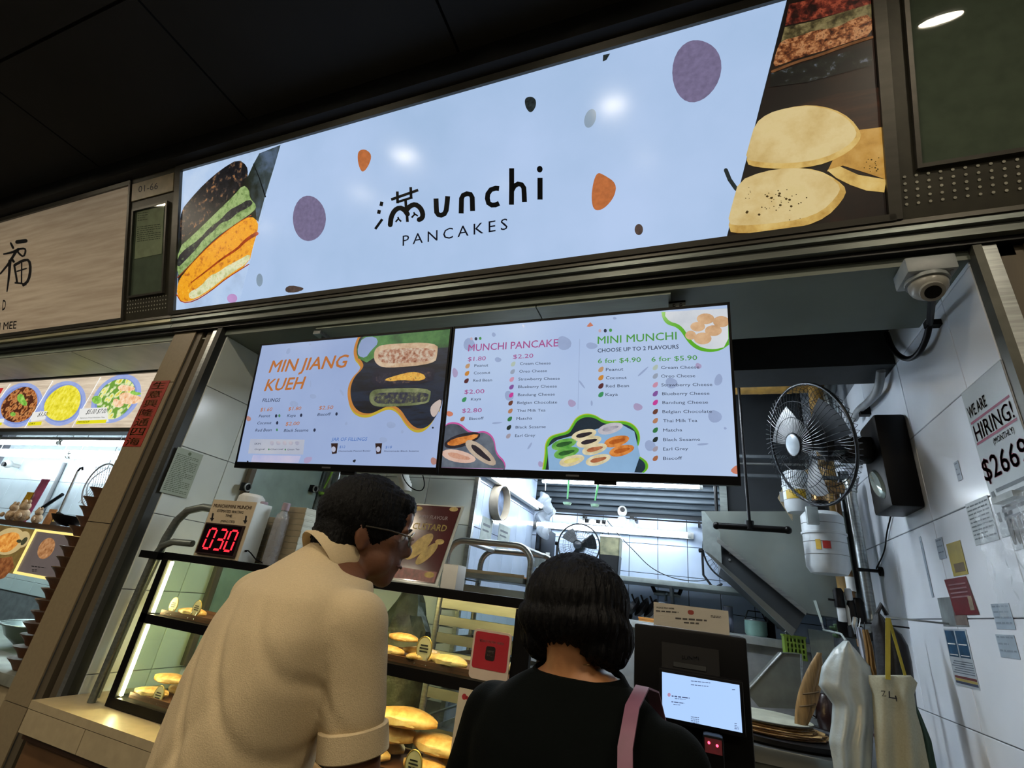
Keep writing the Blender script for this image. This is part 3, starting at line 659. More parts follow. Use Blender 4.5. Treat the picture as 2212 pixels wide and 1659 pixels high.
# ================= MENU SCREENS =================
TP = Plane((-1.887, 1.5, 0.372), (1, 0, 0), (0, -0.09, 0.554))
def tbox(mb, u0, u1, v0, v1, h0, h1):
    mb.add([TP.P(u, v, h) for h in (h0, h1) for (u, v) in ((u0, v0), (u1, v0), (u1, v1), (u0, v1))],
           [(0, 3, 2, 1), (4, 5, 6, 7), (0, 1, 5, 4), (1, 2, 6, 5), (2, 3, 7, 6), (3, 0, 4, 7)]); return mb
def tv(label, ua, ub, mn, ca, cb):
    t = thing('menu_screen', TP.P((ua+ub)/2, 0, -.02), label, 'television')
    v0, v1 = -0.006, 0.570
    mb = MB(); tbox(mb, ua, ub, v0, v1, -0.035, -0.002); tbox(mb, ua+.2, ub-.2, v0+.08, v1-.12, -0.075, -0.035)
    obj('casing', mb, m_blk, t)
    mb = MB(); tbox(mb, ua, ua+.008, v0, v1, -.002, .003); tbox(mb, ub-.008, ub, v0, v1, -.002, .003); tbox(mb, ua, ub, v1-.009, v1, -.002, .003); tbox(mb, ua, ub, v0, v0+.026, -.002, .004)
    obj('bezel', mb, m_blk, t)
    mb = MB(); c = (ua+ub)/2+ (.05); tbox(mb, c+.02, c+.09, v0-.012, v0, -.01, .0)
    obj('sensor_bump', mb, m_blk, t)
    mb = MB(); TP.ctx = (0, 0, 1)
    c = (ua+ub)/2
    mb.add([TP.P(c-.022, v0+.010, .0045), TP.P(c+.022, v0+.010, .0045), TP.P(c+.022, v0+.016, .0045), TP.P(c-.022, v0+.016, .0045)], [(0, 1, 2, 3)])
    obj('maker_badge', mb, mat('badge_grey', '55565a', rough=.3), t, smooth=False)
    sc = obj('screen', tbox(MB(), ua+.008, ub-.008, v0+.026, v1-.009, -.002, 0.0), mat(mn, ca, emit=S_TV, var=0, c2=cb, scale=3, rough=.22, spec=.25), t)
    return t, sc
t1, s1 = tv('left menu screen headed MIN JIANG KUEH with orange lettering', -0.004, 1.0075, 'screen_blue_left', 'a4b7de', '98acd6')  # left screen colour dimmed to imitate its oblique viewing angle
t2, s2 = tv('right menu screen headed MUNCHI PANCAKE and MINI MUNCHI', 1.013, 2.004, 'screen_blue_right', 'b9ceee', 'aec4ea')
E2 = S_TV
def sm(n, c, **k): return mat(n, c, emit=E2, var=k.pop('var', 0.04), rough=.14, **k)
# --- left screen, pixel frame of the enlarged detail
Z = TP.frame(480, 680, 4.254)
A = lambda nm, m, fn, par=s1, lab=None: art(nm, m, par, fn, lab)
def l_orange(b):
    text(b, Z, 'MIN JIANG', (428, 532), (1135, 482), 112, .0016, bold=.022, slant=.20)
    text(b, Z, 'KUEH', (386, 702), (738, 680), 112, .0016, bold=.022, slant=.20)
    for s, a, c in (('$1.60', (350, 888), (458, 884)), ('$1.80', (608, 880), (724, 876)), ('$2.50', (888, 872), (1018, 866)), ('$2.00', (582, 1018), (708, 1014))):
        text(b, Z, s, a, c, 34, .0016, bold=.008, slant=.15)
A('orange_lettering', sm('tx_orange', 'b8713a'), l_orange)
def l_dark(b):
    text(b, Z, 'FILLINGS', (370, 802), (530, 798), 32, .0016, bold=.01, slant=.15)
    for s, a, c in (('Peanut', (338, 944), (440, 940)), ('Kaya', (598, 940), (676, 937)), ('Biscoff', (876, 930), (996, 925)), ('Coconut', (322, 1008), (452, 1004)),
                    ('Red Bean', (305, 1074), (455, 1070)), ('Black Sesame', (568, 1076), (792, 1072))):
        text(b, Z, s, a, c, 27, .0016, bold=.004, slant=.15)
    for x, y in ((498, 930), (728, 924), (1053, 912), (508, 994), (851, 1060)): blob(b, Z, (x, y), (11, 16), .0016, n=12, ang=.2)
    text(b, Z, 'SKIN', (298, 1194), (356, 1192), 17, .0020)
    text(b, Z, 'Original', (300, 1244), (392, 1242), 16, .0020); text(b, Z, 'Charcoal', (445, 1244), (560, 1242), 16, .0020); text(b, Z, 'Green Tea', (600, 1246), (712, 1244), 16, .0020)
    text(b, Z, 'Homemade Peanut Butter', (1072, 1260), (1366, 1257), 15, .0016); text(b, Z, 'Homemade Black Sesame', (1490, 1260), (1808, 1259), 15, .0016)
A('dark_lettering', sm('tx_dark', '28304a'), l_dark)
def l_blue(b):
    text(b, Z, 'JAR OF FILLINGS', (1005, 1160), (1330, 1157), 32, .0016, bold=.006, slant=.15)
    text(b, Z, '$12', (1078, 1226), (1130, 1225), 24, .0016, slant=.15); text(b, Z, '$18', (1500, 1228), (1558, 1227), 24, .0016, slant=.15)
A('blue_lettering', sm('tx_blue', '4a74bd'), l_blue)
A('green_dots', sm('tx_green', '4d8a64'), lambda b: (blob(b, Z, (528, 928), (10, 15), .0016, n=10), blob(b, Z, (506, 1058), (9, 13), .0016, n=10), blob(b, Z, (432, 1237), (7, 9), .002, n=8), blob(b, Z, (583, 1239), (7, 9), .002, n=8)))
# photo with wavy yellow/orange border
W0 = [(1262, 205), (1240, 255), (1222, 320), (1225, 390), (1262, 430), (1290, 475), (1270, 520), (1210, 575), (1170, 660), (1165, 760), (1195, 860), (1260, 915), (1350, 925), (1430, 890), (1510, 850), (1580, 850), (1640, 900), (1680, 970), (1740, 1040), (1810, 1065), (1880, 1040), (1940, 970), (2000, 860)]
W = smoothpts(W0, 2, closed=False)
off = lambda P, dx, dy: [(x+dx, y+dy) for x, y in P]
TR = [(2030, 780), (2100, 130)]
A('photo_border', sm('bd_yellow', 'c2ab36'), lambda b: poly(b, Z, smoothpts(off(W0, -10, 24), 2, False)+[(1998, 900)]+TR[1:]+[(1300, 200)], .0004))
A('photo_border', sm('bd_orange', 'c48440'), lambda b: poly(b, Z, off(W, -14, 0)+[(2010, 850)]+TR[1:]+[(1262, 204)], .0008))
PH = [(1285, 203)]+off(W[3:], 14, -14)[:-1]+[(2020, 820), (2030, 770), (2100, 130)]
A('menu_photo', food('ph_menu_dark', ['070a12', '101828', '1c2c44', '0a0e16'], 6, E2*.8, stretch=(1, 1, 5)), lambda b: poly(b, Z, PH, .0012), lab='printed photo of three stacked filled pancakes')
A('menu_photo', food('ph_menu_green', ['1e3a26', '2f6a38', '55904c', '8fa6c0'], 5, E2*.8), lambda b: poly(b, Z, [(1300, 203), (1500, 190), (1800, 160), (2098, 132), (2080, 300), (1700, 330), (1420, 380), (1330, 440), (1250, 400), (1240, 320), (1262, 250)], .0016))
A('menu_photo', sm('ph_skyblue', '93a5cc'), lambda b: poly(b, Z, smoothpts([(1295, 210), (1410, 200), (1440, 260), (1370, 330), (1320, 400), (1250, 380), (1248, 300)], 1), .0020))
def roll(c, h, m1, m2, m3=None):
    (x0, y0), (x1, y1) = c
    pts = smoothpts([(x0, y0+h*.5), (x0+h*.1, y0+h*.15), (x0+h*.5, y0), (x1, y1), (x1-4, y1+h*.55), (x1-30, y1+h*.95), (x0+h*.5, y0+h*1.05), (x0+h*.1, y0+h*.85)], 2)
    A('menu_pancake', m1, lambda b: poly(b, Z, pts, .0024))
    cx = sum(p[0] for p in pts)/len(pts); cy = sum(p[1] for p in pts)/len(pts)
    A('menu_filling', m2, lambda b: poly(b, Z, [((x-cx)*.9+cx+14, (y-cy)*.62+cy+6) for x, y in pts], .0028))
roll(((1392, 270), (1985, 250)), 215, food('mp_tan', ['b08a6c', 'c8ab8c', 'd6c4ac'], 20, E2), food('mp_nut', ['7a3c28', 'b07a60', 'cdb8a4', 'd8ccb8'], 60, E2*.9))
roll(((1372, 500), (1960, 470)), 165, food('mp_black', ['0e1020', '181a30', '0a0a14'], 20, E2), food('mp_blackf', ['0a0a14', '14162a', '2a2a3c', '6a5040'], 60, E2))
roll(((1352, 680), (1920, 670)), 165, food('mp_dgreen', ['4a5234', '6c7650', '8a9068'], 20, E2), food('mp_greenf', ['1c1e30', '2e3044', '50543c', '8a8e70'], 60, E2))
A('menu_filling', food('mp_corn', ['a86a20', 'd8a040', 'e8b850', '1a1626'], 60, E2), lambda b: poly(b, Z, smoothpts([(1480, 600), (1600, 560), (1740, 525), (1850, 540), (1880, 590), (1800, 612), (1640, 600), (1560, 615)], 1), .0034))
A('menu_pancake', sm('mp_pale', 'c9b9b2'), lambda b: poly(b, Z, smoothpts([(1912, 860), (1950, 810), (2020, 770), (2012, 850), (1960, 945), (1925, 930)], 1), .0034))
A('skin_box', sm('skin_grey', 'bcc0cc', scale=8, c2='aab2c8'), lambda b: poly(b, Z, [(262, 1140), (760, 1148), (745, 1285), (240, 1275)], .0012))
A('skin_picture', sm('skin_row', 'c6bcc2', scale=30, c2='9aa2bc'), lambda b: [blob(b, Z, (460+i*58, 1180), (20, 20), .0016, n=12, wob=.1, seed=i) for i in range(5)])
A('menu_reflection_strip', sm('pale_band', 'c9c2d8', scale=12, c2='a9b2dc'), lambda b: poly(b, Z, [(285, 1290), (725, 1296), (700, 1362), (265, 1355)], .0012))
def jars(b):
    for x in (1002, 1408): poly(b, Z, [(x, 1182), (x+64, 1180), (x+52, 1275), (x+10, 1280)], .0014)
A('jar_picture', sm('jar_brown', '3a2624', scale=40, var=.3), jars)
A('jar_label', sm('jar_label', 'b9bed6'), lambda b: [blob(b, Z, (x, 1236), (20, 26), .0018, n=14) for x in (1026, 1436)])
m_mo = sm('tv_motif_grey', '9badd2'); m_mp = sm('tv_motif_mauve', 'ab9fc4'); m_mr = sm('tv_motif_red', 'b0847c')
A('motif', m_mo, lambda b: [blob(b, Z, c, r, .0004, n=14, wob=.08, ang=g) for c, r, g in (((608, 335), (16, 30), .5), ((835, 750), (28, 24), 0), ((1552, 1012), (40, 32), 0), ((660, 820), (36, 30), 0), ((1140, 1000), (12, 18), .5), ((1100, 715), (10, 36), -.5), ((812, 635), (6, 34), .05), ((1655, 1075), (12, 16), .4), ((1480, 1150), (34, 28), 0), ((808, 272), (9, 9), 0))])
A('motif', m_mp, lambda b: poly(b, Z, smoothpts([(755, 1310), (832, 1304), (820, 1340), (785, 1368), (748, 1360)], 1), .0004))
A('motif', m_mr, lambda b: (blob(b, Z, (243, 955), (20, 26), .0004, wob=.1), blob(b, Z, (1945, 1345), (28, 36), .0004, wob=.1)))
A('motif', sm('tv_motif_black', '20242e'), lambda b: (poly(b, Z, smoothpts([(1195, 1345), (1215, 1328), (1232, 1332), (1218, 1362)], 1), .0004), blob(b, Z, (1936, 1038), (9, 9), .0004, n=8), blob(b, Z, (235, 1348), (8, 8), .0004, n=8)))
# --- right screen
Z = TP.frame(940, 640, 3.253)
B = lambda nm, m, fn, lab=None: art(nm, m, s2, fn, lab)
def r_mag(b):
    text(b, Z, 'MUNCHI PANCAKE', (232, 388), (865, 352), 50, .0016, bold=.012)
    for s, a, c in (('$1.80', (230, 458), (356, 450)), ('$2.20', (548, 440), (690, 432)), ('$2.00', (206, 686), (346, 682)), ('$2.80', (190, 818), (328, 815))):
        text(b, Z, s, a, c, 30, .0016, bold=.006)
B('magenta_lettering', sm('tx_mag', 'a85590'), r_mag)
def r_grn(b):
    text(b, Z, 'MINI MUNCHI', (1142, 336), (1698, 304), 54, .0016, bold=.011)
    text(b, Z, '6 for $4.90', (1144, 472), (1446, 462), 34, .0016, bold=.008)
    text(b, Z, '6 for $5.90', (1520, 460), (1842, 448), 34, .0016, bold=.008)
B('green_lettering', sm('tx_grn', '4f9a44'), r_grn)
c1 = [('Peanut', 276, 498, 374), ('Coconut', 272, 550, 388), ('Red Bean', 268, 602, 400), ('Kaya', 252, 734, 322), ('Biscoff', 240, 870, 342)]
c2 = [('Cream Cheese', 596, 484, 812), ('Oreo Cheese', 592, 538, 786), ('Strawberry Cheese', 586, 592, 876), ('Blueberry Cheese', 584, 646, 856), ('Bandung Cheese', 582, 702, 842), ('Belgian Chocolate', 578, 758, 858), ('Thai Milk Tea', 576, 814, 776), ('Matcha', 572, 870, 682), ('Black Sesame', 566, 930, 778), ('Earl Grey', 562, 990, 704)]
c3 = [('Peanut', 1200, 524, 1322), ('Coconut', 1200, 582, 1346), ('Red Bean', 1200, 640, 1362), ('Kaya', 1198, 700, 1284)]
c4 = [('Cream Cheese', 1588, 510, 1856), ('Oreo Cheese', 1588, 570, 1828), ('Strawberry Cheese', 1590, 632, 1948), ('Blueberry Cheese', 1596, 694, 1928), ('Bandung Cheese', 1598, 756, 1918), ('Belgian Chocolate', 1598, 820, 1946), ('Thai Milk Tea', 1602, 884, 1842), ('Matcha', 1602, 950, 1736), ('Black Sesame', 1602, 1016, 1862), ('Earl Grey', 1602, 1082, 1778), ('Biscoff', 1602, 1148, 1736)]
def r_dk(b):
    text(b, Z, 'CHOOSE UP TO 2 FLAVOURS', (1142, 396), (1712, 368), 28, .0016, bold=.01)
    for s, x, y, e in c1+c2: text(b, Z, s, (x, y), (e, y-4), 20, .0016)
    for s, x, y, e in c3+c4: text(b, Z, s, (x, y+2), (e, y-1), 22, .0016)
    blob(b, Z, (288, 300), (10, 12), .0016, n=10); blob(b, Z, (1196, 243), (11, 13), .0016, n=10)
B('dark_lettering', sm('tx_dark2', '30384c'), r_dk)
CK = {'Peanut': 'c29a74', 'Coconut': 'cc8a3c', 'Red Bean': '5a3034', 'Kaya': '3f9460', 'Biscoff': 'a86a48', 'Cream Cheese': 'b4c4b8', 'Oreo Cheese': '98a4b8', 'Strawberry Cheese': 'cc93ac', 'Blueberry Cheese': '8558a0', 'Bandung Cheese': 'c8409a', 'Belgian Chocolate': '6c4034', 'Thai Milk Tea': 'b48060', 'Matcha': '357a44', 'Black Sesame': '23302e', 'Earl Grey': 'a39ba6'}
for k, cc in CK.items():
    def ic(b):
        for s, x, y, e in c1+c2+c3+c4:
            if s == k:
                big = x > 1000; X = (x-34 if x < 1000 else (1166 if x < 1300 else 1548)); X = X-12 if x < 1000 else X; q = 1.15 if big else 1
                poly(b, Z, smoothpts([(X-16*q, y+10), (X-17*q, y-8), (X-4*q, y-22*q), (X+16*q, y-26*q), (X+15*q, y-6), (X+4*q, y+10)], 1), .0016)
    B('flavour_swatch', sm('sw_'+k.replace(' ', '_').lower(), cc), ic)
B('dot', sm('dot_pink', 'c7aeb8'), lambda b: (blob(b, Z, (256, 300), (9, 11), .0016, n=10), blob(b, Z, (1158, 244), (10, 12), .0016, n=10)))
B('dot', sm('dot_green', '4a9a50'), lambda b: (blob(b, Z, (318, 297), (9, 11), .0016, n=10), blob(b, Z, (1233, 240), (11, 12), .0016, n=10)))
B('divider', m_mo, lambda b: stroke(b, Z, [(1016, 300), (1004, 796)], 3, .0012, round_=False))
B('motif', m_mo, lambda b: [blob(b, Z, c, r, .0004, n=14, wob=.08, ang=g) for c, r, g in (((905, 330), (48, 52), 0), ((240, 340), (40, 46), .4), ((1100, 348), (38, 24), 0), ((412, 270), (13, 16), 0), ((442, 446), (22, 18), 0), ((1030, 618), (34, 7), .9), ((1460, 530), (48, 7), -.75), ((1990, 588), (26, 44), .4), ((1965, 845), (46, 46), 0), ((665, 1052), (7, 30), .6), ((434, 890), (34, 7), -.1), ((620, 210), (9, 9), 0), ((1262, 155), (12, 10), 0), ((1100, 752), (7, 20), 0), ((1660, 610), (40, 40), 0), ((1510, 1050), (36, 40), 0), ((520, 700), (30, 36), 0), ((1880, 1040), (38, 8), -.1), ((2038, 928), (10, 9), 0))])
B('motif', m_mp, lambda b: [blob(b, Z, c, r, .0004, n=12, wob=.12) for c, r in (((960, 752), (26, 28)), ((1424, 778), (30, 28)), ((140, 538), (18, 36)), ((742, 1180), (18, 22)), ((1850, 490), (20, 22)))])
B('motif', sm('tv_motif_coral', 'cc7f66'), lambda b: (poly(b, Z, [(1064, 212), (1090, 182), (1112, 206), (1082, 216)], .0004), blob(b, Z, (102, 826), (22, 20), .0004, wob=.1), poly(b, Z, smoothpts([(2072, 1225), (2108, 1190), (2134, 1188), (2140, 1252), (2100, 1248)], 1), .0004)))
m_bp = sm('bd_pink', 'c85aa0'); m_bg = sm('bd_green', '5cb028'); m_by = sm('bd_ygreen', 'b4c430'); m_cr2 = food('mp_round', ['c09468', 'd8b088', 'e4c29c'], 14, E2)
BL = [(60, 920), (90, 888), (140, 882), (190, 900), (230, 940), (280, 958), (340, 942), (390, 965), (420, 1010), (428, 1080), (450, 1120), (480, 1145), (498, 1185), (492, 1215)]
B('photo_border', m_bp, lambda b: poly(b, Z, smoothpts(BL, 2, False)+[(30, 1205)], .0008))
phb = B('menu_photo', food('ph_slate', ['3c4450', '5a6474', '78838f'], 8, E2*.9), lambda b: poly(b, Z, smoothpts(off(BL, -5, 12), 2, False)[:-1]+[(478, 1212), (34, 1204)], .0014), 'printed photo of cut mini pancakes on slate')
def oval(c, r, g, m, m2, k=.62, h=.0020):
    B('menu_pancake', m, lambda b: blob(b, Z, c, r, h, ang=g, n=18, wob=.04)); B('menu_filling', m2, lambda b: blob(b, Z, c, (r[0]*k, r[1]*k*.75), h+.0004, ang=g, n=14, wob=.15))
f_org = food('mf_org', ['a8581c', 'd8843a', 'e89a4c'], 40, E2); f_blk = food('mf_blk', ['16141c', '2a2430', '0c0c12'], 40, E2)
oval((190, 1012), (128, 46), -.32, f_blk, f_org, .8)
oval((165, 1125), (118, 44), .18, food('mf_pinkbun', ['c4988c', 'd8b4a4', 'e0c4b4'], 16, E2), food('mf_ham', ['a86a54', 'd0a088', 'c08068'], 40, E2))
oval((320, 1100), (128, 48), .65, food('mf_bun', ['9a8878', 'b8a694', 'c8b8a4'], 16, E2), f_blk, .62, .0026)
BC = [(752, 1218), (770, 1110), (770, 1040), (800, 985), (860, 965), (930, 950), (960, 900), (990, 850), (1050, 822), (1120, 830), (1180, 870), (1240, 880), (1330, 872), (1400, 900), (1440, 960), (1440, 1030), (1410, 1080), (1400, 1110), (1450, 1130), (1495, 1165), (1500, 1210), (1470, 1240)]
B('photo_border', m_by, lambda b: poly(b, Z, smoothpts(BC, 2, False), .0008))
B('photo_border', m_bg, lambda b: poly(b, Z, smoothpts([((x-1120)*.985+1122, (y-1240)*.985+1240) for x, y in BC], 2, False), .0010))
BD = [((x-1120)*.94+1122, (y-1240)*.94+1240) for x, y in BC]
B('menu_photo', food('ph_teal', ['0c1a24', '122838', '1c3c50'], 5, E2), lambda b: poly(b, Z, smoothpts(BD, 2, False), .0014), 'printed photo of nine mini pancakes on a blue tray')
B('tray_picture', sm('tray_blue', '8fb6dc'), lambda b: poly(b, Z, [(790, 1060), (860, 1010), (1290, 890), (1400, 950), (1440, 1120), (1400, 1238), (800, 1222)], .0017))
f_gr = food('mf_green', ['3f8a34', '62a848', '86c060'], 30, E2); f_cr = food('mf_cream', ['c4b890', 'dccfa8', 'ece0c0'], 30, E2); f_g2 = food('mf_dg', ['1c4a1e', '2c6a30'], 40, E2)
for c, m, m2 in (((905, 1040), f_gr, f_g2), ((922, 1100), f_gr, f_g2), ((1045, 975), f_cr, f_blk), ((1080, 1022), f_cr, f_blk), ((1230, 930), food('mf_grey', ['b0aeb8', 'ccc8d0'], 40, E2), food('mf_grey2', ['8a8896', 'b8b4c0'], 50, E2)),
                 ((960, 1155), f_cr, food('mf_yel', ['d0c060', 'e4d890'], 40, E2)), ((1120, 1075), f_cr, food('mf_red', ['8c4028', 'c07850'], 40, E2)), ((1145, 1150), f_cr, food('mf_red', ['8c4028', 'c07850'], 40, E2)), ((1275, 1020), f_org, food('mf_do', ['9a4410', 'c86c20'], 40, E2)), ((1310, 1085), f_org, food('mf_do', [], 1))):
    oval(c, (88, 38), -.28, m, m2, .6, .0022)
BT = [(1590, 112), (1598, 160), (1630, 200), (1690, 215), (1730, 250), (1760, 300), (1800, 350), (1860, 385), (1940, 395), (2010, 380), (2066, 340)]
B('photo_border', m_bg, lambda b: poly(b, Z, smoothpts(BT, 2, False)+[(2060, 85)], .0008))
B('menu_photo', food('ph_plate', ['b8c0cc', 'd0d6de', 'e0e2e6'], 4, E2), lambda b: poly(b, Z, [(1618, 110)]+smoothpts(off(BT[1:-1], 18, -20), 2, False)+[(2060, 300), (2058, 86)], .0014), 'printed photo of round mini pancakes on a plate')
for c, r in (((1900, 160), (62, 38)), ((2010, 180), (58, 40)), ((1845, 215), (52, 34)), ((1955, 243), (60, 38)), ((1880, 298), (62, 42)), ((1795, 275), (38, 32))):
    B('menu_pancake', m_cr2, lambda b: blob(b, Z, c, r, .0018, n=18)); 
# mounts: ceiling bracket on the right, rail on the left
b_ = thing('screen_bracket', at(1460, 640, Y=1.5), 'steel bracket holding the right menu screen under the soffit', 'bracket')
c = at(1462, 655, Y=1.46)
mb = MB().box((c.x-.028, 1.475, .93), (c.x+.028, 1.480, 1.0035)); mb.box((c.x-.028, 1.475, .996), (c.x+.028, 1.56, 1.0035)); obj('plate', mb, m_alud, b_)
mb = MB().box((c.x-.04, 1.455, .92), (c.x+.03, 1.51, .955)); obj('clamp', mb, m_blkm, b_)
mb = MB()
for dx in (-.010, .012): mb.cyl((c.x+dx, 1.474, .985), (c.x+dx, 1.470, .985), .005, n=8)
obj('bolt', mb, m_blkm, b_)
b_ = thing('mounting_rail', at(690, 705, Z=1.0), 'white metal rail fixed under the soffit above the left menu screen', 'rail')
a = at(655, 692, Z=1.0); 
mb = MB().box((a.x-.02, 1.44, .985), (a.x+.02, 1.70, 1.003)); obj('channel', mb, m_alu, b_)
mb = MB().box((a.x-.03, 1.50, .955), (a.x+.03, 1.56, .984)); obj('clamp', mb, m_blkm, b_)
# ================= NEIGHBOURING STALL (left) =================
wn = obj('wall_back_neighbour', MB().box((-7.5, 2.906, FL), (XL-0.13, 3.0, 1.9)), m_grout, kind='structure', base=(-4.8, 2.906, FL))
tiles(wn, (-7.2, 2.906, -0.5), (1, 0, 0), (0, 0, 1), rng(0, 4.9, 0.3, 0.1), rng(0, 1.6, 0.3, 0.1), mat('neighbour_tile', 'c2d2d6', rough=0.2, var=.06, scale=3))
obj('ceiling_2', MB().box((-7.5, 1.62, 1.62), (-2.4, 3.0, 1.7)), m_soff, kind='structure')
sn = obj('trim_5', MB().box((-7.5, 1.42, 1.014), (-2.56, 1.70, 1.05)), m_soffl, kind='structure')
for x in (-4.6, -3.45): obj('soffit_board', MB().box((x, 1.425, 1.008), (x+1.14, 1.695, 1.0138)), mat('pale_soffit_board', 'b4b8ac', rough=.5, var=.15, scale=5), sn)
# picture menu light box
YM = 1.76
mt = thing('picture_menu', (-4.2, YM, .63), 'backlit strip menu with noodle plates above the tubes of the left stall', 'menu')
obj('casing', MB().box((-6.5, YM+.004, .633), (-2.7, YM+.09, 1.035)), m_blkm, mt)
MP = Plane((0, YM, 0), (1, 0, 0), (0, 0, 1))
mb = MB(); mb.box((-6.5, YM-.012, .622), (-2.7, YM+.004, .648)); mb.box((-6.5, YM-.012, 1.022), (-2.7, YM+.004, 1.04)); obj('frame_bar', mb, m_brz, mt)
pm = obj('panel', MB().box((-6.5, YM, .648), (-2.7, YM+.0035, 1.022)), food('menu_wood', ['b0a08c', 'c8b8a2', 'd8cab4'], 3, .95, stretch=(1, 12, 12)), mt)
Z = MP.frame(0, 700, 4.022)
e3 = .85
for i, (c, g, fc) in enumerate((((175, 705), .5, ['5a2c14', '9a5428', 'c88850', '4a2010']), ((550, 690), .5, ['c4b820', 'e8dc38', 'f4ec70']), ((1010, 650), .6, ['c8b840', 'e8e070', 'e0e8b8', '6c9a38']))):
    art('plate_picture', mat('plate_blue', '98a8dc', emit=e3, var=.05), pm, lambda b: blob(b, Z, c, (250 if i == 2 else 215, 175), .001, ang=-.75, n=32))
    art('plate_picture', mat('plate_blue_in', '7f92cf', emit=e3, var=.05), pm, lambda b: blob(b, Z, c, (208 if i == 2 else 182, 150), .002, ang=-.75, n=32))
    art('noodle_picture', food('noodle_%d' % i, fc, 26, e3, vor=(i != 1)), pm, lambda b: blob(b, Z, c, (200 if i == 2 else 168, 140), .003, ang=-.75, n=30, wob=.05, seed=i+3))
art('garnish_picture', food('garnish_green', ['4a8a24', '80b848', 'a4d468'], 30, e3), pm, lambda b: (blob(b, Z, (195, 660), (50, 36), .004, wob=.2, ang=.8), blob(b, Z, (845, 660), (42, 36), .004), blob(b, Z, (1180, 605), (40, 20), .004, wob=.2), blob(b, Z, (118, 785), (24, 18), .004)))
art('prawn_picture', food('prawn_orange', ['d88848', 'f0c8a0', 'f8e8d0'], 30, e3), pm, lambda b: (blob(b, Z, (1130, 650), (85, 55), .004, wob=.15), blob(b, Z, (1030, 690), (40, 40), .004, wob=.2), blob(b, Z, (1100, 560), (70, 30), .004, wob=.1)))
art('price_card', mat('card_white', 'e4e4e0', emit=e3, var=.02), pm, lambda b: (poly(b, Z, [(700, 738), (935, 724), (950, 850), (680, 868)], .0045), poly(b, Z, [(290, 770), (415, 756), (400, 828), (270, 850)], .0045), poly(b, Z, [(-40, 830), (45, 822), (40, 855), (-45, 860)], .0045)))
art('yellow_strip', mat('card_yellow', 'e0d818', emit=e3, var=.02), pm, lambda b: (poly(b, Z, [(675, 842), (935, 832), (926, 862), (664, 872)], .005), poly(b, Z, [(252, 856), (372, 848), (364, 880), (246, 886)], .005), poly(b, Z, [(-40, 860), (25, 857), (20, 880), (-45, 885)], .005)))
def prc(b):
    text(b, Z, '$5.00 $7.00', (750, 786), (925, 776), 42, .0055, slant=.2); text(b, Z, '$3.50', (330, 806), (408, 800), 36, .0055, slant=.2)
    text(b, Z, 'Signature Fried Hokkien Mee', (700, 824), (915, 818), 12, .0055)
    text(b, Z, 'DRY/SOUP', (680, 862), (780, 858), 16, .0055, bold=.012); text(b, Z, 'DRY', (262, 876), (310, 874), 16, .0055, bold=.012)
art('lettering', m_ink, pm, prc)
art('red_tab', mat('tab_red', 'c83030', emit=.8), pm, lambda b: poly(b, Z, [(-30, 560), (38, 556), (10, 606), (-40, 612)], .004))
art('divider', mat('div_white', 'f0f0ec', emit=1.0), pm, lambda b: [stroke(b, Z, [a, c], 7, .0035, round_=False) for a, c in (((95, 520), (10, 640)), ((465, 495), (220, 905)), ((880, 462), (630, 900)))])
# tubes under it
def n_tube(px, py, Y, lab, L=1.2):
    p = at(px, py, Y=Y); 
    return [((-3.0-L*k-.02*k-L if False else p.x-L+.9, Y, p.z)) for k in (0,)][0], p
z1 = at(130, 957, Y=2.3).z; z2 = at(150, 985, Y=2.4).z
for z, yt, lab in ((z1, 2.3, 'upper bright tube light in the left stall'), (z2, 2.4, 'lower bright tube light in the left stall')):
    for x0, s in ((-7.42, ', leftmost'), (-6.19, ', second from left'), (-4.96, ', third from left'), (-3.73, ', rightmost')):
        tube_light('tube_light', lab+s, (x0, yt, z), (x0+1.2, yt, z), (0, 0, .032), r=.02, hang=1.619, strength=L_TUBE_N, mtl='tube_glow_left', group='tube lights of the left stall')
# counter, shelf and picture boards
cn = thing('stall_counter', (-4.6, 1.75, FL), 'grey stone counter of the left stall beside the tan pillar', 'counter')
obj('top', MB().box((-7, 1.43, -.57), (-2.56, 2.1, -.53), .004), mat('grey_stone', '7c8078', rough=.4, var=.25, scale=12), cn)
obj('front_panel', MB().box((-7, 1.45, FL), (-2.56, 1.49, -.572)), m_ledge, cn)
sh_ = thing('display_shelf', (-4.4, 1.62, .03), 'dark rimmed shelf above the lit food pictures in the left stall', 'shelf')
obj('board', MB().box((-6, 1.60, .028), (-2.72, 1.85, .052)), mat('brown_shelf', '4a3a30', rough=.5), sh_)
obj('glass_front', MB().box((-6, 1.612, -.52), (-2.72, 1.616, .026)), m_glass, sh_)
for x in (-5.9, -4.3, -2.74): obj('post', MB().box((x, 1.62, -.53), (x+.015, 1.635, .027)), m_alu, sh_)
fr_ = thing('picture_board', at(95, 1200, Y=1.60), 'grey food picture with a glowing yellow border next to the stacked bowls', 'picture')
FP = Plane((0, 1.60, 0), (1, 0, 0), (0, 0, 1)); Z = FP.frame(0, 940, 5.185)
def fbox(u0, u1, v0, v1, h0, h1): return MB().box((u0, 1.60-h1, v0), (u1, 1.60-h0, v1))
obj('picture', fbox(-3.265, -2.90, -.185, .018, 0, .004), mat('picture_grey', '8a7c78', rough=.3, emit=.35, var=.05), fr_)
mb = MB()
for q in ((-3.277, -2.888, .012, .024), (-3.277, -2.888, -.197, -.185), (-3.277, -3.265, -.197, .024), (-2.90, -2.888, -.197, .024)): mb.box((q[0], 1.59, q[2]), (q[1], 1.60, q[3]))
obj('border', mb, lamp('border_glow', 'f4d47c', 1.1), fr_)
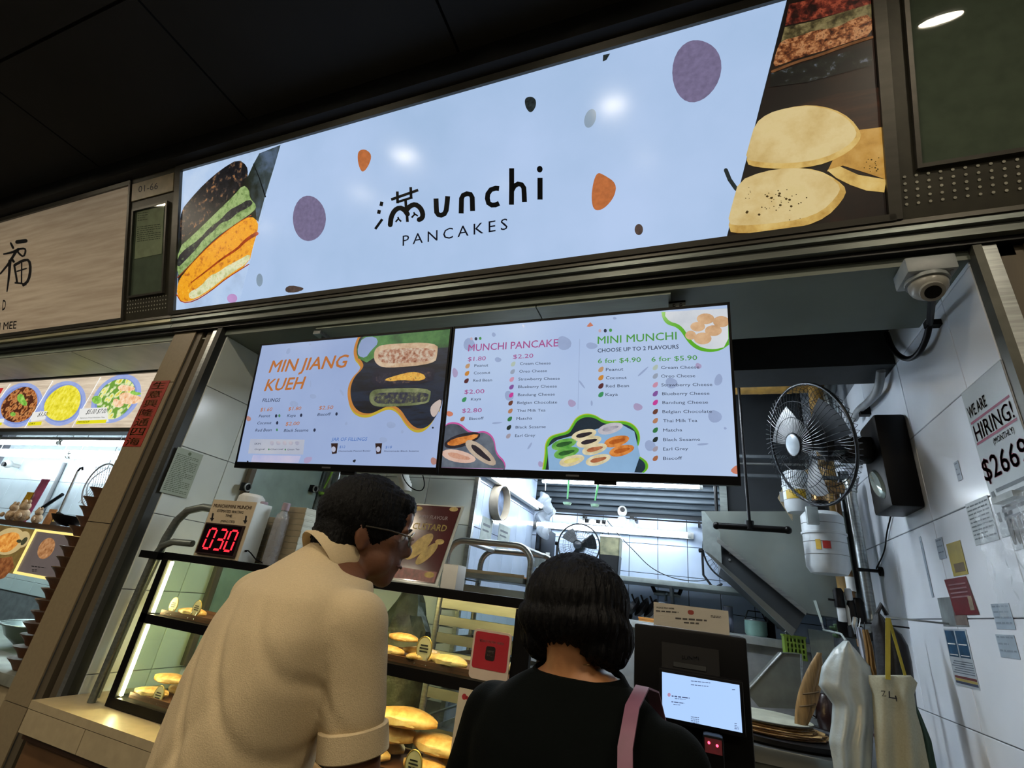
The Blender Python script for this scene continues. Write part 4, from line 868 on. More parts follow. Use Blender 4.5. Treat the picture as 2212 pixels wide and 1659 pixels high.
art('noodle_picture', food('noodle_brown', ['7a4a28', 'a87448', 'c49468'], 50, .8), fr_, lambda b: blob(b, Z, (530, 1270), (130, 82), .005, ang=-1.0, n=24))
art('print', m_ink, fr_, lambda b: (lines(b, Z, 365, 1455, 520, 1480, 1, 9, .005, dy=20), lines(b, Z, 370, 1500, 430, 1530, 2, 8, .005)))
fr2 = thing('picture_board', at(20, 1200, Y=1.60), 'orange noodle picture at the left edge of the photo', 'picture')
obj('picture', fbox(-3.75, -3.285, -.20, .02, 0, .004), food('pic_olive', ['6a5430', '8a7038', 'b09850'], 6, .5), fr2)
art('plate_picture', mat('pic_plate', 'd0b880', emit=.7, var=.05), fr2, lambda b: (blob(b, Z, (110, 1190), (190, 140), .005, ang=-.5, n=26), blob(b, Z, (270, 1170), (100, 70), .006, ang=-1, n=22)))
art('noodle_picture', food('noodle_orange', ['a85c1c', 'd88c38', 'f0b860'], 30, .8), fr2, lambda b: blob(b, Z, (100, 1200), (140, 105), .007, ang=-.6, n=24, wob=.08))
art('garnish_picture', food('pic_dark', ['2a2a1c', '4a4c34'], 40, .7), fr2, lambda b: (blob(b, Z, (235, 1190), (30, 20), .008), blob(b, Z, (290, 1190), (55, 24), .008, ang=-.9)))
art('noodle_picture', food('noodle_red', ['5c3018', '8a5028', 'a87040'], 30, .7), fr2, lambda b: poly(b, Z, [(0, 1380), (150, 1360), (170, 1480), (60, 1600), (0, 1620)], .005))
# stacked brown bowls beside the pillar
m_bowl = mat('brown_clay', '6e4e38', rough=.45, var=.25, scale=20)
bt = thing('clay_bowl', (-2.70, 1.50, -.528), 'scalloped brown bowl in the stack by the pillar, lowest', 'bowl', 'stacked brown bowls by the pillar')
prof = [(.0, .004), (.026, .0), (.030, .006), (.040, .022), (.058, .040), (.062, .044), (.056, .042), (.036, .024), (.02, .012), (0, .011)]
mb = MB().lathe((-2.70, 1.50, -.528), prof, n=16)
mb.v = [(x+(x+2.70)*.16*sin(8*atan2(y-1.5, x+2.70))*(1 if z > -.5 else 0), y+(y-1.5)*.16*sin(8*atan2(y-1.5, x+2.70))*(1 if z > -.5 else 0), z) for x, y, z in mb.v]
obj('body', mb, m_bowl, bt)
zz = -.528
for k in range(16):
    zz += .045
    copy_tree(bt, loc=(-2.70+random.uniform(-.008, .008), 1.50+random.uniform(-.006, .006), zz), rz=random.uniform(0, 1), label='scalloped brown bowl in the stack by the pillar, '+ORD[k+1])
# things on the shelf: plush, packets, a wok handle, poles, a fan
m_pl = mat('cream_plush', 'c8b090', rough=.9, var=.2, scale=40, bump=.5)
def plush(px, py, r, lab):
    c = at(px, py, Y=1.72); t = thing('plush_toy', (c.x, 1.72, .053), lab, 'toy')
    obj('body', MB().ell((c.x, 1.72, .053+r*.9), (r, r*.8, r*.95), 14, 9), m_pl, t); obj('head', MB().ell((c.x+.01, 1.71, .053+r*2.1), (r*.72, r*.6, r*.62), 14, 9), m_pl, t)
    for s in (-1, 1): obj('ear', MB().ell((c.x+.01+s*r*.5, 1.71, .053+r*2.75), (r*.28, r*.2, r*.3), 10, 6), m_pl, t); obj('paw', MB().ell((c.x+s*r*.9, 1.69, .053+r*.8), (r*.32, r*.3, r*.4), 10, 6), m_pl, t)
plush(32, 1100, .036, 'leftmost cream plush bear on the left stall shelf'); plush(62, 1085, .042, 'large cream plush bear in the middle of the three'); plush(84, 1112, .030, 'small cream plush bear on the right of the three')
def packet(px, Y, w_, h_, c, lab, rz=.1):
    p = at(px, 1130, Y=Y); z = .053
    t = thing('snack_packet', (p.x, Y, z), lab, 'packet')
    mb = MB()
    rings = []
    for k in range(7):
        s = k/6; th = .012*sin(pi*s)+.001
        rings.append([(p.x-w_/2+w_*q/5+rz*h_*s, Y+th*sgn_*sin(pi*min(max(q/5, .05), .95)), z+h_*s) for sgn_, qs in ((-1, range(6)), (1, range(5, -1, -1))) for q in qs])
    mb.loft(rings); obj('bag', mb, mat('packet_'+c, c, rough=.3, var=.2, scale=30), t)
    obj('crimp', MB().box((p.x-w_/2+rz*h_, Y-.002, z+h_), (p.x+w_/2+rz*h_, Y+.002, z+h_+.012)), mat('packet_'+c, c), t)
packet(28, 1.80, .07, .17, 'c4a030', 'yellow snack packet standing behind the plush bears'); packet(45, 1.82, .09, .26, 'a85c84', 'pink snack packet behind the yellow one')
packet(100, 1.66, .07, .07, 'cc9a6c', 'small orange packet right of the plush bears'); packet(112, 1.84, .06, .055, 'd8c070', 'small yellow packet left of the dark ladle bowl')
def pole(p0, p1, Y, r, m, name, lab, cat):
    a = at(*p0, Y=Y); b = at(*p1, Y=Y); t = thing(name, (min(a, b, key=lambda q: q.z)), lab, cat)
    obj('rod', MB().cyl(a, b, r, n=12), m, t); return t, a, b
t, a, b = pole((168, 1018), (118, 1130), 1.83, .007, m_alu, 'steel_ladle', 'chrome handled ladle leaning behind the shelf of the left stall', 'ladle')
obj('bowl', MB().lathe(b, [(.0, -.02), (.03, -.012), (.04, .006), (.036, .006), (.026, -.008), (0, -.014)], n=16), m_steel, t); obj('hook', MB().tube([a, a+Vector((.01, 0, .02)), a+Vector((.03, 0, .024)), a+Vector((.04, 0, .01))], .006), m_blk, t)
t, a, b = pole((140, 1000), (84, 1120), 2.882, .017, m_gry, 'grey_pipe', 'thick grey pipe running down the neighbour wall tiles', 'pipe')
t, a, b = pole((135, 1068), (84, 1102), 2.84, .016, m_blk, 'brush_handle', 'short black handle slanting in front of the grey pipe', 'handle')
t = thing('strainer', at(210, 1060, Y=1.95), 'large wire strainer hanging behind the bowls next to the pillar', 'strainer')
c = at(214, 1048, Y=1.95); mb = MB()
for k in range(14):
    g = .4+k*.16; mb.tube([c+Vector((.13*cos(g)*cos(t_), .03*sin(pi*abs(cos(t_))), .13*sin(t_))) for t_ in [pi*q/10 for q in range(-10, 11)]], .0018, n=4) if k < 2 else mb.tube([c+Vector((.13*cos(q)*.98, .02, -.13+.26*k/14)) for q in (0.2, 1.5, 2.9)], .0015, n=4)
for k in range(10): mb.tube([c+Vector((-.12+.024*k, .0, .12)), c+Vector((-.12+.024*k, .03, 0)), c+Vector((-.12+.024*k, .0, -.12))], .0015, n=4)
obj('mesh', mb, m_gry, t, kind='stuff'); obj('hanging_wire', MB().cyl(c+Vector((0, 0, .14)), (c.x, c.y, 1.619), .002, n=6), m_gry, t); obj('rim', MB().tube([c+Vector((.14*cos(q), 0, .14*sin(q))) for q in [2*pi*k/28 for k in range(28)]], .005, closed=True), m_gry, t)
t = thing('security_camera', at(17, 1002, Y=2.85), 'round white security camera on the neighbour wall at the left edge', 'camera')
c = at(17, 1002, Y=2.80); obj('shell', MB().ell(c, .042, 16, 10), m_wht, t); obj('lens', MB().cyl(c+Vector((.012, -.044, -.012)), c+Vector((.01, -.02, -.01)), .024, n=16), m_blk, t); obj('mount', MB().cyl(c, c+Vector((0, .105, .0)), .02, n=12), m_wht, t)
t = thing('wok', at(155, 1125, Y=1.66), 'black wok tilted at the right end of the left stall shelf', 'wok')
c = at(150, 1122, Y=1.70); mb = MB().lathe((c.x, 1.70, .056), [(0, 0), (.04, .006), (.07, .03), (.085, .055), (.08, .055), (.066, .032), (.036, .012), (0, .007)], n=22); obj('pan', mb, m_blkm, t)
obj('handle', MB().tube([(c.x-.08, 1.70, .11), (c.x-.11, 1.69, .118), (c.x-.15, 1.68, .115)], .009), m_blk, t)
t = thing('steel_bowl', at(0, 1395, Y=1.62), 'steel mixing bowl on the left stall counter at the photo edge', 'bowl')
obj('body', MB().lathe((-3.23, 1.80, -.529), [(.0, 0), (.07, .002), (.13, .05), (.16, .10), (.17, .104), (.155, .10), (.12, .05), (.06, .008), (0, .006)], n=28), m_steel, t)
obj('rim', MB().tube([(-3.23+.166*cos(q), 1.80+.166*sin(q), -.427) for q in [2*pi*k/30 for k in range(30)]], .005, closed=True), m_alu, t)
# red couplet strip on the pillar
t = thing('paper_strip', at(318, 895, Y=1.404), 'red paper strip with gold characters stuck on the tan pillar', 'paper')
RP = Plane((0, 1.4045, 0), (1, 0, 0), (0, 0, 1)); Z = RP.frame(0, 700, 4.022)
mb = MB(); pts = [RP.P(*RP.uv(*p), 0) for p in ((1325, 498), (1480, 492), (1240, 1066), (1090, 1066))]; x0_, x1_ = pts[0].x, pts[1].x; zt, zb = pts[0].z, pts[2].z
obj('sheet', MB().box((x0_, 1.4032, zb), (x1_, 1.4048, zt)), mat('couplet_red', '9c2c1c', rough=.5, var=.15, scale=20), t)
def cal(b):
    n = 7; hh = (zt-zb)/n
    for k, ch in enumerate('生意興隆通四海'):
        vs, fs = text_mesh(ch, .01); x_0 = min(v[0] for v in vs); x_1 = max(v[0] for v in vs); y_0 = min(v[1] for v in vs); y_1 = max(v[1] for v in vs)
        s_x = (x1_-x0_)*.74/(x_1-x_0); s_y = hh*.8/(y_1-y_0); top = zt-hh*(k+.9)
        b.add([(x0_+(x1_-x0_)*.13+(v[0]-x_0)*s_x, 1.4026, top+(v[1]-y_0)*s_y) for v in vs], fs)
art('gold_characters', mat('couplet_gold', '9c7c44', rough=.5, var=.1), t, cal)
# ================= DISPLAY CASE ON THE LEDGE =================
lg = thing('serving_ledge', (-1.3, 1.5, FL), 'cream tiled ledge carrying the black framed display case', 'ledge')
obj('top', MB().box((-2.17, 1.28, -.545), (-.25, 1.80, -.521)), m_ledge, lg)
for k in range(6):
    x = -2.17+k*.32
    obj('tile', MB().box((x+.0015, 1.281, -.613), (x+.3185, 1.296, -.547)), m_ledge, lg)
obj('recess', MB().box((-2.17, 1.32, FL), (-.25, 1.78, -.615)), m_brown, lg)
obj('trim', MB().box((-2.17, 1.30, -.635), (-.25, 1.32, -.616)), mat('dark_wood_trim', '3c2414', rough=.5), lg)
CX0, CX1, CY0, CY1 = -1.975, -.440, 1.40, 1.66
cs = thing('display_case', (-1.2, 1.57, -.52), 'two tier glass display case with black frame full of pancakes', 'display case')
for nm, z0, z1 in (('top_board', -.030, -.004), ('shelf', -.252, -.222), ('bottom_board', -.5195, -.490)):
    obj(nm, MB().box((CX0, CY0+.0085, z0+(.014 if z1 > -.3 else 0)), (CX1, CY1, z1)), m_blk, cs)
    obj('front_rail', MB().box((CX0, CY0, z0), (CX1, CY0+.008, z1)), m_blk, cs)
for x in (CX0, CX1-.05):
    for y in ((CY0, CY1-.02) if x > -1 else (CY0,)): obj('post', MB().box((x, y, -.489), (x+(.035 if x < -1 else .05), y+.02, -.031)), m_blk, cs)
for z0, z1 in ((-.221, -.031), (-.489, -.253)):
    obj('front_glass', MB().box((CX0+.036, CY0+.008, z0), (CX1-.051, CY0+.012, z1)), m_glass, cs)
    obj('back_glass', MB().box((CX0+.036, CY1-.012, z0), (-1.25, CY1-.008, z1)), m_glass, cs)
    obj('side_glass', MB().box((CX0+.012, CY0+.021, z0), (CX0+.016, CY1-.021, z1)), m_glass, cs)
    obj('led_strip', MB().box((CX0+.036, CY0+.013, z0+.004), (CX0+.044, CY0+.021, z1-.004)), lamp('led_warm', 'ffe9a8', L_LED), cs)
    obj('led_strip', MB().box((CX0+.06, CY0+.014, z1+.004), (CX1-.06, CY0+.024, z1+.012)), lamp('led_warm2', 'ffd890', L_LED), cs)
# tubular steel frame left of the case
tf = thing('bent_handrail', (-2.05, 1.42, -.52), 'bent grey steel tube frame at the left end of the display case', 'frame')
a1 = at(455, 1090, Y=1.50); 
obj('tube', MB().tube([(-2.10, 1.44, -.52), (-2.085, 1.44, -.2), (-2.07, 1.45, .05), (-2.055, 1.455, .12), (-2.02, 1.46, .165), (-1.95, 1.47, .185), (-1.84, 1.50, .18)], .016, n=12), m_alud, tf)
obj('tube', MB().tube([(-2.04, 1.395, -.52), (-2.03, 1.395, -.2), (-2.02, 1.395, -.03), (-1.995, 1.395, .015), (-1.95, 1.40, .036), (-1.86, 1.415, .038)], .013, n=12), m_alud, tf)
obj('clamp', MB().box((-2.085, 1.38, -.035), (-1.98, 1.45, -.008)), m_blk, tf)
# pancakes, trays, price tags
m_bread = food('bread_gold', ['94682f', 'c09658', 'd4b076', 'e0c48e'], 26, 0)
m_bread2 = food('bread_pale', ['c4a468', 'd8bc84', 'e8d4a4'], 30, 0)
m_tray = mat('brown_tray', '5c3a28', rough=.5, var=.1)
def tray(x0, x1, z, lab):
    t = thing('wooden_tray', ((x0+x1)/2, 1.55, z), lab, 'tray')
    obj('base', MB().box((x0, CY0+.035, z+.0008), (x1, CY1-.035, z+.008)), m_tray, t)
    mb = MB()
    for q in ((x0, x1, CY0+.035, CY0+.043), (x0, x1, CY1-.043, CY1-.035)): mb.box((q[0], q[2], z+.0085), (q[1], q[3], z+.018))
    obj('rim', mb, m_tray, t)
tray(-1.92, -1.50, -.222, 'brown tray on the upper shelf at the left end'); tray(-1.0, -.52, -.222, 'brown tray on the upper shelf between the two customers')
tray(-1.92, -1.45, -.490, 'brown tray on the lower shelf at the left end'); tray(-1.30, -.52, -.490, 'brown tray on the lower shelf between the two customers')
def bread_proto(name, m, lab):
    """half-moon folded pancake, 15 cm wide, crust shell and pale cut face"""
    t = bpy.data.objects.new(name, None); COL.objects.link(t); ORI[t.name] = Vector((0, 0, 0))
    mb = MB(); n = 18; rings = []
    for i in range(9):
        u = -1+2*i/8; k = max(0, 1-abs(u)**1.7)**.75
        r = []
        for j in range(12):
            a = 2*pi*j/12; yy = .048*k*cos(a); zz_ = .021*(.35+.65*k)*max(-.55, sin(a))
            r.append((u*.078, yy-(.01*u*u), zz_+.0125))
        rings.append(r)
    mb.loft(rings); obj('crust', mb, m, t, ang=80)
    mb = MB(); r2 = []
    for i in range(9):
        u = -1+2*i/8; k = max(0, 1-abs(u)**1.7)**.75; r2.append([(u*.070, -.046*k-.004+.0*j, .010+.012*k*(j/3-.2)+.002*sin(9*u+j)) for j in range(4)])
    vs = [p for r in r2 for p in r]; fs = [(i*4+j, (i+1)*4+j, (i+1)*4+j+1, i*4+j+1) for i in range(8) for j in range(3)]
    mb.add(vs, fs); obj('filling', mb, m_bread2, t, ang=80)
    return t
bp = bread_proto('folded_pancake', m_bread, '')
bp2 = bread_proto('folded_pancake', m_bread2, '')
def bread(x, y, z, rz, s, lab, pale=False, rx=0.0, grp='pancakes in the display case'):
    c = copy_tree(bp2 if pale else bp, loc=(x, y, z), rz=rz); c.rotation_euler.x = rx; c.scale = (s, s, s*.95)
    c['label'] = lab; c['category'] = 'pancake'; c['group'] = grp; return c
def bx(px, py, z, Y): p = at(px, py, Y=Y); return p.x
S1 = -.2100; S2 = -.4780
L1_ = 'golden folded pancake on the upper shelf, '
U = 'golden folded pancake on the upper shelf, '; D = 'golden folded pancake on the lower shelf, '
for (x, y, z, rz, q, lab, pale) in (
    (-1.80, 1.475, S1, .15, .82, U+'left end beside the two price tags', 0), (-1.72, 1.575, S1, -.3, .8, U+'left end at the back', 0),
    (-.925, 1.47, S1, .15, .80, U+'just right of the khaki sleeve', 0), (-.86, 1.575, S1, .3, .80, U+'behind the round price tag', 0), (-.80, 1.475, S1, .9, .72, U+'at the round price tag', 0),
    (-.90, 1.52, S1+.037, -.1, .75, U+'on top of two others near the sleeve', 0), (-.705, 1.475, S1, -.25, .92, 'pale crumpled pancake left of the red payment sign', 1), (-.60, 1.575, S1, .3, .9, 'pale pancake partly behind the red payment sign', 1),
    (-1.86, 1.475, S2, .3, .85, D+'left end in front', 0), (-1.84, 1.575, S2, -.2, .9, D+'left end at the back', 0), (-1.85, 1.52, S2+.038, .1, .9, D+'left end on top behind the price tag', 0),
    (-.94, 1.48, S2, .2, 1.1, D+'beside the forearm, undermost', 0), (-.93, 1.585, S2, -.15, 1.0, D+'beside the forearm at the back', 0), (-.73, 1.49, S2, -.2, 1.1, D+'undermost next to the white standee', 0), (-.72, 1.595, S2, .2, 1.0, D+'at the back by the white standee', 0),
    (-.90, 1.53, S2+.042, .3, 1.30, D+'second layer beside the forearm', 0), (-.73, 1.54, S2+.042, -.3, 1.30, D+'second layer by the white standee', 0), (-.85, 1.53, S2+.088, .1, 1.40, D+'topmost of the pile', 0)):
    bread(x, y, z, rz, q, lab, bool(pale))
for o in (bp, bp2):
    for ch in list(o.children): bpy.data.objects.remove(ch)
    bpy.data.objects.remove(o)
def tag_(px, py, z, lab, s=1.0):
    p = at(px, py, Y=1.445); h = max(.03, p.z-z)
    t = thing('price_tag', (p.x, 1.445, z), lab, 'price tag', 'oval price tags in the display case')
    obj('plate', MB().cyl((p.x, 1.444, p.z), (p.x, 1.447, p.z), 1, n=28), mat('tag_cream', 'cfc6a4', rough=.4, var=.03), t)
    o = t.children[0]; me = o.data
    for v in me.vertices: v.co.x = v.co.x*.019*s; v.co.z = (v.co.z-(p.z-z))*.025*s+(p.z-z)
    obj('gold_rim', MB().tube([(p.x+.020*s*cos(q), 1.4455, p.z+.026*s*sin(q)) for q in [2*pi*k/28 for k in range(28)]], .0018*s, n=6, closed=True), mat('tag_gold', 'b09858', rough=.3, metal=.6), t)
    mb = MB()
    for dx in (-.012, .012): mb.tube([(p.x+dx*s, 1.4425, p.z-.012*s), (p.x+dx*1.3*s, 1.435, z+.006), (p.x+dx*s, 1.46, z+.001)], .0014, n=6)
    obj('stand', mb, m_alu, t)
    TPn = Plane((p.x, 1.4436, p.z), (1, 0, 0), (0, 0, 1)); mb = MB()
    for k, wd in enumerate((.010, .012, .011)): 
        v = .006-k*.0065; mb.add([TPn.P(-wd*s, v*s, .0003), TPn.P(wd*s, v*s, .0003), TPn.P(wd*s, (v+.0032)*s, .0003), TPn.P(-wd*s, (v+.0032)*s, .0003)], [(0, 1, 2, 3)])
    obj('print', mb, m_ink, t, smooth=False)
tag_(375, 1307, -.2215, 'oval price tag on the upper shelf, leftmost'); tag_(425, 1314, -.2215, 'oval price tag on the upper shelf, second from left')
tag_(342, 1503, -.4895, 'oval price tag on the lower shelf at the left end', 1.15); tag_(916, 1402, -.2215, 'oval price tag in front of the pale pancakes, upper shelf', 1.25); tag_(893, 1652, -.4895, 'oval price tag on the lower shelf at the bottom of the photo', 1.25)
# ---------------- on top of the case ----------------
T0 = -.0035
tb_ = thing('waiting_time_box', (-1.72, 1.46, T0), 'white box with red 030 waiting time display on the display case', 'display box')
bx0, bx1, bz = -1.84, -1.605, .213
obj('casing', MB().box((bx0, 1.423, T0), (bx1, 1.50, bz), .002), mat('box_white', 'c3ccc8', rough=.45, var=.04), tb_)
BP = Plane((0, 1.4222, 0), (1, 0, 0), (0, 0, 1)); Z = BP.frame(380, 1000, 4.254)
obj('front_card', MB().box((bx0, 1.4205, T0+.001), (bx1, 1.4225, bz)), mat('card_warm_tint', 'b9aa90', rough=.6, var=.04), tb_)  # beige tone paints warm hall light onto the white front
BP = Plane((0, 1.4203, 0), (1, 0, 0), (0, 0, 1)); Z = BP.frame(380, 1000, 4.254)
a = BP.uv(292, 562); b = BP.uv(545, 855); c = BP.uv(625, 592); d = BP.uv(212, 822)
dx0, dx1, dz0, dz1 = (a[0]+d[0])/2, (b[0]+c[0])/2, (b[1]+d[1])/2, (a[1]+c[1])/2
dp = obj('display', MB().box((dx0, 1.413, dz0), (dx1, 1.4203, dz1)), mat('display_dark', '14060a', rough=.15), tb_)
mb = MB()
for q in ((dx0-.005, dx1+.005, dz1, dz1+.005), (dx0-.005, dx1+.005, dz0-.005, dz0), (dx0-.005, dx0, dz0, dz1), (dx1, dx1+.005, dz0, dz1)): mb.box((q[0], 1.411, q[2]), (q[1], 1.4203, q[3]))
obj('display_frame', mb, mat('display_frame_brown', '2c1a18', rough=.4), tb_)
seg = {'0': 'abcdef', '3': 'abcdg'}
for i, ch in enumerate('030'):
    mb = MB(); w_ = (dx1-dx0); X = dx0+w_*(.12+.29*i); hh = (dz1-dz0)*.70; zb_ = dz0+(dz1-dz0)*.15; cw = w_*.19; th = .0075; sl = .10
    P = lambda u, v: (X+u+v*sl, zb_+v)
    def hb(v): 
        q = [P(th*.5, v-th/2), P(cw-th*.5, v-th/2), P(cw-th*.9, v+th/2), P(th*.9, v+th/2)]
        mb.prism([(x, 1.4128, z) for x, z in q], (0, -.0008, 0))
    def vb(u, v0, v1):
        q = [P(u-th/2, v0+.003), P(u+th/2, v0+.003), P(u+th/2, v1-.003), P(u-th/2, v1-.003)]
        mb.prism([(x, 1.4128, z) for x, z in q], (0, -.0008, 0))
    for s in seg[ch]:
        {'a': lambda: hb(hh), 'd': lambda: hb(0), 'g': lambda: hb(hh/2), 'b': lambda: vb(cw, hh/2, hh), 'c': lambda: vb(cw, 0, hh/2), 'e': lambda: vb(0, 0, hh/2), 'f': lambda: vb(0, hh/2, hh)}[s]()
    obj('digit', mb, lamp('digit_red', 'ff2434', 1.6), dp, smooth=False)
def bxt(b):
    text(b, Z, 'ESTIMATED WAITING', (378, 450), (618, 468), 26, .0008, bold=.011); text(b, Z, 'TIME', (452, 495), (512, 500), 25, .0008, bold=.011); text(b, Z, '(MINUTES)', (408, 545), (538, 552), 24, .0008)
    for x, y in ((335, 462), (640, 486)): stroke(b, Z, [(x+8, y), (x-2, y+50)], 15, .0008, round_=False); poly(b, Z, [(x-22, y+42), (x+20, y+44), (x-6, y+76)], .0008)
art('lettering', m_ink, tb_, bxt)
art('maroon_lettering', mat('ink_maroon', '5c2a22'), tb_, lambda b: text(b, Z, 'MUNCHI/MINI MUNCHI', (345, 406), (690, 428), 33, .0008, bold=.012))
obj('cable', MB().tube([(bx1+.001, 1.44, .035), (bx1+.012, 1.44, .038), (bx1+.02, 1.45, .03), (bx1+.03, 1.47, .012), (bx1+.05, 1.50, -.0005)], .0022), m_blk, tb_)
obj('plug', MB().cyl((bx1, 1.44, .035), (bx1+.008, 1.44, .036), .004, n=10), m_blk, tb_)
# cartons
m_ct = mat('carton_white', 'b8bcae', rough=.6, var=.06)
m_cf = mat('carton_kraft', '8a8068', rough=.6, var=.1)
def cartons(x, y, n, lab, w_=.095, d_=.11, h_=.0225):
    p = None
    for k in range(n):
        loc = (x+random.uniform(-.002, .002), y, T0+k*(h_+.0004)+.0003)
        if p is None:
            p = thing('takeaway_box', loc, lab+', lowest', 'box', 'flat takeaway boxes stacked on the case')
            obj('body', MB().box((loc[0]-w_/2, y-d_/2, loc[2]), (loc[0]+w_/2, y+d_/2, loc[2]+h_*.8), .001), m_ct, p)
            obj('lid', MB().box((loc[0]-w_/2-.001, y-d_/2-.001, loc[2]+h_*.8), (loc[0]+w_/2+.001, y+d_/2+.001, loc[2]+h_), .0005), m_ct, p)
            obj('front_flap', MB().box((loc[0]-w_/2+.001, y-d_/2-.002, loc[2]+.0005), (loc[0]+w_/2-.001, y-d_/2-.0005, loc[2]+h_*.985)), m_cf, p)
        else: copy_tree(p, loc=loc, rz=random.uniform(-.02, .02), label=lab+', '+ORD[k])
cartons(-1.525, 1.61, 10, 'white takeaway box in the right stack'); cartons(-1.645, 1.62, 8, 'dim takeaway box in the left stack', w_=.08)
m_bt = film('bottle_plastic', 'b4b8c0', .45); m_cap = mat('mauve_cap', '9a8c98', rough=.4)
def bottle(x, y, h_, lab):
    t = thing('plastic_bottle', (x, y, T0), lab, 'bottle', 'clear bottles behind the waiting time box')
    obj('body', MB().lathe((x, y, T0), [(0, 0), (.026, 0), (.028, .004), (.028, h_*.7), (.024, h_*.8), (.012, h_*.86), (.012, h_*.9)], n=20), m_bt, t)
    obj('cap', MB().lathe((x, y, T0), [(.015, h_*.88), (.015, h_), (.012, h_+.002), (0, h_+.002)], n=18), m_cap, t)
for x, y, h_, l in ((at(545, 1085, Y=1.53).x, 1.53, .225, 'clear bottle right behind the waiting time box, left one'), (at(572, 1083, Y=1.53).x, 1.53, .235, 'clear bottle behind the waiting time box, middle one'), (-1.745+.19, 1.52, .235, 'clear bottle at the corner of the carton stack')): bottle(x, y, h_, l)
t = thing('plastic_tub', (at(550, 1060, Y=1.60).x, 1.60, T0), 'translucent tub with a white printed lid behind the bottles', 'tub')
x = t.location.x; obj('body', MB().lathe((x, 1.60, T0), [(0, 0), (.045, 0), (.052, .22), (.05, .222), (.0, .222)], n=22), m_bt, t); obj('lid', MB().lathe((x, 1.60, T0), [(.054, .222), (.056, .226), (.054, .262), (.04, .275), (0, .277)], n=22), m_wht, t)
# poster stand
def P4(BLc, BRc, TRc, TLc): return [Vector(p) for p in (BLc, BRc, TRc, TLc)]
YB0, YT0 = 1.425, 1.485
q = [at(837, 1247, Y=YB0), at(945, 1255, Y=YB0), at(1003, 1090.5, Y=YT0), at(895, 1090.5, Y=YT0)]
q[0].z = q[1].z = T0+.002; q[2].z = q[3].z = (q[2].z+q[3].z)/2
PO = Plane(q[0], q[1]-q[0], q[3]-q[0]); nrm = PO.n
if nrm.y > 0: nrm = -nrm
ps = thing('poster_stand', (sum(v.x for v in q)/4, 1.45, T0), 'maroon NEW FLAVOUR CUSTARD poster in an acrylic stand on the case', 'poster')
obj('acrylic', MB().prism([v-nrm*.001 for v in q], -nrm*.003), mat('acrylic_white', 'b8c0bc', rough=.15), ps)
obj('base', MB().box((q[0].x, YB0, T0), (q[1].x+.01, YB0+.07, T0+.004)), mat('acrylic_white', 'c'), ps)
def inset(q, a, b, c, d):
    L = lambda s, t_: q[0]*(1-s)*(1-t_)+q[1]*s*(1-t_)+q[2]*s*t_+q[3]*(1-s)*t_
    return L, [L(a, c), L(b, c), L(b, d), L(a, d)]
Lq, pin = inset(q, .03, .95, .03, .98)
pp = obj('sheet', MB().prism([v+nrm*.0004 for v in pin], nrm*.0004), mat('poster_maroon', '4a1c20', rough=.12, var=.15, scale=8, coat=.5), ps)
class QP:   # print frame on the sheared sheet
    def __init__(s, q): s.q = q; s.o = q[0]; s.u = (q[1]-q[0]); s.v = (q[3]-q[0]); s.n = nrm
    def uv(s, x, y): return x, y
    def P(s, u, v, h): return s.o+s.u*u+s.v*v+s.n*h
class QT(QP):
    def __init__(s, q): QP.__init__(s, q)
qp = QP(q)
def ptxt(b, s, x0, x1, y, hh, bold=0):
    vs, fs = text_mesh(s, bold); a0 = min(v[0] for v in vs); a1 = max(v[0] for v in vs)
    b.add([qp.P(x0+(v[0]-a0)/(a1-a0)*(x1-x0), y+v[1]/.73*hh, .0016) for v in vs], fs)
art('yellow_lettering', mat('poster_yellow', 'b09a3c', rough=.3), pp, lambda b: ptxt(b, 'CUSTARD', .14, .86, .655, .085, .02))
art('white_lettering', mat('poster_white', 'a89aa0', rough=.3), pp, lambda b: ptxt(b, 'NEW FLAVOUR', .22, .82, .80, .05, .01))
def qblob(b, c, r, ang=0, n=20, h=.0014, wob=0):
    b.add([qp.P(c[0]+r[0]*cos(2*pi*k/n)*(1+wob*sin(4*pi*k/n))*cos(ang)-r[1]*sin(2*pi*k/n)*sin(ang)*.7, c[1]+(r[0]*cos(2*pi*k/n)*sin(ang)*.7+r[1]*sin(2*pi*k/n)), h) for k in range(n)], [tuple(range(n))])
art('pancake_picture', food('poster_pancake', ['7a6224', 'a08838', 'bca050'], 40, 0), pp, lambda b: (qblob(b, (.42, .44), (.30, .10), .75), qblob(b, (.62, .36), (.24, .075), .8, h=.0018)))
art('pancake_picture', food('poster_pancake', [], 1), pp, lambda b: (qblob(b, (.80, .52), (.09, .035)), qblob(b, (.13, .93), (.09, .03)), qblob(b, (.88, .95), (.09, .03)), qblob(b, (.80, .12), (.10, .035))))
art('pink_band', mat('poster_pink', '8c5450', rough=.3, var=.3, scale=90), pp, lambda b: b.add([qp.P(.04, .04, .0012), qp.P(.93, .04, .0012), qp.P(.93, .16, .0012), qp.P(.04, .17, .0012)], [(0, 1, 2, 3)]))
t = thing('white_box', (at(972, 1240, Y=1.44).x, 1.46, T0), 'small plain white box right of the custard poster', 'box')
x = t.location.x; obj('body', MB().box((x-.022, 1.43, T0), (x+.030, 1.49, .066), .002), m_wht, t); obj('flap', MB().box((x-.021, 1.431, .0662), (x+.029, 1.489, .068)), m_paper, t)
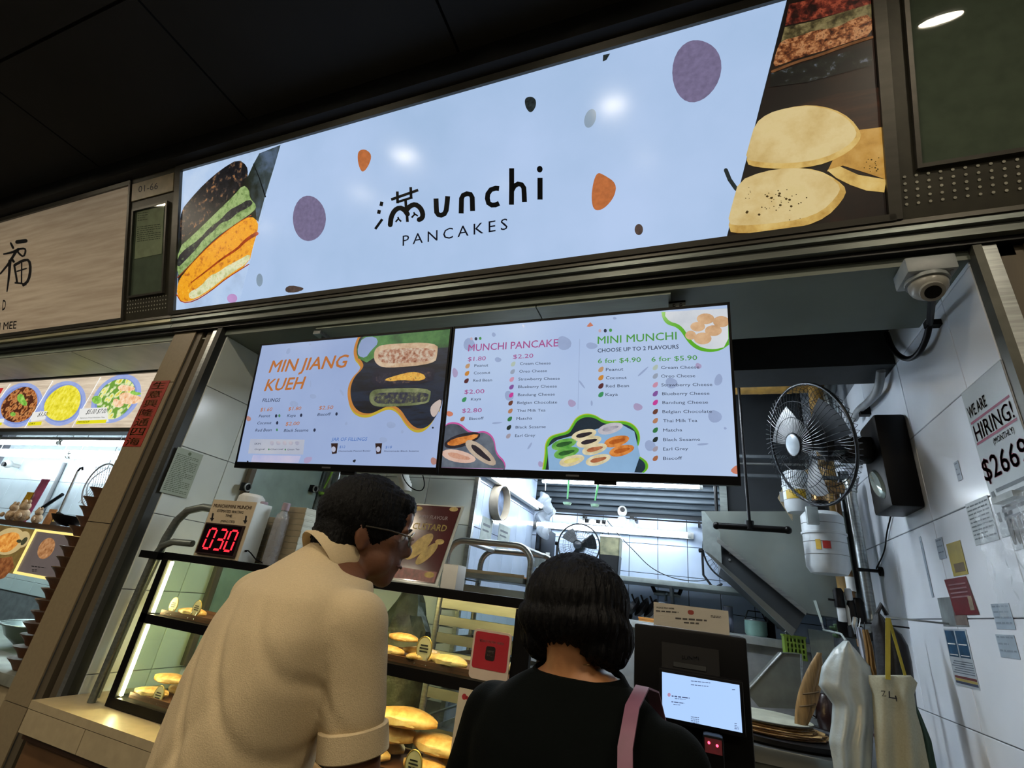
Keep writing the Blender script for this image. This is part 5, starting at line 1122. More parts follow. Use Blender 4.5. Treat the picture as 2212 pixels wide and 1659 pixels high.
# payment signs
rs = thing('payment_sign', at(1060, 1415, Y=1.39), 'red and white rounded payment sticker sign on the front glass', 'sign')
SPn = Plane((0, 1.392, 0), (1, 0, 0), (0, 0, 1)); Z = SPn.frame(780, 1180, 3.464)
r1 = [SPn.uv(*p) for p in ((845, 612), (1152, 655), (1010, 1005), (808, 975))]
ux0, ux1, uz0, uz1 = at(1018, 1410, Y=1.392).x, at(1101, 1420, Y=1.392).x, at(1020, 1465, Y=1.392).z, at(1060, 1362, Y=1.392).z
def rrect(x0, x1, z0, z1, r, y):
    pts = []
    for cx, cz, a0 in ((x1-r, z1-r, 0), (x0+r, z1-r, pi/2), (x0+r, z0+r, pi), (x1-r, z0+r, 3*pi/2)):
        for k in range(6): a = a0+pi/2*k/5; pts.append((cx+r*cos(a), y, cz+r*sin(a)))
    return pts
obj('card', MB().prism(rrect(ux0, ux1, uz0, uz1, .012, 1.3925), (0, .003, 0)), mat('sign_card', 'c8b8a8', rough=.3, var=.03), rs)
obj('red_field', MB().prism(rrect(ux0+.006, ux1-.006, uz0+.026, uz1-.006, .007, 1.3915), (0, .0009, 0)), mat('sign_red', 'a82030', rough=.3, var=.06), rs)
cx, cz = (ux0+ux1)/2, (uz0+uz1)/2
obj('phone_icon', MB().prism(rrect(cx-.014, cx+.014, cz-.012, cz+.022, .006, 1.3905), (0, .0009, 0)), mat('icon_dark', '1a1014', rough=.3), rs)
SX = Plane((cx, 1.3898, cz), (1, 0, 0), (0, 0, 1))
def stext(b, pl, s, x0, x1, y, hh, bold=.0):
    vs, fs = text_mesh(s, bold); a0 = min(v[0] for v in vs); a1 = max(v[0] for v in vs)
    b.add([pl.P(x0+(v[0]-a0)/(a1-a0)*(x1-x0), y+v[1]/.73*hh, .0002) for v in vs], fs)
art('white_lettering', mat('print_white', 'c8b0a8', rough=.4), rs, lambda b: (stext(b, Plane((cx, 1.3912, cz), (1, 0, 0), (0, 0, 1)), 'SCAN TO PAY WITH', -.036, .036, .030, .006, .02), stext(b, SX, 'HERE', -.010, .010, .007, .005, .02), stext(b, SX, 'PAY', -.008, .008, -.002, .005, .02)))
st = thing('menu_standee', at(1010, 1570, Y=1.385), 'tall white card with a red dot and vertical print standing before the case', 'sign')
x0_, x1_ = at(982, 1560, Y=1.375).x, at(1070, 1560, Y=1.375).x; zt = at(1015, 1490, Y=1.375).z
obj('card', MB().box((x0_, 1.375, -.519), (x1_, 1.379, zt)), mat('standee_white', 'c8c0a8', rough=.4, var=.03), st)
obj('foot', MB().box((x0_-.005, 1.36, -.5205), (x1_+.005, 1.395, -.5195)), m_wht, st)
SX2 = Plane((x0_, 1.3748, zt), (1, 0, 0), (0, 0, 1))
def dsk(b, u, v, r): b.add([SX2.P(u+r*cos(2*pi*k/16), v+r*sin(2*pi*k/16), .0003) for k in range(16)], [tuple(range(16))])
art('red_dot', mat('dot_red', 'b03038', rough=.4), st, lambda b: (dsk(b, .018, -.018, .007), dsk(b, .026, -.019, .004), dsk(b, .014, -.24, .006)))
def vprint(b):
    r = random.Random(4); v = -.05
    while v > -.22:
        l = r.uniform(.006, .02); b.add([SX2.P(.034, v, .0003), SX2.P(.046, v, .0003), SX2.P(.046, v-l, .0003), SX2.P(.034, v-l, .0003)], [(0, 1, 2, 3)]); v -= l+.004
art('print', m_ink, st, vprint)
# notice on the left wall
nw = thing('wall_notice', (-2.168, 1.47, .23), 'pale printed notice taped to the left tiled wall near the shutter channel', 'notice')
obj('sheet', MB().box((-2.1695, 1.412, .228), (-2.1685, 1.54, .430)), mat('notice_green', '9ba695', rough=.6, var=.04), nw)
WL = Plane((-2.1684, 0, 0), (0, 1, 0), (0, 0, 1))
def wn_(b):
    r = random.Random(8)
    for k in range(22):
        z = .40-k*.0076; y = 1.42; e = 1.53 if r.random() < .8 else 1.49
        while y < e:
            l = r.uniform(.006, .02); ye = min(e, y+l); b.add([(-2.1682, y, z), (-2.1682, ye, z), (-2.1682, ye, z+.0028), (-2.1682, y, z+.0028)], [(0, 1, 2, 3)]); y = ye+.003
    b.add([(-2.1682, 1.475+.008*cos(q), .415+.008*sin(q)) for q in [2*pi*k/12 for k in range(12)]], [tuple(range(12))])
art('print', mat('print_olive', '5c6a50', rough=.6), nw, wn_)
# ================= KITCHEN BEHIND =================
def fan(name_lab, c, nrm, R, m_c, stand='yoke', base_z=None, nsp=36, hub_c='c8ccd0', th=.09, group=None):
    c = Vector(c); n = Vector(nrm).normalized(); u = Vector((0, 0, 1)).cross(n).normalized(); v = n.cross(u)
    t = thing('fan', (c.x, c.y, base_z if base_z is not None else c.z-R), name_lab, 'fan', group)
    C = lambda r, a, h: c+(u*cos(a)+v*sin(a))*r+n*h
    mb = MB()
    for s in (1, -1):
        for k in range(nsp):
            a = 2*pi*k/nsp; mb.tube([C(R*.16, a, s*th*.5), C(R*.6, a+.12, s*th*.47), C(R*.93, a+.2, s*th*.28), C(R, a+.22, 0)], .0011, n=3, caps=False)
        for rr, hh in ((.16, .5), (.45, .49), (.72, .42)): mb.tube([C(R*rr, 2*pi*k/32, s*th*hh) for k in range(32)], .0014, n=4, closed=True)
    obj('cage', mb, m_c, t, kind='stuff')
    obj('rim', MB().tube([C(R, 2*pi*k/40, 0) for k in range(40)], .006, n=8, closed=True), m_c, t)
    for q in range(3):
        mb = MB(); a0 = 2*pi*q/3+.3; pts = []
        for i in range(7):
            r = R*(.14+.72*i/6)
            for j in range(5):
                a = a0+(j/4-.5)*(1.1*(1-.25*i/6)); pts.append(C(r, a, .012*(j-2)/2*1.4))
        mb.add(pts, [(i*5+j, (i+1)*5+j, (i+1)*5+j+1, i*5+j+1) for i in range(6) for j in range(4)])
        mb.add([p+n*.002 for p in pts], [(i*5+j, i*5+j+1, (i+1)*5+j+1, (i+1)*5+j) for i in range(6) for j in range(4)])
        obj('blade', mb, mat('fan_blade_grey', '23282d', rough=.35, metal=.2), t)
    obj('hub', MB().cyl(c-n*.05, c+n*(th*.45), R*.13, n=20), m_c, t)
    obj('badge', MB().lathe(c+n*(th*.5), [(R*.17, 0), (R*.17, .004), (R*.1, .009), (0, .01)], n=24, axis=n), mat('hub_'+hub_c, hub_c, rough=.3), t)
    obj('badge_ring', MB().tube([C(R*.18, 2*pi*k/24, th*.5) for k in range(24)], .005, n=6, closed=True), m_c, t)
    obj('motor', MB().lathe(c-n*.14, [(0, 0), (R*.2, .005), (R*.24, .03), (R*.24, .08), (R*.14, .10)], n=20, axis=n), m_c, t)
    if stand == 'yoke':
        mb = MB()
        for s in (1, -1): mb.tube([c+u*R*1.04*s, c+u*R*1.03*s-Vector((0, 0, R*.8)), Vector((c.x, c.y, base_z+.008))+u*R*.75*s], .008)
        mb.tube([Vector((c.x, c.y, base_z+.008))+u*R*.9, Vector((c.x, c.y, base_z+.008))-u*R*.9], .008)
        for s in (1, -1): mb.tube([Vector((c.x, c.y, base_z+.008))+u*R*.6*s+n*.12, Vector((c.x, c.y, base_z+.008))+u*R*.6*s-n*.1], .008)
        obj('stand', mb, m_blkm, t)
        for s in (1, -1): obj('knob', MB().cyl(c+u*R*1.0*s, c+u*R*1.14*s, .014, n=12), m_blk, t)
    return t
m_cage = mat('cage_dark', '23282c', rough=.35, metal=.5)
# long shelf on the back wall
SZ = .212
s1_ = thing('wall_shelf', (-.3, 3.7, SZ-.03), 'long pale shelf across the tiled back wall carrying two fans', 'shelf')
obj('board', MB().box((-1.10, 3.48, SZ-.03), (.62, 3.89, SZ), .003), mat('shelf_grey', '8e9896', rough=.4), s1_)
for x in (-.9, -.2, .45): obj('bracket', MB().prism([(x, 3.89, SZ-.031), (x, 3.55, SZ-.031), (x, 3.89, SZ-.20)], (.015, 0, 0)), m_gry, s1_)
c = at(1250, 1178, Y=3.66); fan('dark cage fan standing on the back shelf above the woman\'s head', c, (.05, -1, .0), .155, m_cage, base_z=SZ, hub_c='2a3038')
c = at(1583, 1192, Y=3.70); c.z = max(c.z, SZ+.19); fan('dark cage fan half hidden behind the steel hood', c, (-.35, -.9, -.25), .20, m_cage, base_z=SZ, hub_c='3a4046')
# tub with yellow label on the shelf
c = at(1318, 1240, Y=3.62)
t = thing('storage_tub', (c.x, 3.62, SZ), 'black tub with a stained yellow upper half on the back shelf right of the fan', 'tub')
def sqr(x, y, z, a): return [(x+sx*a, y+sy*a, z) for sx, sy in ((-1, -.9), (-.9, -1), (.9, -1), (1, -.9), (1, .9), (.9, 1), (-.9, 1), (-1, .9))]
obj('body', MB().loft([sqr(c.x, 3.62, SZ, .060), sqr(c.x, 3.62, SZ+.13, .068)]), mat('tub_black', '16191c', rough=.4), t)
obj('upper_tub', MB().loft([sqr(c.x, 3.62, SZ+.131, .066), sqr(c.x, 3.62, SZ+.25, .070)]), mat('tub_yellow', '9c9a78', rough=.5, var=.4, scale=18, c2='5a5c48'), t)
obj('lid', MB().loft([sqr(c.x, 3.62, SZ+.251, .074), sqr(c.x, 3.62, SZ+.266, .072)]), m_wht, t)
# rod, power strip, sockets, camera, clamp lamp above the tube
rz = at(1400, 1122, Y=3.8).z
t = thing('hanging_rod', (-.5, 3.8, rz), 'thin black rod running below the shutter on the back wall', 'rod')
obj('rod', MB().cyl((-1.12, 3.81, rz), (.12, 3.81, rz), .006), m_blk, t)
for x in (-.85, -.45, 0.0): obj('clip', MB().box((x-.008, 3.80, rz-.02), (x+.008, 3.904, rz+.008)), m_blk, t)
c = at(1280, 1126, Y=3.85)
t = thing('power_strip', (c.x, 3.86, c.z), 'white power strip with plugs on the back wall above the fan', 'power strip')
obj('casing', MB().box((c.x-.115, 3.865, c.z-.022), (c.x+.115, 3.905, c.z+.022), .004), m_wht, t)
for k in range(5):
    x = c.x-.09+k*.045; obj('plug', MB().box((x-.014, 3.835, c.z-.015), (x+.014, 3.864, c.z+.013), .003), m_wht if k in (0, 2) else m_blk, t)
obj('cable', MB().tube([(c.x+.09, 3.84, c.z), (c.x+.12, 3.80, c.z-.05), (c.x+.17, 3.80, c.z-.16)], .003), m_blk, t)
c = at(1347, 1108, Y=3.84)
t = thing('security_camera', (c.x, 3.84, c.z-.06), 'small white camera with a black eye below the shutter on the back wall', 'camera')
obj('base', MB().lathe((c.x, 3.77, c.z-.075), [(0, 0), (.034, 0), (.034, .02), (.022, .03), (0, .03)], n=20), m_wht, t)
obj('head', MB().ell((c.x, 3.77, c.z), (.036, .036, .042)), m_wht, t); obj('lens', MB().cyl((c.x+.006, 3.73, c.z+.006), (c.x+.006, 3.745, c.z+.005), .018, n=16), m_blk, t)
obj('arm', MB().box((c.x-.01, 3.80, c.z-.075), (c.x+.01, 3.905, c.z-.06)), m_wht, t)
c = at(1365, 1128, Y=3.80)
t = thing('clamp_lamp', c, 'small clear glass clamp lamp hanging from the rod near the camera', 'lamp')
obj('shade', MB().lathe(c-Vector((0, 0, .07)), [(.0, 0), (.03, .0), (.036, .03), (.02, .06), (.014, .09), (0, .09)], n=16), film('lamp_glass', 'b8c0c4', .6, .1), t); obj('clamp', MB().box(c+Vector((-.015, -.01, .02)), c+Vector((.015, .02, .045))), m_blk, t)
t = thing('cable', at(1400, 1200, Y=3.78), 'black fan cable drooping across the back wall tiles', 'cable')
obj('wire', MB().tube([at(x, y, Y=3.785) for x, y in smoothpts([(1312, 1125), (1340, 1160), (1372, 1192), (1400, 1222), (1430, 1240), (1465, 1252), (1505, 1256), (1530, 1252)], 2, False)], .003), m_blk, t)
# ladles hanging
def ladle(px, py, Y, top_z, c, lab, lean=0):
    b = at(px, py, Y=Y); t = thing('ladle', b, lab, 'ladle')
    m = mat('ladle_'+c, c, rough=.35)
    obj('handle', MB().tube([(b.x+lean, Y, top_z), (b.x+lean*.4, Y, b.z+(top_z-b.z)*.5), (b.x, Y, b.z+.03)], [.006, .007, .005]), m, t)
    obj('bowl', MB().lathe((b.x, Y, b.z-.012), [(0, 0), (.02, .004), (.028, .018), (.024, .018), (.016, .008), (0, .004)], n=18), mat('ladle_bowl_'+c, 'a8d0b4' if c == '4a9a5a' else c, rough=.3), t)
    obj('hook', MB().tube([(b.x+lean, Y, top_z), (b.x+lean, Y, top_z+.02), (b.x+lean+.01, Y, top_z+.03)], .003), m_alu, t); return b
zt = at(1250, 1005, Y=2.9).z
ladle(1225, 1088, 2.9, zt, '4a9a5a', 'left green ladle hanging below the right screen'); ladle(1285, 1092, 2.9, zt, '4a9a5a', 'right green ladle hanging below the right screen', .03)
x0_ = at(1190, 1000, Y=2.9).x; x1_ = at(1340, 1000, Y=2.9).x
t = thing('utensil_rail', (x0_, 2.9, zt+.03), 'thin steel rail hidden behind the right screen holding the green ladles', 'rail'); obj('bar', MB().cyl((PX+.001, 2.91, zt+.036), (XR-.001, 2.91, zt+.036), .006), m_alu, t)
gl = at(697, 1066, Y=2.32); ladle(697, 1066, 2.32, at(722, 985, Y=2.36).z, '7aa83c', 'lime green ladle hanging left of the man\'s head', .06)
t = thing('utensil_rail', (gl.x, 2.37, .6), 'thin steel rail hidden behind the left screen with the lime ladle', 'rail'); obj('bar', MB().cyl((XL+.01, 2.375, at(722, 985, Y=2.36).z+.036), (-1.2, 2.375, at(722, 985, Y=2.36).z+.036), .005), m_alu, t)
# plastic bags hanging at the end of the partition
m_film = film('clear_plastic', 'c0cad4', .55)
def crumple(t, c, r, n, seed, m, name='bag'):
    rd = random.Random(seed)
    for k in range(n):
        mb = MB(); o = Vector(c)+Vector((rd.uniform(-1, 1)*r[0]*.6, rd.uniform(-1, 1)*r[1]*.4, rd.uniform(-1, 1)*r[2]*.75)); s = rd.uniform(.35, .6)
        mb.ell(o, (r[0]*s, r[1]*s, r[2]*s*.7), 12, 8)
        mb.v = [(x+.014*sin(60*z+seed), y+.014*sin(70*x+seed*2), z+.014*sin(55*y+k)) for x, y, z in mb.v]
        obj(name, mb, m, t)
t = thing('plastic_bags', at(1185, 1130, Y=3.45), 'bunch of clear plastic bags hanging at the end of the partition wall', 'plastic bags')
crumple(t, at(1178, 1112, Y=3.48), (.09, .07, .16), 7, 3, m_film)
obj('string', MB().tube([at(1178, 1060, Y=3.42), at(1180, 1000, Y=3.42)], .003), m_wht, t)
# appliances in the dark corner
c = at(1178, 1165, Y=3.6)
t = thing('microwave', (c.x-.05, 3.7, .30), 'dark microwave oven in the corner beside the partition end', 'oven')
obj('casing', MB().box((PX+.02, 3.50, .32), (c.x+.0, 3.88, .50), .004), m_blk, t); obj('door', MB().box((PX+.03, 3.49, .335), (c.x-.01, 3.499, .485)), mat('oven_glass', '1a2026', rough=.1), t)
t = thing('carton', (c.x, 3.7, .22), 'grey carton under the dark microwave', 'box'); obj('body', MB().box((PX+.02, 3.52, SZ+.001), (c.x-.01, 3.86, .319)), mat('carton_grey', '5c625e', rough=.7), t); obj('tape', MB().box((PX+.10, 3.5185, SZ+.002), (PX+.13, 3.5195, .318)), m_paper, t)
# on the partition: sieve, notices, shelf with papers
c = at(1072, 1085, X=PX+.004); t = thing('round_sieve', c, 'round white rimmed sieve hanging on the bright tiled partition', 'sieve')
R_ = .105
obj('rim', MB().lathe((PX+.002, c.y, c.z), [(R_, 0), (R_, .055), (R_-.006, .055), (R_-.006, 0)], n=36, axis=(1, 0, 0), ring=True), mat('sieve_rim', 'a89c88', rough=.4), t)
obj('mesh', MB().cyl((PX+.012, c.y, c.z), (PX+.014, c.y, c.z), R_-.007, n=36), mat('sieve_mesh', '7e92b4', rough=.5, var=.3, scale=20), t)
obj('nail', MB().cyl((PX, c.y, c.z+R_-.012), (PX+.02, c.y, c.z+R_-.012), .003), m_alu, t)
for px, py, w_, h_, lab in ((1088, 1162, .20, .15, 'grey paper notice taped to the partition right of the tray rack'), (1050, 1150, .16, .16, 'pale paper notice taped to the partition above the tray rack')):
    c = at(px, py, X=PX+.001); t = thing('wall_notice', c, lab, 'notice'); obj('sheet', MB().box((PX+.001, c.y-w_/2, c.z-h_/2), (PX+.002, c.y+w_/2, c.z+h_/2)), mat('notice_grey', 'a4b0ac', rough=.6), t)
    mb = MB(); obj('print', mb.box((PX+.0022, c.y-w_*.36, c.z+h_*.2), (PX+.0026, c.y+w_*.3, c.z+h_*.28)).box((PX+.0022, c.y-w_*.36, c.z+h_*.02), (PX+.0026, c.y+w_*.2, c.z+h_*.08)), mat('grey_ink2', '505860'), t, kind='stuff')
# greenish panel on the left wall behind the screens
t = thing('wall_panel', (-2.168, 2.07, .1), 'greenish flat steel panel on the left wall under the left menu screen', 'panel')
obj('sheet', MB().box((-2.1685, 1.83, -.45), (-2.150, 2.30, .95), .002), mat('panel_green', '98aca2', rough=.35, var=.12, scale=9, metal=.1), t)
for y in (1.80, 2.305): obj('frame_bar', MB().box((-2.1685, y, -.45), (-2.140, y+.028, .95)), m_ch if y < 2 else m_alud, t)
for px, py in ((527, 1052), (674, 1056)):
    c = at(px, py, X=-2.145); obj('clip', MB().box((-2.15, c.y-.02, c.z-.02), (-2.12, c.y+.02, c.z+.02), .004), m_blk, t); obj('clip_ring', MB().tube([(-2.118, c.y+.018*cos(q), c.z+.018*sin(q)) for q in [2*pi*k/16 for k in range(16)]], .004, closed=True), m_alu, t)
t = thing('steel_post', (-2.09, 2.36, FL), 'round steel post standing at the corner behind the left screen', 'post'); obj('tube', MB().cyl((-2.10, 2.385, FL), (-2.10, 2.385, 1.9), .022, n=18), m_alu, t); obj('joint', MB().cyl((-2.10, 2.385, .22), (-2.10, 2.385, .25), .027, n=18), m_alud, t)
t = thing('hanging_cup_stack', at(905, 1035, Y=2.38), 'white stacked paper cups hanging on the wall right above the man\'s head', 'cups')
a = at(868, 1030, Y=2.38); b = at(878, 1062, Y=2.36)
for k in range(6):
    q = a.lerp(b, k/5.2); obj('cup', MB().lathe(q, [(.030, 0), (.040, .05), (.037, .05), (.028, .003), (0, .003)], n=18, axis=(-.35, 0, .9)), m_paper, t)
obj('hook', MB().cyl((a.x, 2.36, a.z+.03), (a.x, 2.425, a.z+.03), .004), m_alu, t)
t = thing('cable', at(900, 1050, Y=1.62), 'black and white cable looping below the joint of the two screens', 'cable')
obj('wire', MB().tube([at(x, y, Y=1.58) for x, y in smoothpts([(868, 1018), (872, 1035), (885, 1052), (900, 1060), (912, 1060), (918, 1048), (914, 1028), (910, 1016)], 2, False)], .0022), m_blk, t)
# ================= TRAY RACK =================
RX0, RX1, RY0, RY1 = -1.005, -.63, 1.92, 2.28
tr = thing('tray_rack', ((RX0+RX1)/2, 2.1, FL), 'steel bakery rack with rounded tube top holding sheet trays', 'rack')
zt = .190
for y in (RY0, RY1):
    pts = [(RX0, y, FL)]+[(RX0+.07-.07*cos(q), y, zt-.07+.07*sin(q)) for q in [pi/2*k/6 for k in range(7)]]+[(RX1-.07+.07*sin(q), y, zt-.07+.07*cos(q)) for q in [pi/2*k/6 for k in range(7)]]+[(RX1, y, FL)]
    obj('side_tube', MB().tube(pts, .013, n=12), m_alu, tr)
for x in (RX0+.06, RX1-.06): obj('cross_bar', MB().cyl((x, RY0, zt), (x, RY1, zt), .010, n=10), m_alu, tr)
for x in (RX0, RX1):
    for k in range(14): z = .04-k*.062; obj('runner', MB().box((x-.012 if x > -.8 else x, RY0+.01, z), (x if x > -.8 else x+.012, RY1-.01, z+.006)), m_alud, tr)
m_trs = mat('sheet_tray_steel', '9aa09c', rough=.35, metal=.85, var=.2, scale=4, stretch=(1, 6, 6))
for k in range(14):
    z = .047-k*.062
    if k == 8: continue
    t = thing('sheet_tray', ((RX0+RX1)/2, 2.1, z), 'steel sheet tray in the bakery rack, '+['topmost', 'second level', 'third level', 'fourth level', 'fifth level', 'sixth level', 'seventh level', 'eighth level', '', 'tenth level', 'eleventh level', 'twelfth level', 'thirteenth level', 'lowest level'][k], 'tray', 'sheet trays in the bakery rack')
    y0 = RY0-.03 if k == 0 else RY0+.0
    obj('pan', MB().box((RX0+.016, y0, z+.0005), (RX1-.016, RY1-.02, z+.003)), m_trs, t)
    mb = MB(); mb.box((RX0+.014, y0-.006, z+.001), (RX1-.014, y0+.004, z+(.020 if k == 0 else .036))).box((RX0+.014, RY1-.024, z+.001), (RX1-.014, RY1-.018, z+.020)).box((RX0+.013, y0, z+.001), (RX0+.017, RY1-.02, z+.020)).box((RX1-.017, y0, z+.001), (RX1-.013, RY1-.02, z+.020)); obj('rim', mb, m_trs, t)
t = thing('sheet_pancake', ((RX0+RX1)/2, 2.1, .051), 'thick brown sheet pancake lying on the top rack tray', 'pancake')
mb = MB().box((RX0+.03, RY0+.0, .0506), (RX1-.03, RY1-.05, .075), .006); obj('cake', mb, mat('crust_brown', '8a5a30', rough=.7, var=.3, scale=20), t); obj('paper', MB().box((RX0+.024, RY0-.005, .0502), (RX1-.022, RY0+.0-.0005, .080)), mat('baking_paper', 'b8a684', rough=.6), t)
# dark sack standing left of the rack, seen through the case
t = thing('flour_sack', at(870, 1400, Y=2.05), 'crumpled olive plastic sack behind the display case beside the rack', 'sack')
c = at(868, 1400, Y=2.08); rings = []
for k in range(12):
    s = k/11; w_ = .15*(1-.30*s) if s < .72 else .105*(1.05-s)*2.4+.025
    rings.append([(c.x+cos(2*pi*j/20)*w_*(1+.16*sin(3*j+1.7*k)*(.5+s)), 2.08+sin(2*pi*j/20)*w_*.8*(1+.16*cos(4*j+2.3*k)*(.5+s)), -.62+s*.60) for j in range(20)])
obj('bag', MB().loft(rings), mat('sack_olive', '4e5446', rough=.35, var=.5, scale=12, bump=.6), t); obj('tie', MB().tube([(c.x+.05*cos(q), 2.08+.05*sin(q), -.13) for q in [2*pi*k/16 for k in range(16)]], .006, closed=True), m_blk, t)
wt = thing('work_table', (-1.4, 2.1, FL), 'low steel work table behind the display case', 'table')
obj('top', MB().box((-2.12, 1.86, -.66), (-1.02, 2.34, -.625)), m_steel, wt)
for x in (-2.10, -1.06):
    for y in (1.88, 2.31): obj('leg', MB().cyl((x, y, FL), (x, y, -.661), .016), m_alu, wt)
# back counter and things on it
BZ = -.045
bc = thing('back_counter', (-.3, 3.6, FL), 'white back counter with sink along the tiled wall', 'counter')
obj('top', MB().box((-1.12, 3.30, BZ-.04), (.70, 3.89, BZ), .003), mat('counter_white', 'b0b8b8', rough=.3), bc)
obj('cabinet', MB().box((-1.11, 3.34, FL), (.69, 3.88, BZ-.041)), m_gry, bc)
c = at(1440, 1282, Y=3.8); t = thing('tap', c, 'dark wall tap with a steel spout above the back counter', 'tap')
obj('body', MB().cyl((c.x-.09, 3.84, c.z), (c.x+.09, 3.84, c.z), .016), m_steel, t)
for s in (-1, 1): obj('handle', MB().cyl((c.x+.08*s, 3.84, c.z), (c.x+.10*s, 3.80, c.z+.045), .013), m_blk, t); obj('wall_mount', MB().cyl((c.x+.07*s, 3.84, c.z), (c.x+.07*s, 3.904, c.z), .018), m_steel, t)
obj('spout', MB().tube([(c.x, 3.84, c.z), (c.x, 3.78, c.z-.01), (c.x, 3.72, c.z-.02), (c.x, 3.71, c.z-.05)], .010), m_steel, t)
def pot(px, Y, z, r, h, m, name, lab, cat, handle=False):
    x = at(px, 1320, Y=Y).x; t = thing(name, (x, Y, z), lab, cat)
    obj('body', MB().lathe((x, Y, z), [(0, 0), (r*.85, 0), (r, h*.15), (r, h), (r*.93, h), (r*.93, h*.12), (0, h*.06)], n=22), m, t)
    obj('rim', MB().tube([(x+r*cos(q), Y+r*sin(q), z+h) for q in [2*pi*k/24 for k in range(24)]], .003, closed=True), m_alu, t)
    if handle: obj('handle', MB().tube([(x-r, Y, z+h*.9), (x-r*.6, Y, z+h*1.6), (x+r*.6, Y, z+h*1.6), (x+r, Y, z+h*.9)], .004), m_blk, t)
pot(1350, 3.60, BZ, .05, .09, m_blkm, 'saucepan', 'small dark saucepan on the back counter nearest the woman\'s hair', 'pan')
for k, (px, lab) in enumerate(((1372, 'tilted dark frying pan in the dish pile, left one'), (1392, 'tilted dark frying pan in the dish pile, middle one'), (1412, 'tilted dark frying pan in the dish pile, right one'))):
    x = at(px, 1320, Y=3.5).x; t = thing('frying_pan', (x, 3.5, BZ), lab, 'pan'); ax = (-.75, -.3, .55)
    obj('pan', MB().lathe((x, 3.5, BZ+.068), [(0, 0), (.05, .0), (.07, .025), (.066, .025), (.047, .004), (0, .004)], n=22, axis=ax), m_blkm, t); obj('handle', MB().tube([(x, 3.49, BZ+.10), (x-.02, 3.47, BZ+.15)], .006), m_blk, t)
x = at(1400, 1330, Y=3.42).x; t = thing('orange_tray', (x, 3.42, BZ), 'small orange tray beside the pans at the sign board', 'tray'); obj('base', MB().box((x-.05, 3.36, BZ+.0005), (x+.05, 3.42, BZ+.012)), mat('tray_orange', 'c08038', rough=.5), t); obj('rim', MB().box((x-.053, 3.355, BZ+.012), (x+.053, 3.36, BZ+.022)), mat('tray_orange', 'c'), t)
x = at(1453, 1310, Y=3.6).x; t = thing('plastic_bags', (x, 3.6, BZ), 'pile of clear plastic wrap on the back counter under the tap', 'plastic bags'); crumple(t, (x-.02, 3.6, BZ+.075), (.10, .07, .07), 5, 9, m_film, 'wrap')
for px, py0, py1, c_, lab in ((1490, 1300, 1330, 'b8a48c', 'patterned mug on the back counter above the notice board'), (1560, 1295, 1330, '9aa4b4', 'dark blue tumbler on the back counter right of the notice board')):
    pot(px, 3.6, BZ, .030, .085, mat('mug_'+c_, c_ if px < 1500 else '3a4658', rough=.3), 'mug' if px < 1500 else 'tumbler', lab, 'cup')
pot(1573, 3.7, BZ, .028, .15, film('bottle_blue', 'a0a8c0', .6), 'plastic_jar', 'tall clear jar right of the dark blue tumbler', 'jar')
pot(1630, 3.55, BZ, .062, .085, mat('kettle_green', '8ab0a4', rough=.3), 'green_pot', 'pale green pot with a dark looped handle on the back counter', 'pot', True)
x = at(1664, 1330, Y=3.55).x; t = thing('coffee_press', (x, 3.6, BZ), 'slim dark coffee press right of the pale green pot', 'press')
obj('jug', MB().cyl((x, 3.6, BZ), (x, 3.6, BZ+.13), .026), m_blk, t); obj('lid', MB().lathe((x, 3.6, BZ+.13), [(.03, 0), (.026, .015), (.006, .02), (.006, .05), (0, .05)], n=16), m_alu, t)
# ================= HOOD =================
hd = thing('extractor_hood', (.35, 3.1, .3), 'large stainless steel extractor hood with a slanting channel edge', 'hood')
HY = 2.92
pl = [(.02, .56), (.725, .60), (.725, .085), (.475, .095), (.09, .415)]
obj('front_plate', MB().prism([(x, HY, z) for x, z in pl], (0, .012, 0)), mat('hood_steel', '9aa39e', rough=.36, metal=.8, var=.2, scale=2.2, bump=.35, bscale=1.6), hd)
obj('body', MB().prism([(x+.01, HY+.05, z) for x, z in [(.03, .555), (.70, .595), (.70, .10), (.46, .11), (.10, .42)]], (0, .55, 0)), m_steel, hd)
obj('channel', MB().prism([(x, HY+.03, z) for x, z in [(.10, .42), (.48, .10), (.42, .0), (.10, .27)]], (0, .45, 0)), mat('hood_inside', '1c2226', rough=.5), hd)
obj('left_flange', MB().prism([(x, HY-.005, z) for x, z in [(.015, .56), (.03, .56), (.105, .45), (.105, .29), (.015, .355)]], (0, .012, 0)), mat('flange_steel', 'a8b4b4', rough=.35, metal=.7), hd)
obj('lip', MB().prism([(x, HY-.012, z) for x, z in [(.02, .345), (.05, .335), (.42, .015), (.40, -.015)]], (0, .03, 0)), m_steel, hd)
obj('edge_bar', MB().prism([(x, HY-.008, z) for x, z in [(.09, .425), (.475, .105), (.47, .085), (.085, .40)]], (0, .02, 0)), m_alu, hd)
for x, z in ((.15, .35), (.145, .315)): obj('screw', MB().cyl((x, HY+.02, z), (x, HY+.03, z), .006, n=8), m_alu, hd)
obj('hanger', MB().cyl((.1, 3.1, .56), (.1, 3.1, 2.0), .01), m_blkm, hd); obj('hanger', MB().cyl((.6, 3.1, .59), (.6, 3.1, 2.0), .01), m_blkm, hd)
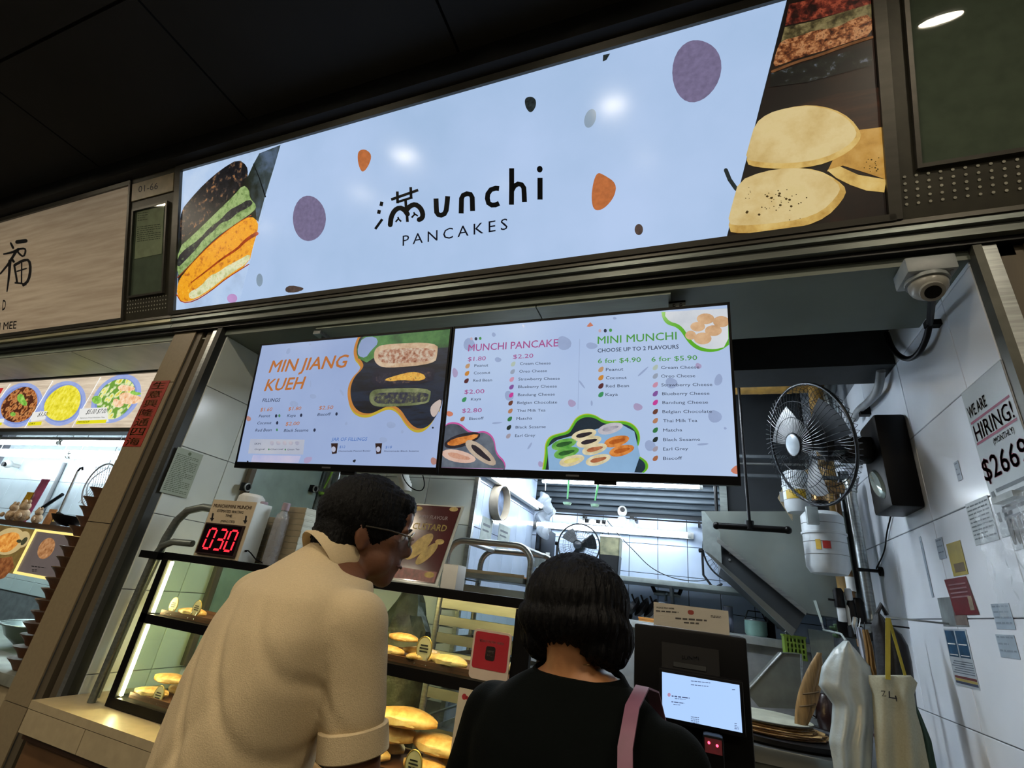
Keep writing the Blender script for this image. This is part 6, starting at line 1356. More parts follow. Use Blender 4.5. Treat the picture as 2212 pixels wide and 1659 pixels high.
# black T bar hanging in front
a = at(1608, 975, Y=2.45); b = at(1620, 1140, Y=2.45); l = at(1548, 1139, Y=2.45); r_ = at(1702, 1146, Y=2.45)
t = thing('t_bar', (b.x, 2.45, b.z), 'black T shaped bar hanging in front of the steel hood', 'bar')
obj('rod', MB().cyl((b.x, 2.45, b.z), (b.x, 2.45, 1.99), .007), m_blkm, t); obj('crossbar', MB().cyl((l.x, 2.45, b.z), (r_.x, 2.45, b.z), .014, n=14), m_blk, t)
for x in (l.x, r_.x): obj('end_cap', MB().ell((x, 2.45, b.z), .017), m_blk, t)
obj('joint', MB().cyl((b.x, 2.45, b.z-.008), (b.x, 2.45, b.z+.03), .018), m_blk, t)
t = thing('pipe_rack', (.2, 2.75, .8), 'two dim steel bars behind the T bar right of the screen', 'bars')
for py in (987, 1028):
    c = at(1630, py, Y=2.75); obj('bar', MB().box((.02, 2.74, c.z-.008), (.73, 2.76, c.z+.008)), mat('dim_steel', '50565a', rough=.4, metal=.6), t)
# ================= YELLOW DUCT PIPES =================
my = mat('ochre_insulation', '8a6a2c', rough=.6, var=.3, scale=14, bump=.4)
t = thing('insulated_pipe', (.4, 2.9, 1.3), 'thick ochre insulated pipe running across under the dark ceiling', 'pipe')
a = at(1592, 838, Y=2.9); obj('tube', MB().cyl((.0, 2.9, a.z), (.735, 2.9, a.z), .042, n=20), my, t)
for k in range(5): obj('band', MB().cyl((.06+k*.15, 2.9, a.z), (.08+k*.15, 2.9, a.z), .0435, n=20), my, t)
obj('end_flange', MB().cyl((.725, 2.9, a.z), (.739, 2.9, a.z), .055, n=20), m_blkm, t)
t = thing('insulated_pipe', (.6, 2.82, 1.0), 'ochre wrapped pipe coming down behind the wall fan', 'pipe')
a = at(1760, 790, Y=2.82); b = at(1783, 990, Y=2.82); obj('tube', MB().tube([(a.x-.01, 2.82, 1.9), a, (b.x, 2.82, a.z-.2), (b.x, 2.82, .6), (b.x+.005, 2.82, .2)], .036, n=16), my, t)
for k in range(16): obj('wrap', MB().cyl((b.x-.001, 2.82, .62+k*.035), (b.x+.001, 2.82, .632+k*.035), .0375, n=16), my, t)
t = thing('flexible_duct', (.68, 2.70, 1.1), 'shiny ribbed flexible metal duct beside the ochre pipe', 'duct')
p_ = [at(x, y, Y=2.70) for x, y in smoothpts([(1812, 800), (1795, 825), (1790, 860), (1805, 900), (1822, 940)], 2, False)]
obj('tube', MB().tube(p_, [.026+.003*(i % 2) for i in range(len(p_))], n=14), m_steel, t); p2_ = Vector((p_[0].x, p_[0].y, 1.99)); obj('upper_tube', MB().tube([p_[0], p_[0]+Vector((.0, 0, .1)), p2_], .025, n=12), m_steel, t)
t = thing('grey_pipe', (.7, 2.3, 1.0), 'bent grey conduit coming down the right wall near the ceiling beam', 'pipe')
obj('tube', MB().tube([at(1905, 785, Y=2.25)]+[at(x, y, X=.705) for x, y in smoothpts([(1903, 800), (1900, 830), (1893, 850), (1875, 870), (1855, 885), (1845, 905)], 2, False)], .016, n=12), m_gry, t)
obj('clip', MB().box((.70, 2.40, .93), (.745, 2.43, .97)), m_blk, t)
# ================= WALL FAN =================
fc = at(1726, 985, Y=2.02)
fan_t = fan('large dark wall fan with a white hub mounted on the right tiled wall', at(1748, 958, Y=2.06), (-.90, -.38, -.20), .235, mat('cage_blue_grey', '262c32', rough=.4, metal=.4), stand='none', nsp=64, th=.13, hub_c='b4c2cc')
c = at(1748, 958, Y=2.06)
m1 = at(1855, 960, X=.60)
mb = MB().box((.64, 2.06, .45), (.7399, 2.26, .80), .012); obj('wall_box', mb, m_blk, fan_t)
obj('arm', MB().box((.54, 2.12, .64), (.641, 2.20, .73), .008), m_blk, fan_t)
obj('arm', MB().tube([(.56, 2.16, .68), (.50, 2.18, .67), c+Vector((.08, .10, .035))], .030, n=12), m_blk, fan_t)
obj('dial', MB().lathe((.639, 2.15, .55), [(.0, -.008), (.045, -.008), (.052, .0), (.052, .004)], n=24, axis=(1, 0, 0), scale=(1.5, .8)), mat('dial_silver', 'a8b8b0', rough=.2, metal=.5), fan_t)
obj('cord', MB().tube([at(x, y, X=.732) for x, y in smoothpts([(1923, 1075), (1926, 1110), (1915, 1150), (1912, 1190), (1893, 1228)], 2, False)], .003), m_blk, fan_t)
# ================= FILTER HOUSINGS AND PIPES =================
mw = mat('filter_white', 'c4ccd0', rough=.35, var=.05)
def canister(px0, py0, px1, py1, Y, r, lab, lbl):
    a = at(px0, py0, Y=Y); b = at(px1, py1, Y=Y); x = (a.x+b.x)/2; t = thing('water_filter', (x, Y, b.z), lab, 'filter')
    h_ = a.z-b.z
    obj('body', MB().lathe((x, Y, b.z), [(0, 0), (r*.82, .004), (r, .03), (r, h_*.62), (r*1.06, h_*.63), (r*1.06, h_*.66), (r, h_*.67), (r, h_*.93), (r*.8, h_), (0, h_)], n=28), mw, t)
    for k in (.3, .5, .8): obj('seam', MB().tube([(x+(r+.0005)*cos(q), Y+(r+.0005)*sin(q), b.z+h_*k) for q in [2*pi*k_/28 for k_ in range(28)]], .0012, n=5, closed=True), m_gry, t)
    for (c_, u0, u1, z0, z1) in lbl:
        mb = MB(); n = 6
        q = [(x+(r+.0012)*sin(u0+(u1-u0)*i/n), Y-(r+.0012)*cos(u0+(u1-u0)*i/n)) for i in range(n+1)]
        mb.add([(X_, Y_, b.z+h_*z0) for X_, Y_ in q]+[(X_, Y_, b.z+h_*z1) for X_, Y_ in q], [(i, i+1, n+2+i, n+1+i) for i in range(n)])
        obj('label', mb, mat('label_'+c_, c_, rough=.4, var=.1), t)
    return t, x, b.z+h_
t, x, z = canister(1770, 1108, 1795, 1243, 2.50, .082, 'large white water filter housing with a red and yellow label', [('a82c28', -.30, .05, .38, .50), ('c0a040', -.62, -.38, .36, .52)])
obj('neck', MB().cyl((x, 2.50, z), (x, 2.50, z+.05), .036), m_blk, t); obj('elbow', MB().tube([(x, 2.50, z+.05), (x, 2.50, z+.09), (x+.03, 2.50, z+.115), (x+.10, 2.52, z+.12)], .026, n=14), mat('brass', '8a6a42', rough=.35, metal=.7), t)
obj('gauge', MB().box((x-.075, 2.39, z-.07), (x-.030, 2.418, z+.005), .004), mat('gauge_clear', 'a8b4b4', rough=.15, alpha=.75), t)
t2, x2, z2 = canister(1712, 1020, 1730, 1110, 2.62, .058, 'smaller white water filter with a yellow band behind the large one', [('c0a028', -1.0, .5, .30, .52)])
obj('pipe', MB().cyl((x2+.085, 2.66, z2-.30), (x2+.085, 2.66, z2+.02), .032, n=16), my, t2)
t = thing('cardboard_sheet', at(1692, 1075, Y=2.75), 'tan cardboard sheet standing on edge behind the smaller filter', 'cardboard'); c = [at(x_, y_, Y=2.75) for x_, y_ in ((1700, 1035), (1680, 1075), (1712, 1125), (1712, 1040))]; obj('sheet', MB().prism(c, (0, .006, 0)), mat('cardboard', '8a7c60', rough=.8), t); obj('tape', MB().box((c[1].x+.01, 2.746, c[1].z-.02), (c[1].x+.03, 2.7495, c[1].z+.03)), m_gry, t)
t = thing('chrome_pipe', (.69, 2.75, -.1), 'tall chrome water pipe on black clamps at the right wall', 'pipe')
a = at(1835, 1050, Y=2.66); b = at(1880, 1310, Y=2.66); xx = (a.x+b.x)/2
obj('tube', MB().cyl((xx, 2.66, b.z-.02), (xx, 2.66, a.z+.03), .021, n=18), m_alu, t)
for k in range(4): obj('nut', MB().cyl((xx, 2.66, a.z-.03+k*.016), (xx, 2.66, a.z-.022+k*.016), .027, n=10), m_steel, t)
for z in (b.z+.14, .78): obj('clamp', MB().box((xx-.03, 2.63, z), (.7395, 2.655, z+.012)), m_blk, t); obj('wall_plate', MB().cyl((.728, 2.64, z+.006), (.739, 2.64, z+.006), .020), m_blk, t)
obj('elbow', MB().tube([(xx, 2.66, b.z-.02), (xx, 2.66, b.z-.06), (xx-.03, 2.64, b.z-.09), (xx-.07, 2.64, b.z-.09)], .022, n=14), m_steel, t)
t = thing('brown_pipe', (.62, 2.72, -.1), 'thin copper brown pipe left of the chrome pipe', 'pipe'); obj('tube', MB().cyl((xx-.05, 2.70, -.02), (xx-.05, 2.70, .66), .012), mat('copper_brown', '7a5a38', rough=.5, metal=.4), t); obj('joint', MB().cyl((xx-.05, 2.70, .20), (xx-.05, 2.70, .26), .018), m_wht, t)
t = thing('dark_pipe', (.70, 2.85, -.1), 'dark grey pipe behind the chrome pipe on the wall', 'pipe'); obj('tube', MB().cyl((.70, 2.83, -.55), (.70, 2.83, .78), .024, n=14), mat('dark_pipe_grey', '3a4246', rough=.4, metal=.4), t); obj('clamp', MB().box((.70, 2.815, .3), (.7395, 2.845, .315)), m_blk, t)
t = thing('valve_cluster', (.60, 2.62, 0), 'cluster of black valves and small white canisters under the filter', 'valves')
for px, py, r, h_, m in ((1812, 1292, .020, .08, m_blk), (1818, 1325, .016, .07, mw), (1833, 1285, .014, .05, mw), (1842, 1322, .018, .09, m_blk), (1836, 1330, .012, .08, mw), (1856, 1320, .022, .10, m_blk), (1850, 1365, .03, .05, m_blkm)):
    c = at(px, py, Y=2.58); obj('valve', MB().lathe((c.x, 2.58, c.z-h_/2), [(0, 0), (r, .003), (r, h_*.85), (r*.7, h_), (0, h_)], n=14), m, t)
c = at(1848, 1335, Y=2.55); obj('tap', MB().tube([(c.x, 2.55, c.z), (c.x-.01, 2.54, c.z-.03), (c.x-.005, 2.54, c.z-.06)], .010), m_alu, t); c = at(1800, 1296, Y=2.58); obj('lever', MB().box((c.x-.02, 2.57, c.z-.004), (c.x+.03, 2.58, c.z+.004)), m_blk, t)
obj('bracket_plate', MB().box((at(1810, 1350, Y=2.62).x, 2.63, at(1810, 1375, Y=2.62).z), (.7395, 2.64, at(1810, 1340, Y=2.62).z)), m_blkm, t)
# ================= RIGHT SIDE: TERMINAL, GRIDDLE, BAGS, PAPERS =================
PY = 1.50
a = at(1370, 1350, Y=PY); b = at(1612, 1372, Y=PY); px0, px1 = a.x, b.x; pz1 = (a.z+b.z)/2
pt_ = thing('order_terminal', ((px0+px1)/2, PY+.06, -.52), 'black order terminal with a glowing pale blue screen right of the woman', 'terminal')
obj('cabinet', MB().box((px0, PY, -.5195), (px1, PY+.16, pz1), .008), m_blk, pt_)
m_sat = mat('satin_black', '08080a', rough=.6)
PN = Plane((0, PY, 0), (1, 0, 0), (0, 0, 1))
x0_ = at(1430, 1400, Y=PY).x; x1_ = at(1552, 1400, Y=PY).x; z0_ = at(1490, 1450, Y=PY).z; z1_ = at(1490, 1395, Y=PY).z
obj('printer_door', MB().box((x0_, PY-.010, z0_), (x1_, PY-.0005, z1_), .006), m_sat, pt_)
Z = PN.frame(1380, 1300, 4.623)
PN2 = Plane((0, PY-.0105, 0), (1, 0, 0), (0, 0, 1)); Z = PN2.frame(1380, 1300, 4.623)
art('lettering', mat('ink_dim', '5a5c62', rough=.4), pt_, lambda b_: text(b_, Z, 'SUNMI', (425, 572), (600, 585), 40, .0003, bold=.01))
obj('paper_slot', MB().box((at(1455, 1440, Y=PY-.01).x, PY-.0125, at(1490, 1444, Y=PY).z), (at(1525, 1440, Y=PY-.01).x, PY-.0105, at(1490, 1434, Y=PY).z)), mat('slot_grey', '3a3c3c', rough=.4), pt_)
s0 = at(1430, 1453, Y=PY-.05); s1_ = at(1597, 1478, Y=PY-.05); s2_ = at(1604, 1583, Y=PY-.05); sx0, sx1 = s0.x, s1_.x; sz1 = (s0.z+s1_.z)/2; sz0 = s2_.z
obj('screen_body', MB().box((sx0-.008, PY-.048, sz0-.010), (sx1+.008, PY-.012, sz1+.008), .004), m_blk, pt_)
scr = obj('screen', MB().box((sx0, PY-.0505, sz0), (sx1, PY-.0485, sz1)), mat('order_screen', 'a9c8f2', emit=.95, var=0, c2='a2c2ee', scale=2, rough=.2), pt_)
SC_ = Plane((0, PY-.0506, 0), (1, 0, 0), (0, 0, 1)); Z = SC_.frame(1380, 1300, 4.623)
def scp(b_):
    r = random.Random(5)
    lines(b_, Z, 520, 775, 715, 805, 1, 7, .0003, r, 20); lines(b_, Z, 520, 815, 700, 840, 1, 7, .0003, r, 18)
    lines(b_, Z, 328, 925, 505, 955, 1, 12, .0003, r, 22); lines(b_, Z, 360, 960, 470, 970, 1, 6, .0003, r, 10); lines(b_, Z, 325, 985, 455, 1010, 1, 9, .0003, r, 16); lines(b_, Z, 345, 1018, 440, 1030, 1, 6, .0003, r, 8)
    lines(b_, Z, 520, 1140, 600, 1215, 4, 6, .0003, r, 6); lines(b_, Z, 955, 1205, 1000, 1275, 4, 6, .0003, r, 3); lines(b_, Z, 930, 870, 965, 885, 1, 8, .0003, r)
art('print', mat('screen_ink', '5a6a9a', emit=.5), scr, scp)
art('red_mark', mat('screen_red', 'b890b0', emit=.8), scr, lambda b_: blob(b_, Z, (302, 928), (16, 20), .0004, n=12))
# red lit payment reader under the screen
c = at(1541, 1612, Y=1.40); t = thing('payment_reader', (c.x, 1.42, -.52), 'small dark card reader with two glowing red dots below the screen', 'card reader')
obj('body', MB().box((c.x-.022, 1.40, c.z-.055), (c.x+.022, 1.44, c.z+.020), .008), m_blk, t)
obj('window', MB().box((c.x-.018, 1.3985, c.z-.014), (c.x+.018, 1.3998, c.z+.014)), mat('reader_red', '5a0814', emit=.5, var=.3, scale=60), t)
for dx in (-.009, .008): obj('red_led', MB().ell((c.x+dx, 1.397, c.z+.004-dx*.15), .0028, 10, 6), lamp('led_red', 'ff3048', 7.0), t)
obj('stem', MB().box((c.x-.014, 1.405, -.5195), (c.x+.014, 1.435, c.z-.0555)), m_blk, t)
obj('brass_ring', MB().box((c.x-.022, 1.399, c.z-.072), (c.x+.022, 1.441, c.z-.060)), mat('brass_lit', 'a8864a', rough=.3, metal=.8), t)
# notice board standing on the terminal
a = at(1412, 1301, Y=PY+.02); b = at(1573, 1319, Y=PY+.02); c = at(1578, 1371, Y=PY+.02)
t = thing('payment_notice', ((a.x+b.x)/2, PY+.02, pz1), 'long cream payment notice card standing on top of the black terminal', 'notice')
zt = (a.z+b.z)/2
obj('card', MB().box((a.x, PY+.018, pz1+.0005), (b.x, PY+.022, zt)), mat('notice_cream', 'b4b0a4', rough=.5, var=.04), t)
NP = Plane((0, PY+.018, 0), (1, 0, 0), (0, 0, 1)); Z = NP.frame(1380, 1300, 4.623)
def npn(b_):
    text(b_, Z, 'PLEASE PAY HERE', (178, 64), (352, 76), 16, .0004, bold=.01); lines(b_, Z, 170, 80, 395, 100, 1, 13, .0004, dy=16)
    lines(b_, Z, 365, 150, 680, 178, 1, 17, .0004, dy=24); lines(b_, Z, 450, 198, 600, 215, 1, 15, .0004, dy=10); lines(b_, Z, 718, 132, 820, 158, 2, 7, .0004, dy=8)
art('print', mat('ink_grey', '3e3c3a', rough=.6), t, npn)
art('red_logo', mat('logo_red', '8c3a30', rough=.5), t, lambda b_: poly(b_, Z, smoothpts([(488, 80), (550, 86), (548, 132), (490, 124)], 1), .0005))
# griddle station
gz = at(1640, 1560, Y=2.35).z
gz = -.38
gs = thing('griddle_station', (.4, 2.4, FL), 'steel griddle bench at the right with a black round hot plate', 'bench')
e0 = at(1560, 1600, Y=2.02); 
obj('top', MB().box((-.05, 2.27, gz-.05), (.66, 3.04, gz), .004), m_steel, gs)
obj('front_panel', MB().box((-.05, 2.28, gz-.30), (.66, 2.30, gz-.051)), mat('panel_dark_steel', '5a5e5c', rough=.35, metal=.7), gs)
for k in range(3): obj('knob', MB().cyl((.10+k*.2, 2.28, gz-.14), (.10+k*.2, 2.255, gz-.14), .018, n=16), m_blk, gs)
for x in (-.03, .64):
    for y in (2.32, 3.0): obj('leg', MB().cyl((x, y, FL), (x, y, gz-.051), .018), m_alu, gs)
cc = at(1665, 1575, Z=gz+.03)
cx, cy = .26, 2.575
obj('hot_plate', MB().lathe((cx, cy, gz+.0005), [(0, 0), (.27, 0), (.285, .008), (.285, .022), (.26, .022), (.255, .014), (0, .014)], n=48), m_blkm, gs)
for k in range(5):
    t = thing('crepe', (cx-.01, cy, gz+.018+k*.006), 'thin golden pancake sheet in the pile on the round hot plate, %s' % ['lowest', 'second', 'third', 'fourth', 'folded one on top'][k], 'pancake', 'flat pancakes on the hot plate')
    mb = MB(); n = 40; r0 = .20-.008*k; ox, oy = random.uniform(-.02, .02), random.uniform(-.015, .015)
    top = [(cx-.03+ox+r0*cos(2*pi*j/n)*(1+.04*sin(3*j)), cy+oy+r0*.95*sin(2*pi*j/n), gz+.016+k*.006+.0008*sin(5*2*pi*j/n+k)+.001) for j in range(n)]
    mb.add(top+[(x, y, z+.0035) for x, y, z in top]+[(cx-.03+ox, cy+oy, gz+.0195+k*.006)], [(j, (j+1) % n, n+(j+1) % n, n+j) for j in range(n)]+[(n+j, n+(j+1) % n, 2*n) for j in range(n)]+[tuple(range(n))[::-1]])
    obj('sheet', mb, food('crepe_skin', ['8a6a3a', 'b08c54', 'c8a870', 'd4b884'], 12, 0), t); obj('browned_edge', MB().tube([(x, y, z+.002) for x, y, z in top], .0016, n=5, closed=True), mat('crepe_edge', '4a3018', rough=.7), t)
t = thing('round_cover', (cx-.02, cy-.02, gz+.05), 'pale round lid lying on the pile of flat pancakes', 'lid')
obj('disc', MB().lathe((cx-.03, cy, gz+.0525), [(0, .0), (.165, 0), (.168, .004), (.165, .007), (0, .009)], n=40), mat('lid_cream', 'a8aa98', rough=.5, var=.1), t); obj('edge', MB().tube([(cx-.03+.167*cos(q), cy+.167*sin(q), gz+.0565) for q in [2*pi*k/40 for k in range(40)]], .003, closed=True), mat('lid_edge', '2a2a24', rough=.5), t)
# steel batter wedge behind it
W_ = 2.885
t = thing('batter_hopper', (.3, W_, gz), 'grey slanted steel batter hopper behind the flat pancakes', 'hopper')
q = [at(1612, 1495, Y=W_), at(1688, 1411, Y=W_), at(1730, 1413, Y=W_), at(1736, 1532, Y=W_), at(1640, 1528, Y=W_)]
q[3].z = max(q[3].z, gz+.002); q[4].z = max(q[4].z, gz+.002)
obj('body', MB().prism(q, (0, .12, 0)), mat('hopper_steel', '6a6e68', rough=.45, metal=.6, var=.1), t)
obj('top_rim', MB().tube([q[0]-Vector((0, .002, 0)), q[1]-Vector((0, .002, 0)), q[2]-Vector((0, .002, 0)), q[3]-Vector((0, .002, 0))], .005, n=8), m_alu, t)
# bamboo oval tongs (tied) leaning
t = thing('bamboo_paddles', (.40, 2.30, gz), 'pair of tied bamboo paddles standing upright left of the hanging plastic bag', 'paddles')
m_bam = mat('bamboo', '9a7c50', rough=.5, var=.25, scale=10, stretch=(10, 10, 1))
p0 = at(1722, 1560, Y=2.50); p1 = at(1770, 1410, Y=2.50); p0.z = gz+.024
for s in (-1, 1):
    rings = []
    for k in range(13):
        u = k/12; ctr = p0.lerp(p1, u)+Vector((s*.012*sin(pi*u), s*.008, 0)); ww = .022*(sin(pi*min(1, u*.9+.08))**.6)+.004
        rings.append([ctr+Vector((ww*cos(2*pi*j/12), .006*sin(2*pi*j/12), 0)) for j in range(12)])
    obj('paddle', MB().loft(rings), m_bam, t)
for u in (.35, .5): c = p0.lerp(p1, u); obj('string', MB().tube([c+Vector((.034*cos(q_), .016*sin(q_), .01*cos(q_))) for q_ in [2*pi*k/16 for k in range(16)]], .003, closed=True), mat('string_brown', '5c4a30', rough=.8), t)
t = thing('dark_jug', (.47, 2.5, gz), 'dark brown jug behind the bamboo paddles', 'jug'); c = at(1785, 1520, Y=2.93)
obj('body', MB().lathe((c.x, 2.93, gz+.001), [(0, 0), (.04, 0), (.05, .05), (.045, .11), (.03, .14), (.025, .14), (0, .13)], n=20), mat('jug_brown', '2a1a18', rough=.25), t); obj('handle', MB().tube([(c.x-.045, 2.93, gz+.11), (c.x-.07, 2.93, gz+.09), (c.x-.065, 2.93, gz+.05), (c.x-.048, 2.93, gz+.04)], .006), mat('jug_brown', 'c'), t)
# green basket and white board further back
B_ = 3.05
a = at(1692, 1357, Y=B_); b = at(1738, 1363, Y=B_); c = at(1700, 1405, Y=B_)
t = thing('plastic_basket', (a.x, B_, c.z), 'lime green slotted plastic basket on the back wall under the hood', 'basket')
xa, xb, za, zb = a.x, b.x, c.z-.035, a.z-.035; m_lm = mat('lime_plastic', '7c9c34', rough=.45)
mb = MB()
for k in range(6): x = xa+.006+(xb-xa-.012)*k/5; mb.box((x-.004, B_, za), (x+.004, B_+.004, zb))
for k in range(5): z = za+.003+(zb-za-.006)*k/4; mb.box((xa, B_+.0005, z-.004), (xb, B_+.0045, z+.004))
obj('front', mb, m_lm, t)
obj('rim', MB().box((xa-.004, B_-.003, zb), (xb+.004, B_+.10, zb+.008)), m_lm, t)
mb = MB().box((xa, B_+.096, za), (xb, B_+.10, zb)).box((xa, B_+.005, za), (xa+.003, B_+.095, zb)).box((xb-.003, B_+.005, za), (xb, B_+.095, zb)).box((xa, B_+.005, za), (xb, B_+.095, za+.003)); obj('back', mb, m_lm, t)
obj('hanger_wire', MB().tube([(xa+.02, B_+.09, zb), (xa+.02, B_+.09, zb+.02), (xa+.03, B_+.09, zb+.03)], .003), m_alu, t)
q = [at(1745, 1358, Y=3.10), at(1800, 1366, Y=3.10), at(1822, 1410, Y=3.10), at(1765, 1440, Y=3.10)]
t = thing('white_board', q[3], 'pale blank board behind the plastic bag under the valves', 'board'); obj('panel', MB().prism([q[0], q[1], at(1805, 1440, Y=3.10), at(1757, 1440, Y=3.10)], (0, .006, 0)), mat('board_white', '98a8a8', rough=.4), t); obj('foot', MB().box((q[3].x-.02, 3.105, BZ-.29), (q[3].x+.12, 3.115, at(1780, 1440, Y=3.1).z)), m_gry, t)
t = thing('herb_sprig', at(1812, 1360, Y=2.75), 'small dark green herb sprig hanging under the valves', 'herbs')
for k in range(9):
    c = at(1808+random.uniform(-10, 10), 1362+random.uniform(-12, 12), Y=2.75); M3 = Matrix.Rotation(random.uniform(0, 3), 3, 'Y'); obj('leaf', MB().ell(c, (.013, .004, .007), 8, 5, M3), mat('herb_green', '2c4a2c', rough=.6), t)
obj('stem', MB().tube([at(1820, 1352, Y=2.632), at(1812, 1352, Y=2.75), at(1810, 1372, Y=2.75)], .003), mat('herb_green', 'c'), t)
t = thing('white_spatula', at(1772, 1320, Y=2.7), 'white plastic scraper hanging in front of the hood bottom', 'scraper')
a = at(1760, 1298, Y=2.908); b = at(1775, 1345, Y=2.908); obj('blade', MB().prism([a+Vector((-.006, 0, 0)), a+Vector((.006, 0, .003)), b+Vector((.006, 0, 0)), b+Vector((-.003, 0, -.004))], (0, .004, 0)), mat('scraper_white', 'b8c8c4', rough=.4), t)
obj('handle', MB().tube([b, b+Vector((.006, .0, -.03))], .004), m_gry, t)
# ---------------- hanging bags ----------------
def cloth_bag(t, name, m, outline, Y, depth, seed, fold=.012, nu=22, ph=3.0):
    """outline: rows of (xl, xr, y pixel) top to bottom in the photograph, hung at depth Y; closed pillow with vertical folds"""
    rd = random.Random(seed); rings = []
    for i, (xl, xr, y) in enumerate(outline):
        a = at(xl, y, Y=Y); b = at(xr, y, Y=Y); z = (a.z+b.z)/2; s = i/(len(outline)-1); r = []
        th = depth*(.35+.65*sin(pi*min(1, .15+s*.8)))
        for j in range(nu):
            u = j/(nu-1); x = a.x+(b.x-a.x)*u; e = sin(pi*u)**.5
            r.append((x, Y-th*e-fold*sin(ph*2*pi*u+seed+s*2.5)*e*(.4+s), z+(b.z-a.z)*(u-.5)))
        for j in range(nu-2, 0, -1):
            u = j/(nu-1); x = a.x+(b.x-a.x)*u; r.append((x, Y+th*.5*sin(pi*u)**.5, z+(b.z-a.z)*(u-.5)))
        rings.append(r)
    return obj(name, MB().loft(rings), m, t, ang=70)
def densify(rows, n=4):
    out = []
    for i in range(len(rows)-1):
        for k in range(n): f = k/n; out.append(tuple(rows[i][j]*(1-f)+rows[i+1][j]*f for j in range(3)))
    return out+[rows[-1]]
m_pb = mat('milky_plastic', 'a9b4b4', rough=.25, alpha=.88, bump=.5, bscale=16, var=.08, spec=.8)
t = thing('plastic_bag', at(1825, 1640, Y=2.15), 'large milky white plastic bag hanging on a hook left of the tote bag', 'bag')
cloth_bag(t, 'bag', m_pb, densify([(1822, 1832, 1384), (1800, 1848, 1402), (1775, 1880, 1440), (1768, 1888, 1480), (1798, 1886, 1520), (1796, 1888, 1560), (1790, 1886, 1600), (1798, 1884, 1640), (1806, 1880, 1700)]), 2.15, .045, 2, .010, ph=2.5)
h = at(1827, 1384, Y=2.15); obj('handle', MB().tube([h, h+Vector((.01, .1, .02)), (h.x+.02, 2.60, h.z+.03)], .004), m_pb, t)
m_tote = mat('tote_canvas', '9c9c88', rough=.85, bump=.5, bscale=5, var=.06, scale=200)
t = thing('tote_bag', at(1945, 1650, Y=2.10), 'off-white canvas tote bag with yellow handles hanging by the right wall', 'bag')
tb = cloth_bag(t, 'body', m_tote, densify([(1876, 1968, 1459), (1877, 1982, 1475), (1884, 1975, 1500), (1886, 1980, 1540), (1888, 1992, 1580), (1892, 2002, 1630), (1898, 2014, 1690)]), 2.10, .035, 5, .012, ph=1.8)
m_yl = mat('yellow_webbing', 'a89c34', rough=.7)
TB = Plane((0, 2.055, 0), (1, 0, 0), (0, 0, 1))
h0 = at(1916, 1335, Y=2.08)
def strap(name, p, q, w_, Y0, Y1, m, t):
    a = at(*p, Y=Y0); b = at(*q, Y=Y1); n = 8; mb = MB(); rings = []
    for k in range(n+1):
        c = a.lerp(b, k/n); rings.append([c+Vector((-w_, -.0012, 0)), c+Vector((w_, -.0012, 0)), c+Vector((w_, .0012, 0)), c+Vector((-w_, .0012, 0))])
    return obj(name, MB().loft(rings), m, t)
strap('handle', (1918, 1335), (1918, 1468), .0065, 2.06, 2.05, m_yl, t); strap('handle', (1920, 1335), (1957, 1466), .004, 2.09, 2.10, m_yl, t)
art('lettering', m_ink, t, lambda b_: (lambda Z: [stroke(b_, Z, p, w, 0.0, sm=0) for p, w in (([(420, 985), (450, 985)], 7), ([(452, 988), (430, 1030), (462, 1028)], 7), ([(490, 990), (492, 1040)], 12), ([(490, 1040), (560, 1052), (545, 1030)], 12), ([(545, 1030), (556, 1072)], 10))])(Plane((0, 2.040, 0), (1, 0, 0), (0, 0, 1)).frame(1800, 1250, 4.056)))
hk = thing('wall_hook', (.72, 2.1, h0.z), 'black hook rail on the right wall holding the bags', 'hook')
obj('prong', MB().tube([(h0.x-.005, 2.07, h0.z-.003), (h0.x+.0, 2.07, h0.z+.002), (.7395, 2.09, h0.z+.004)], .003), m_alu, hk)
t = thing('black_bag', at(1925, 1455, Y=2.22), 'black backpack hanging behind the tote bag on the right wall', 'bag')
cloth_bag(t, 'body', mat('black_nylon', '0a0b10', rough=.6, bump=.3), densify([(1890, 1900, 1325), (1882, 1925, 1350), (1885, 1948, 1370), (1888, 1962, 1395), (1892, 1970, 1430), (1895, 1975, 1470), (1900, 1985, 1560), (1910, 2010, 1640), (1915, 2030, 1700)]), 2.20, .035, 3, .005)
a = at(1895, 1325, Y=2.2); obj('strap', MB().tube([a, a+Vector((.015, 0, .03)), a+Vector((.03, .01, .0))], .008), mat('black_nylon', 'c'), t)
t = thing('green_cloth', at(2000, 1600, Y=2.2), 'dark green cloth hanging behind the tote bag against the wall', 'cloth')
cloth_bag(t, 'cloth', mat('green_fabric', '1c3a30', rough=.8), densify([(1960, 1976, 1515), (1965, 1992, 1550), (1975, 2012, 1600), (1985, 2030, 1690)]), 2.11, .010, 6, .003); obj('loop', MB().tube([at(1968, 1515, Y=2.16), at(1966, 1480, Y=2.17), at(1940, 1440, Y=2.17)], .004), mat('green_fabric', 'c'), t)
t = thing('ochre_cloth', at(1865, 1450, Y=2.35), 'ochre rag hanging between the plastic bag and the black backpack', 'cloth')
cloth_bag(t, 'cloth', mat('ochre_fabric', '7c5c2c', rough=.9, var=.2), densify([(1862, 1875, 1360), (1868, 1886, 1400), (1872, 1892, 1440), (1880, 1900, 1462)]), 2.32, .015, 4, .004); obj('loop', MB().tube([at(1866, 1362, Y=2.32), at(1868, 1345, Y=2.32), (.7, 2.32, at(1868, 1345, Y=2.32).z)], .003), m_blk, t)
t = thing('paper_strip', at(1855, 1400, Y=2.4), 'crumpled white paper strip hanging below the valves', 'paper')
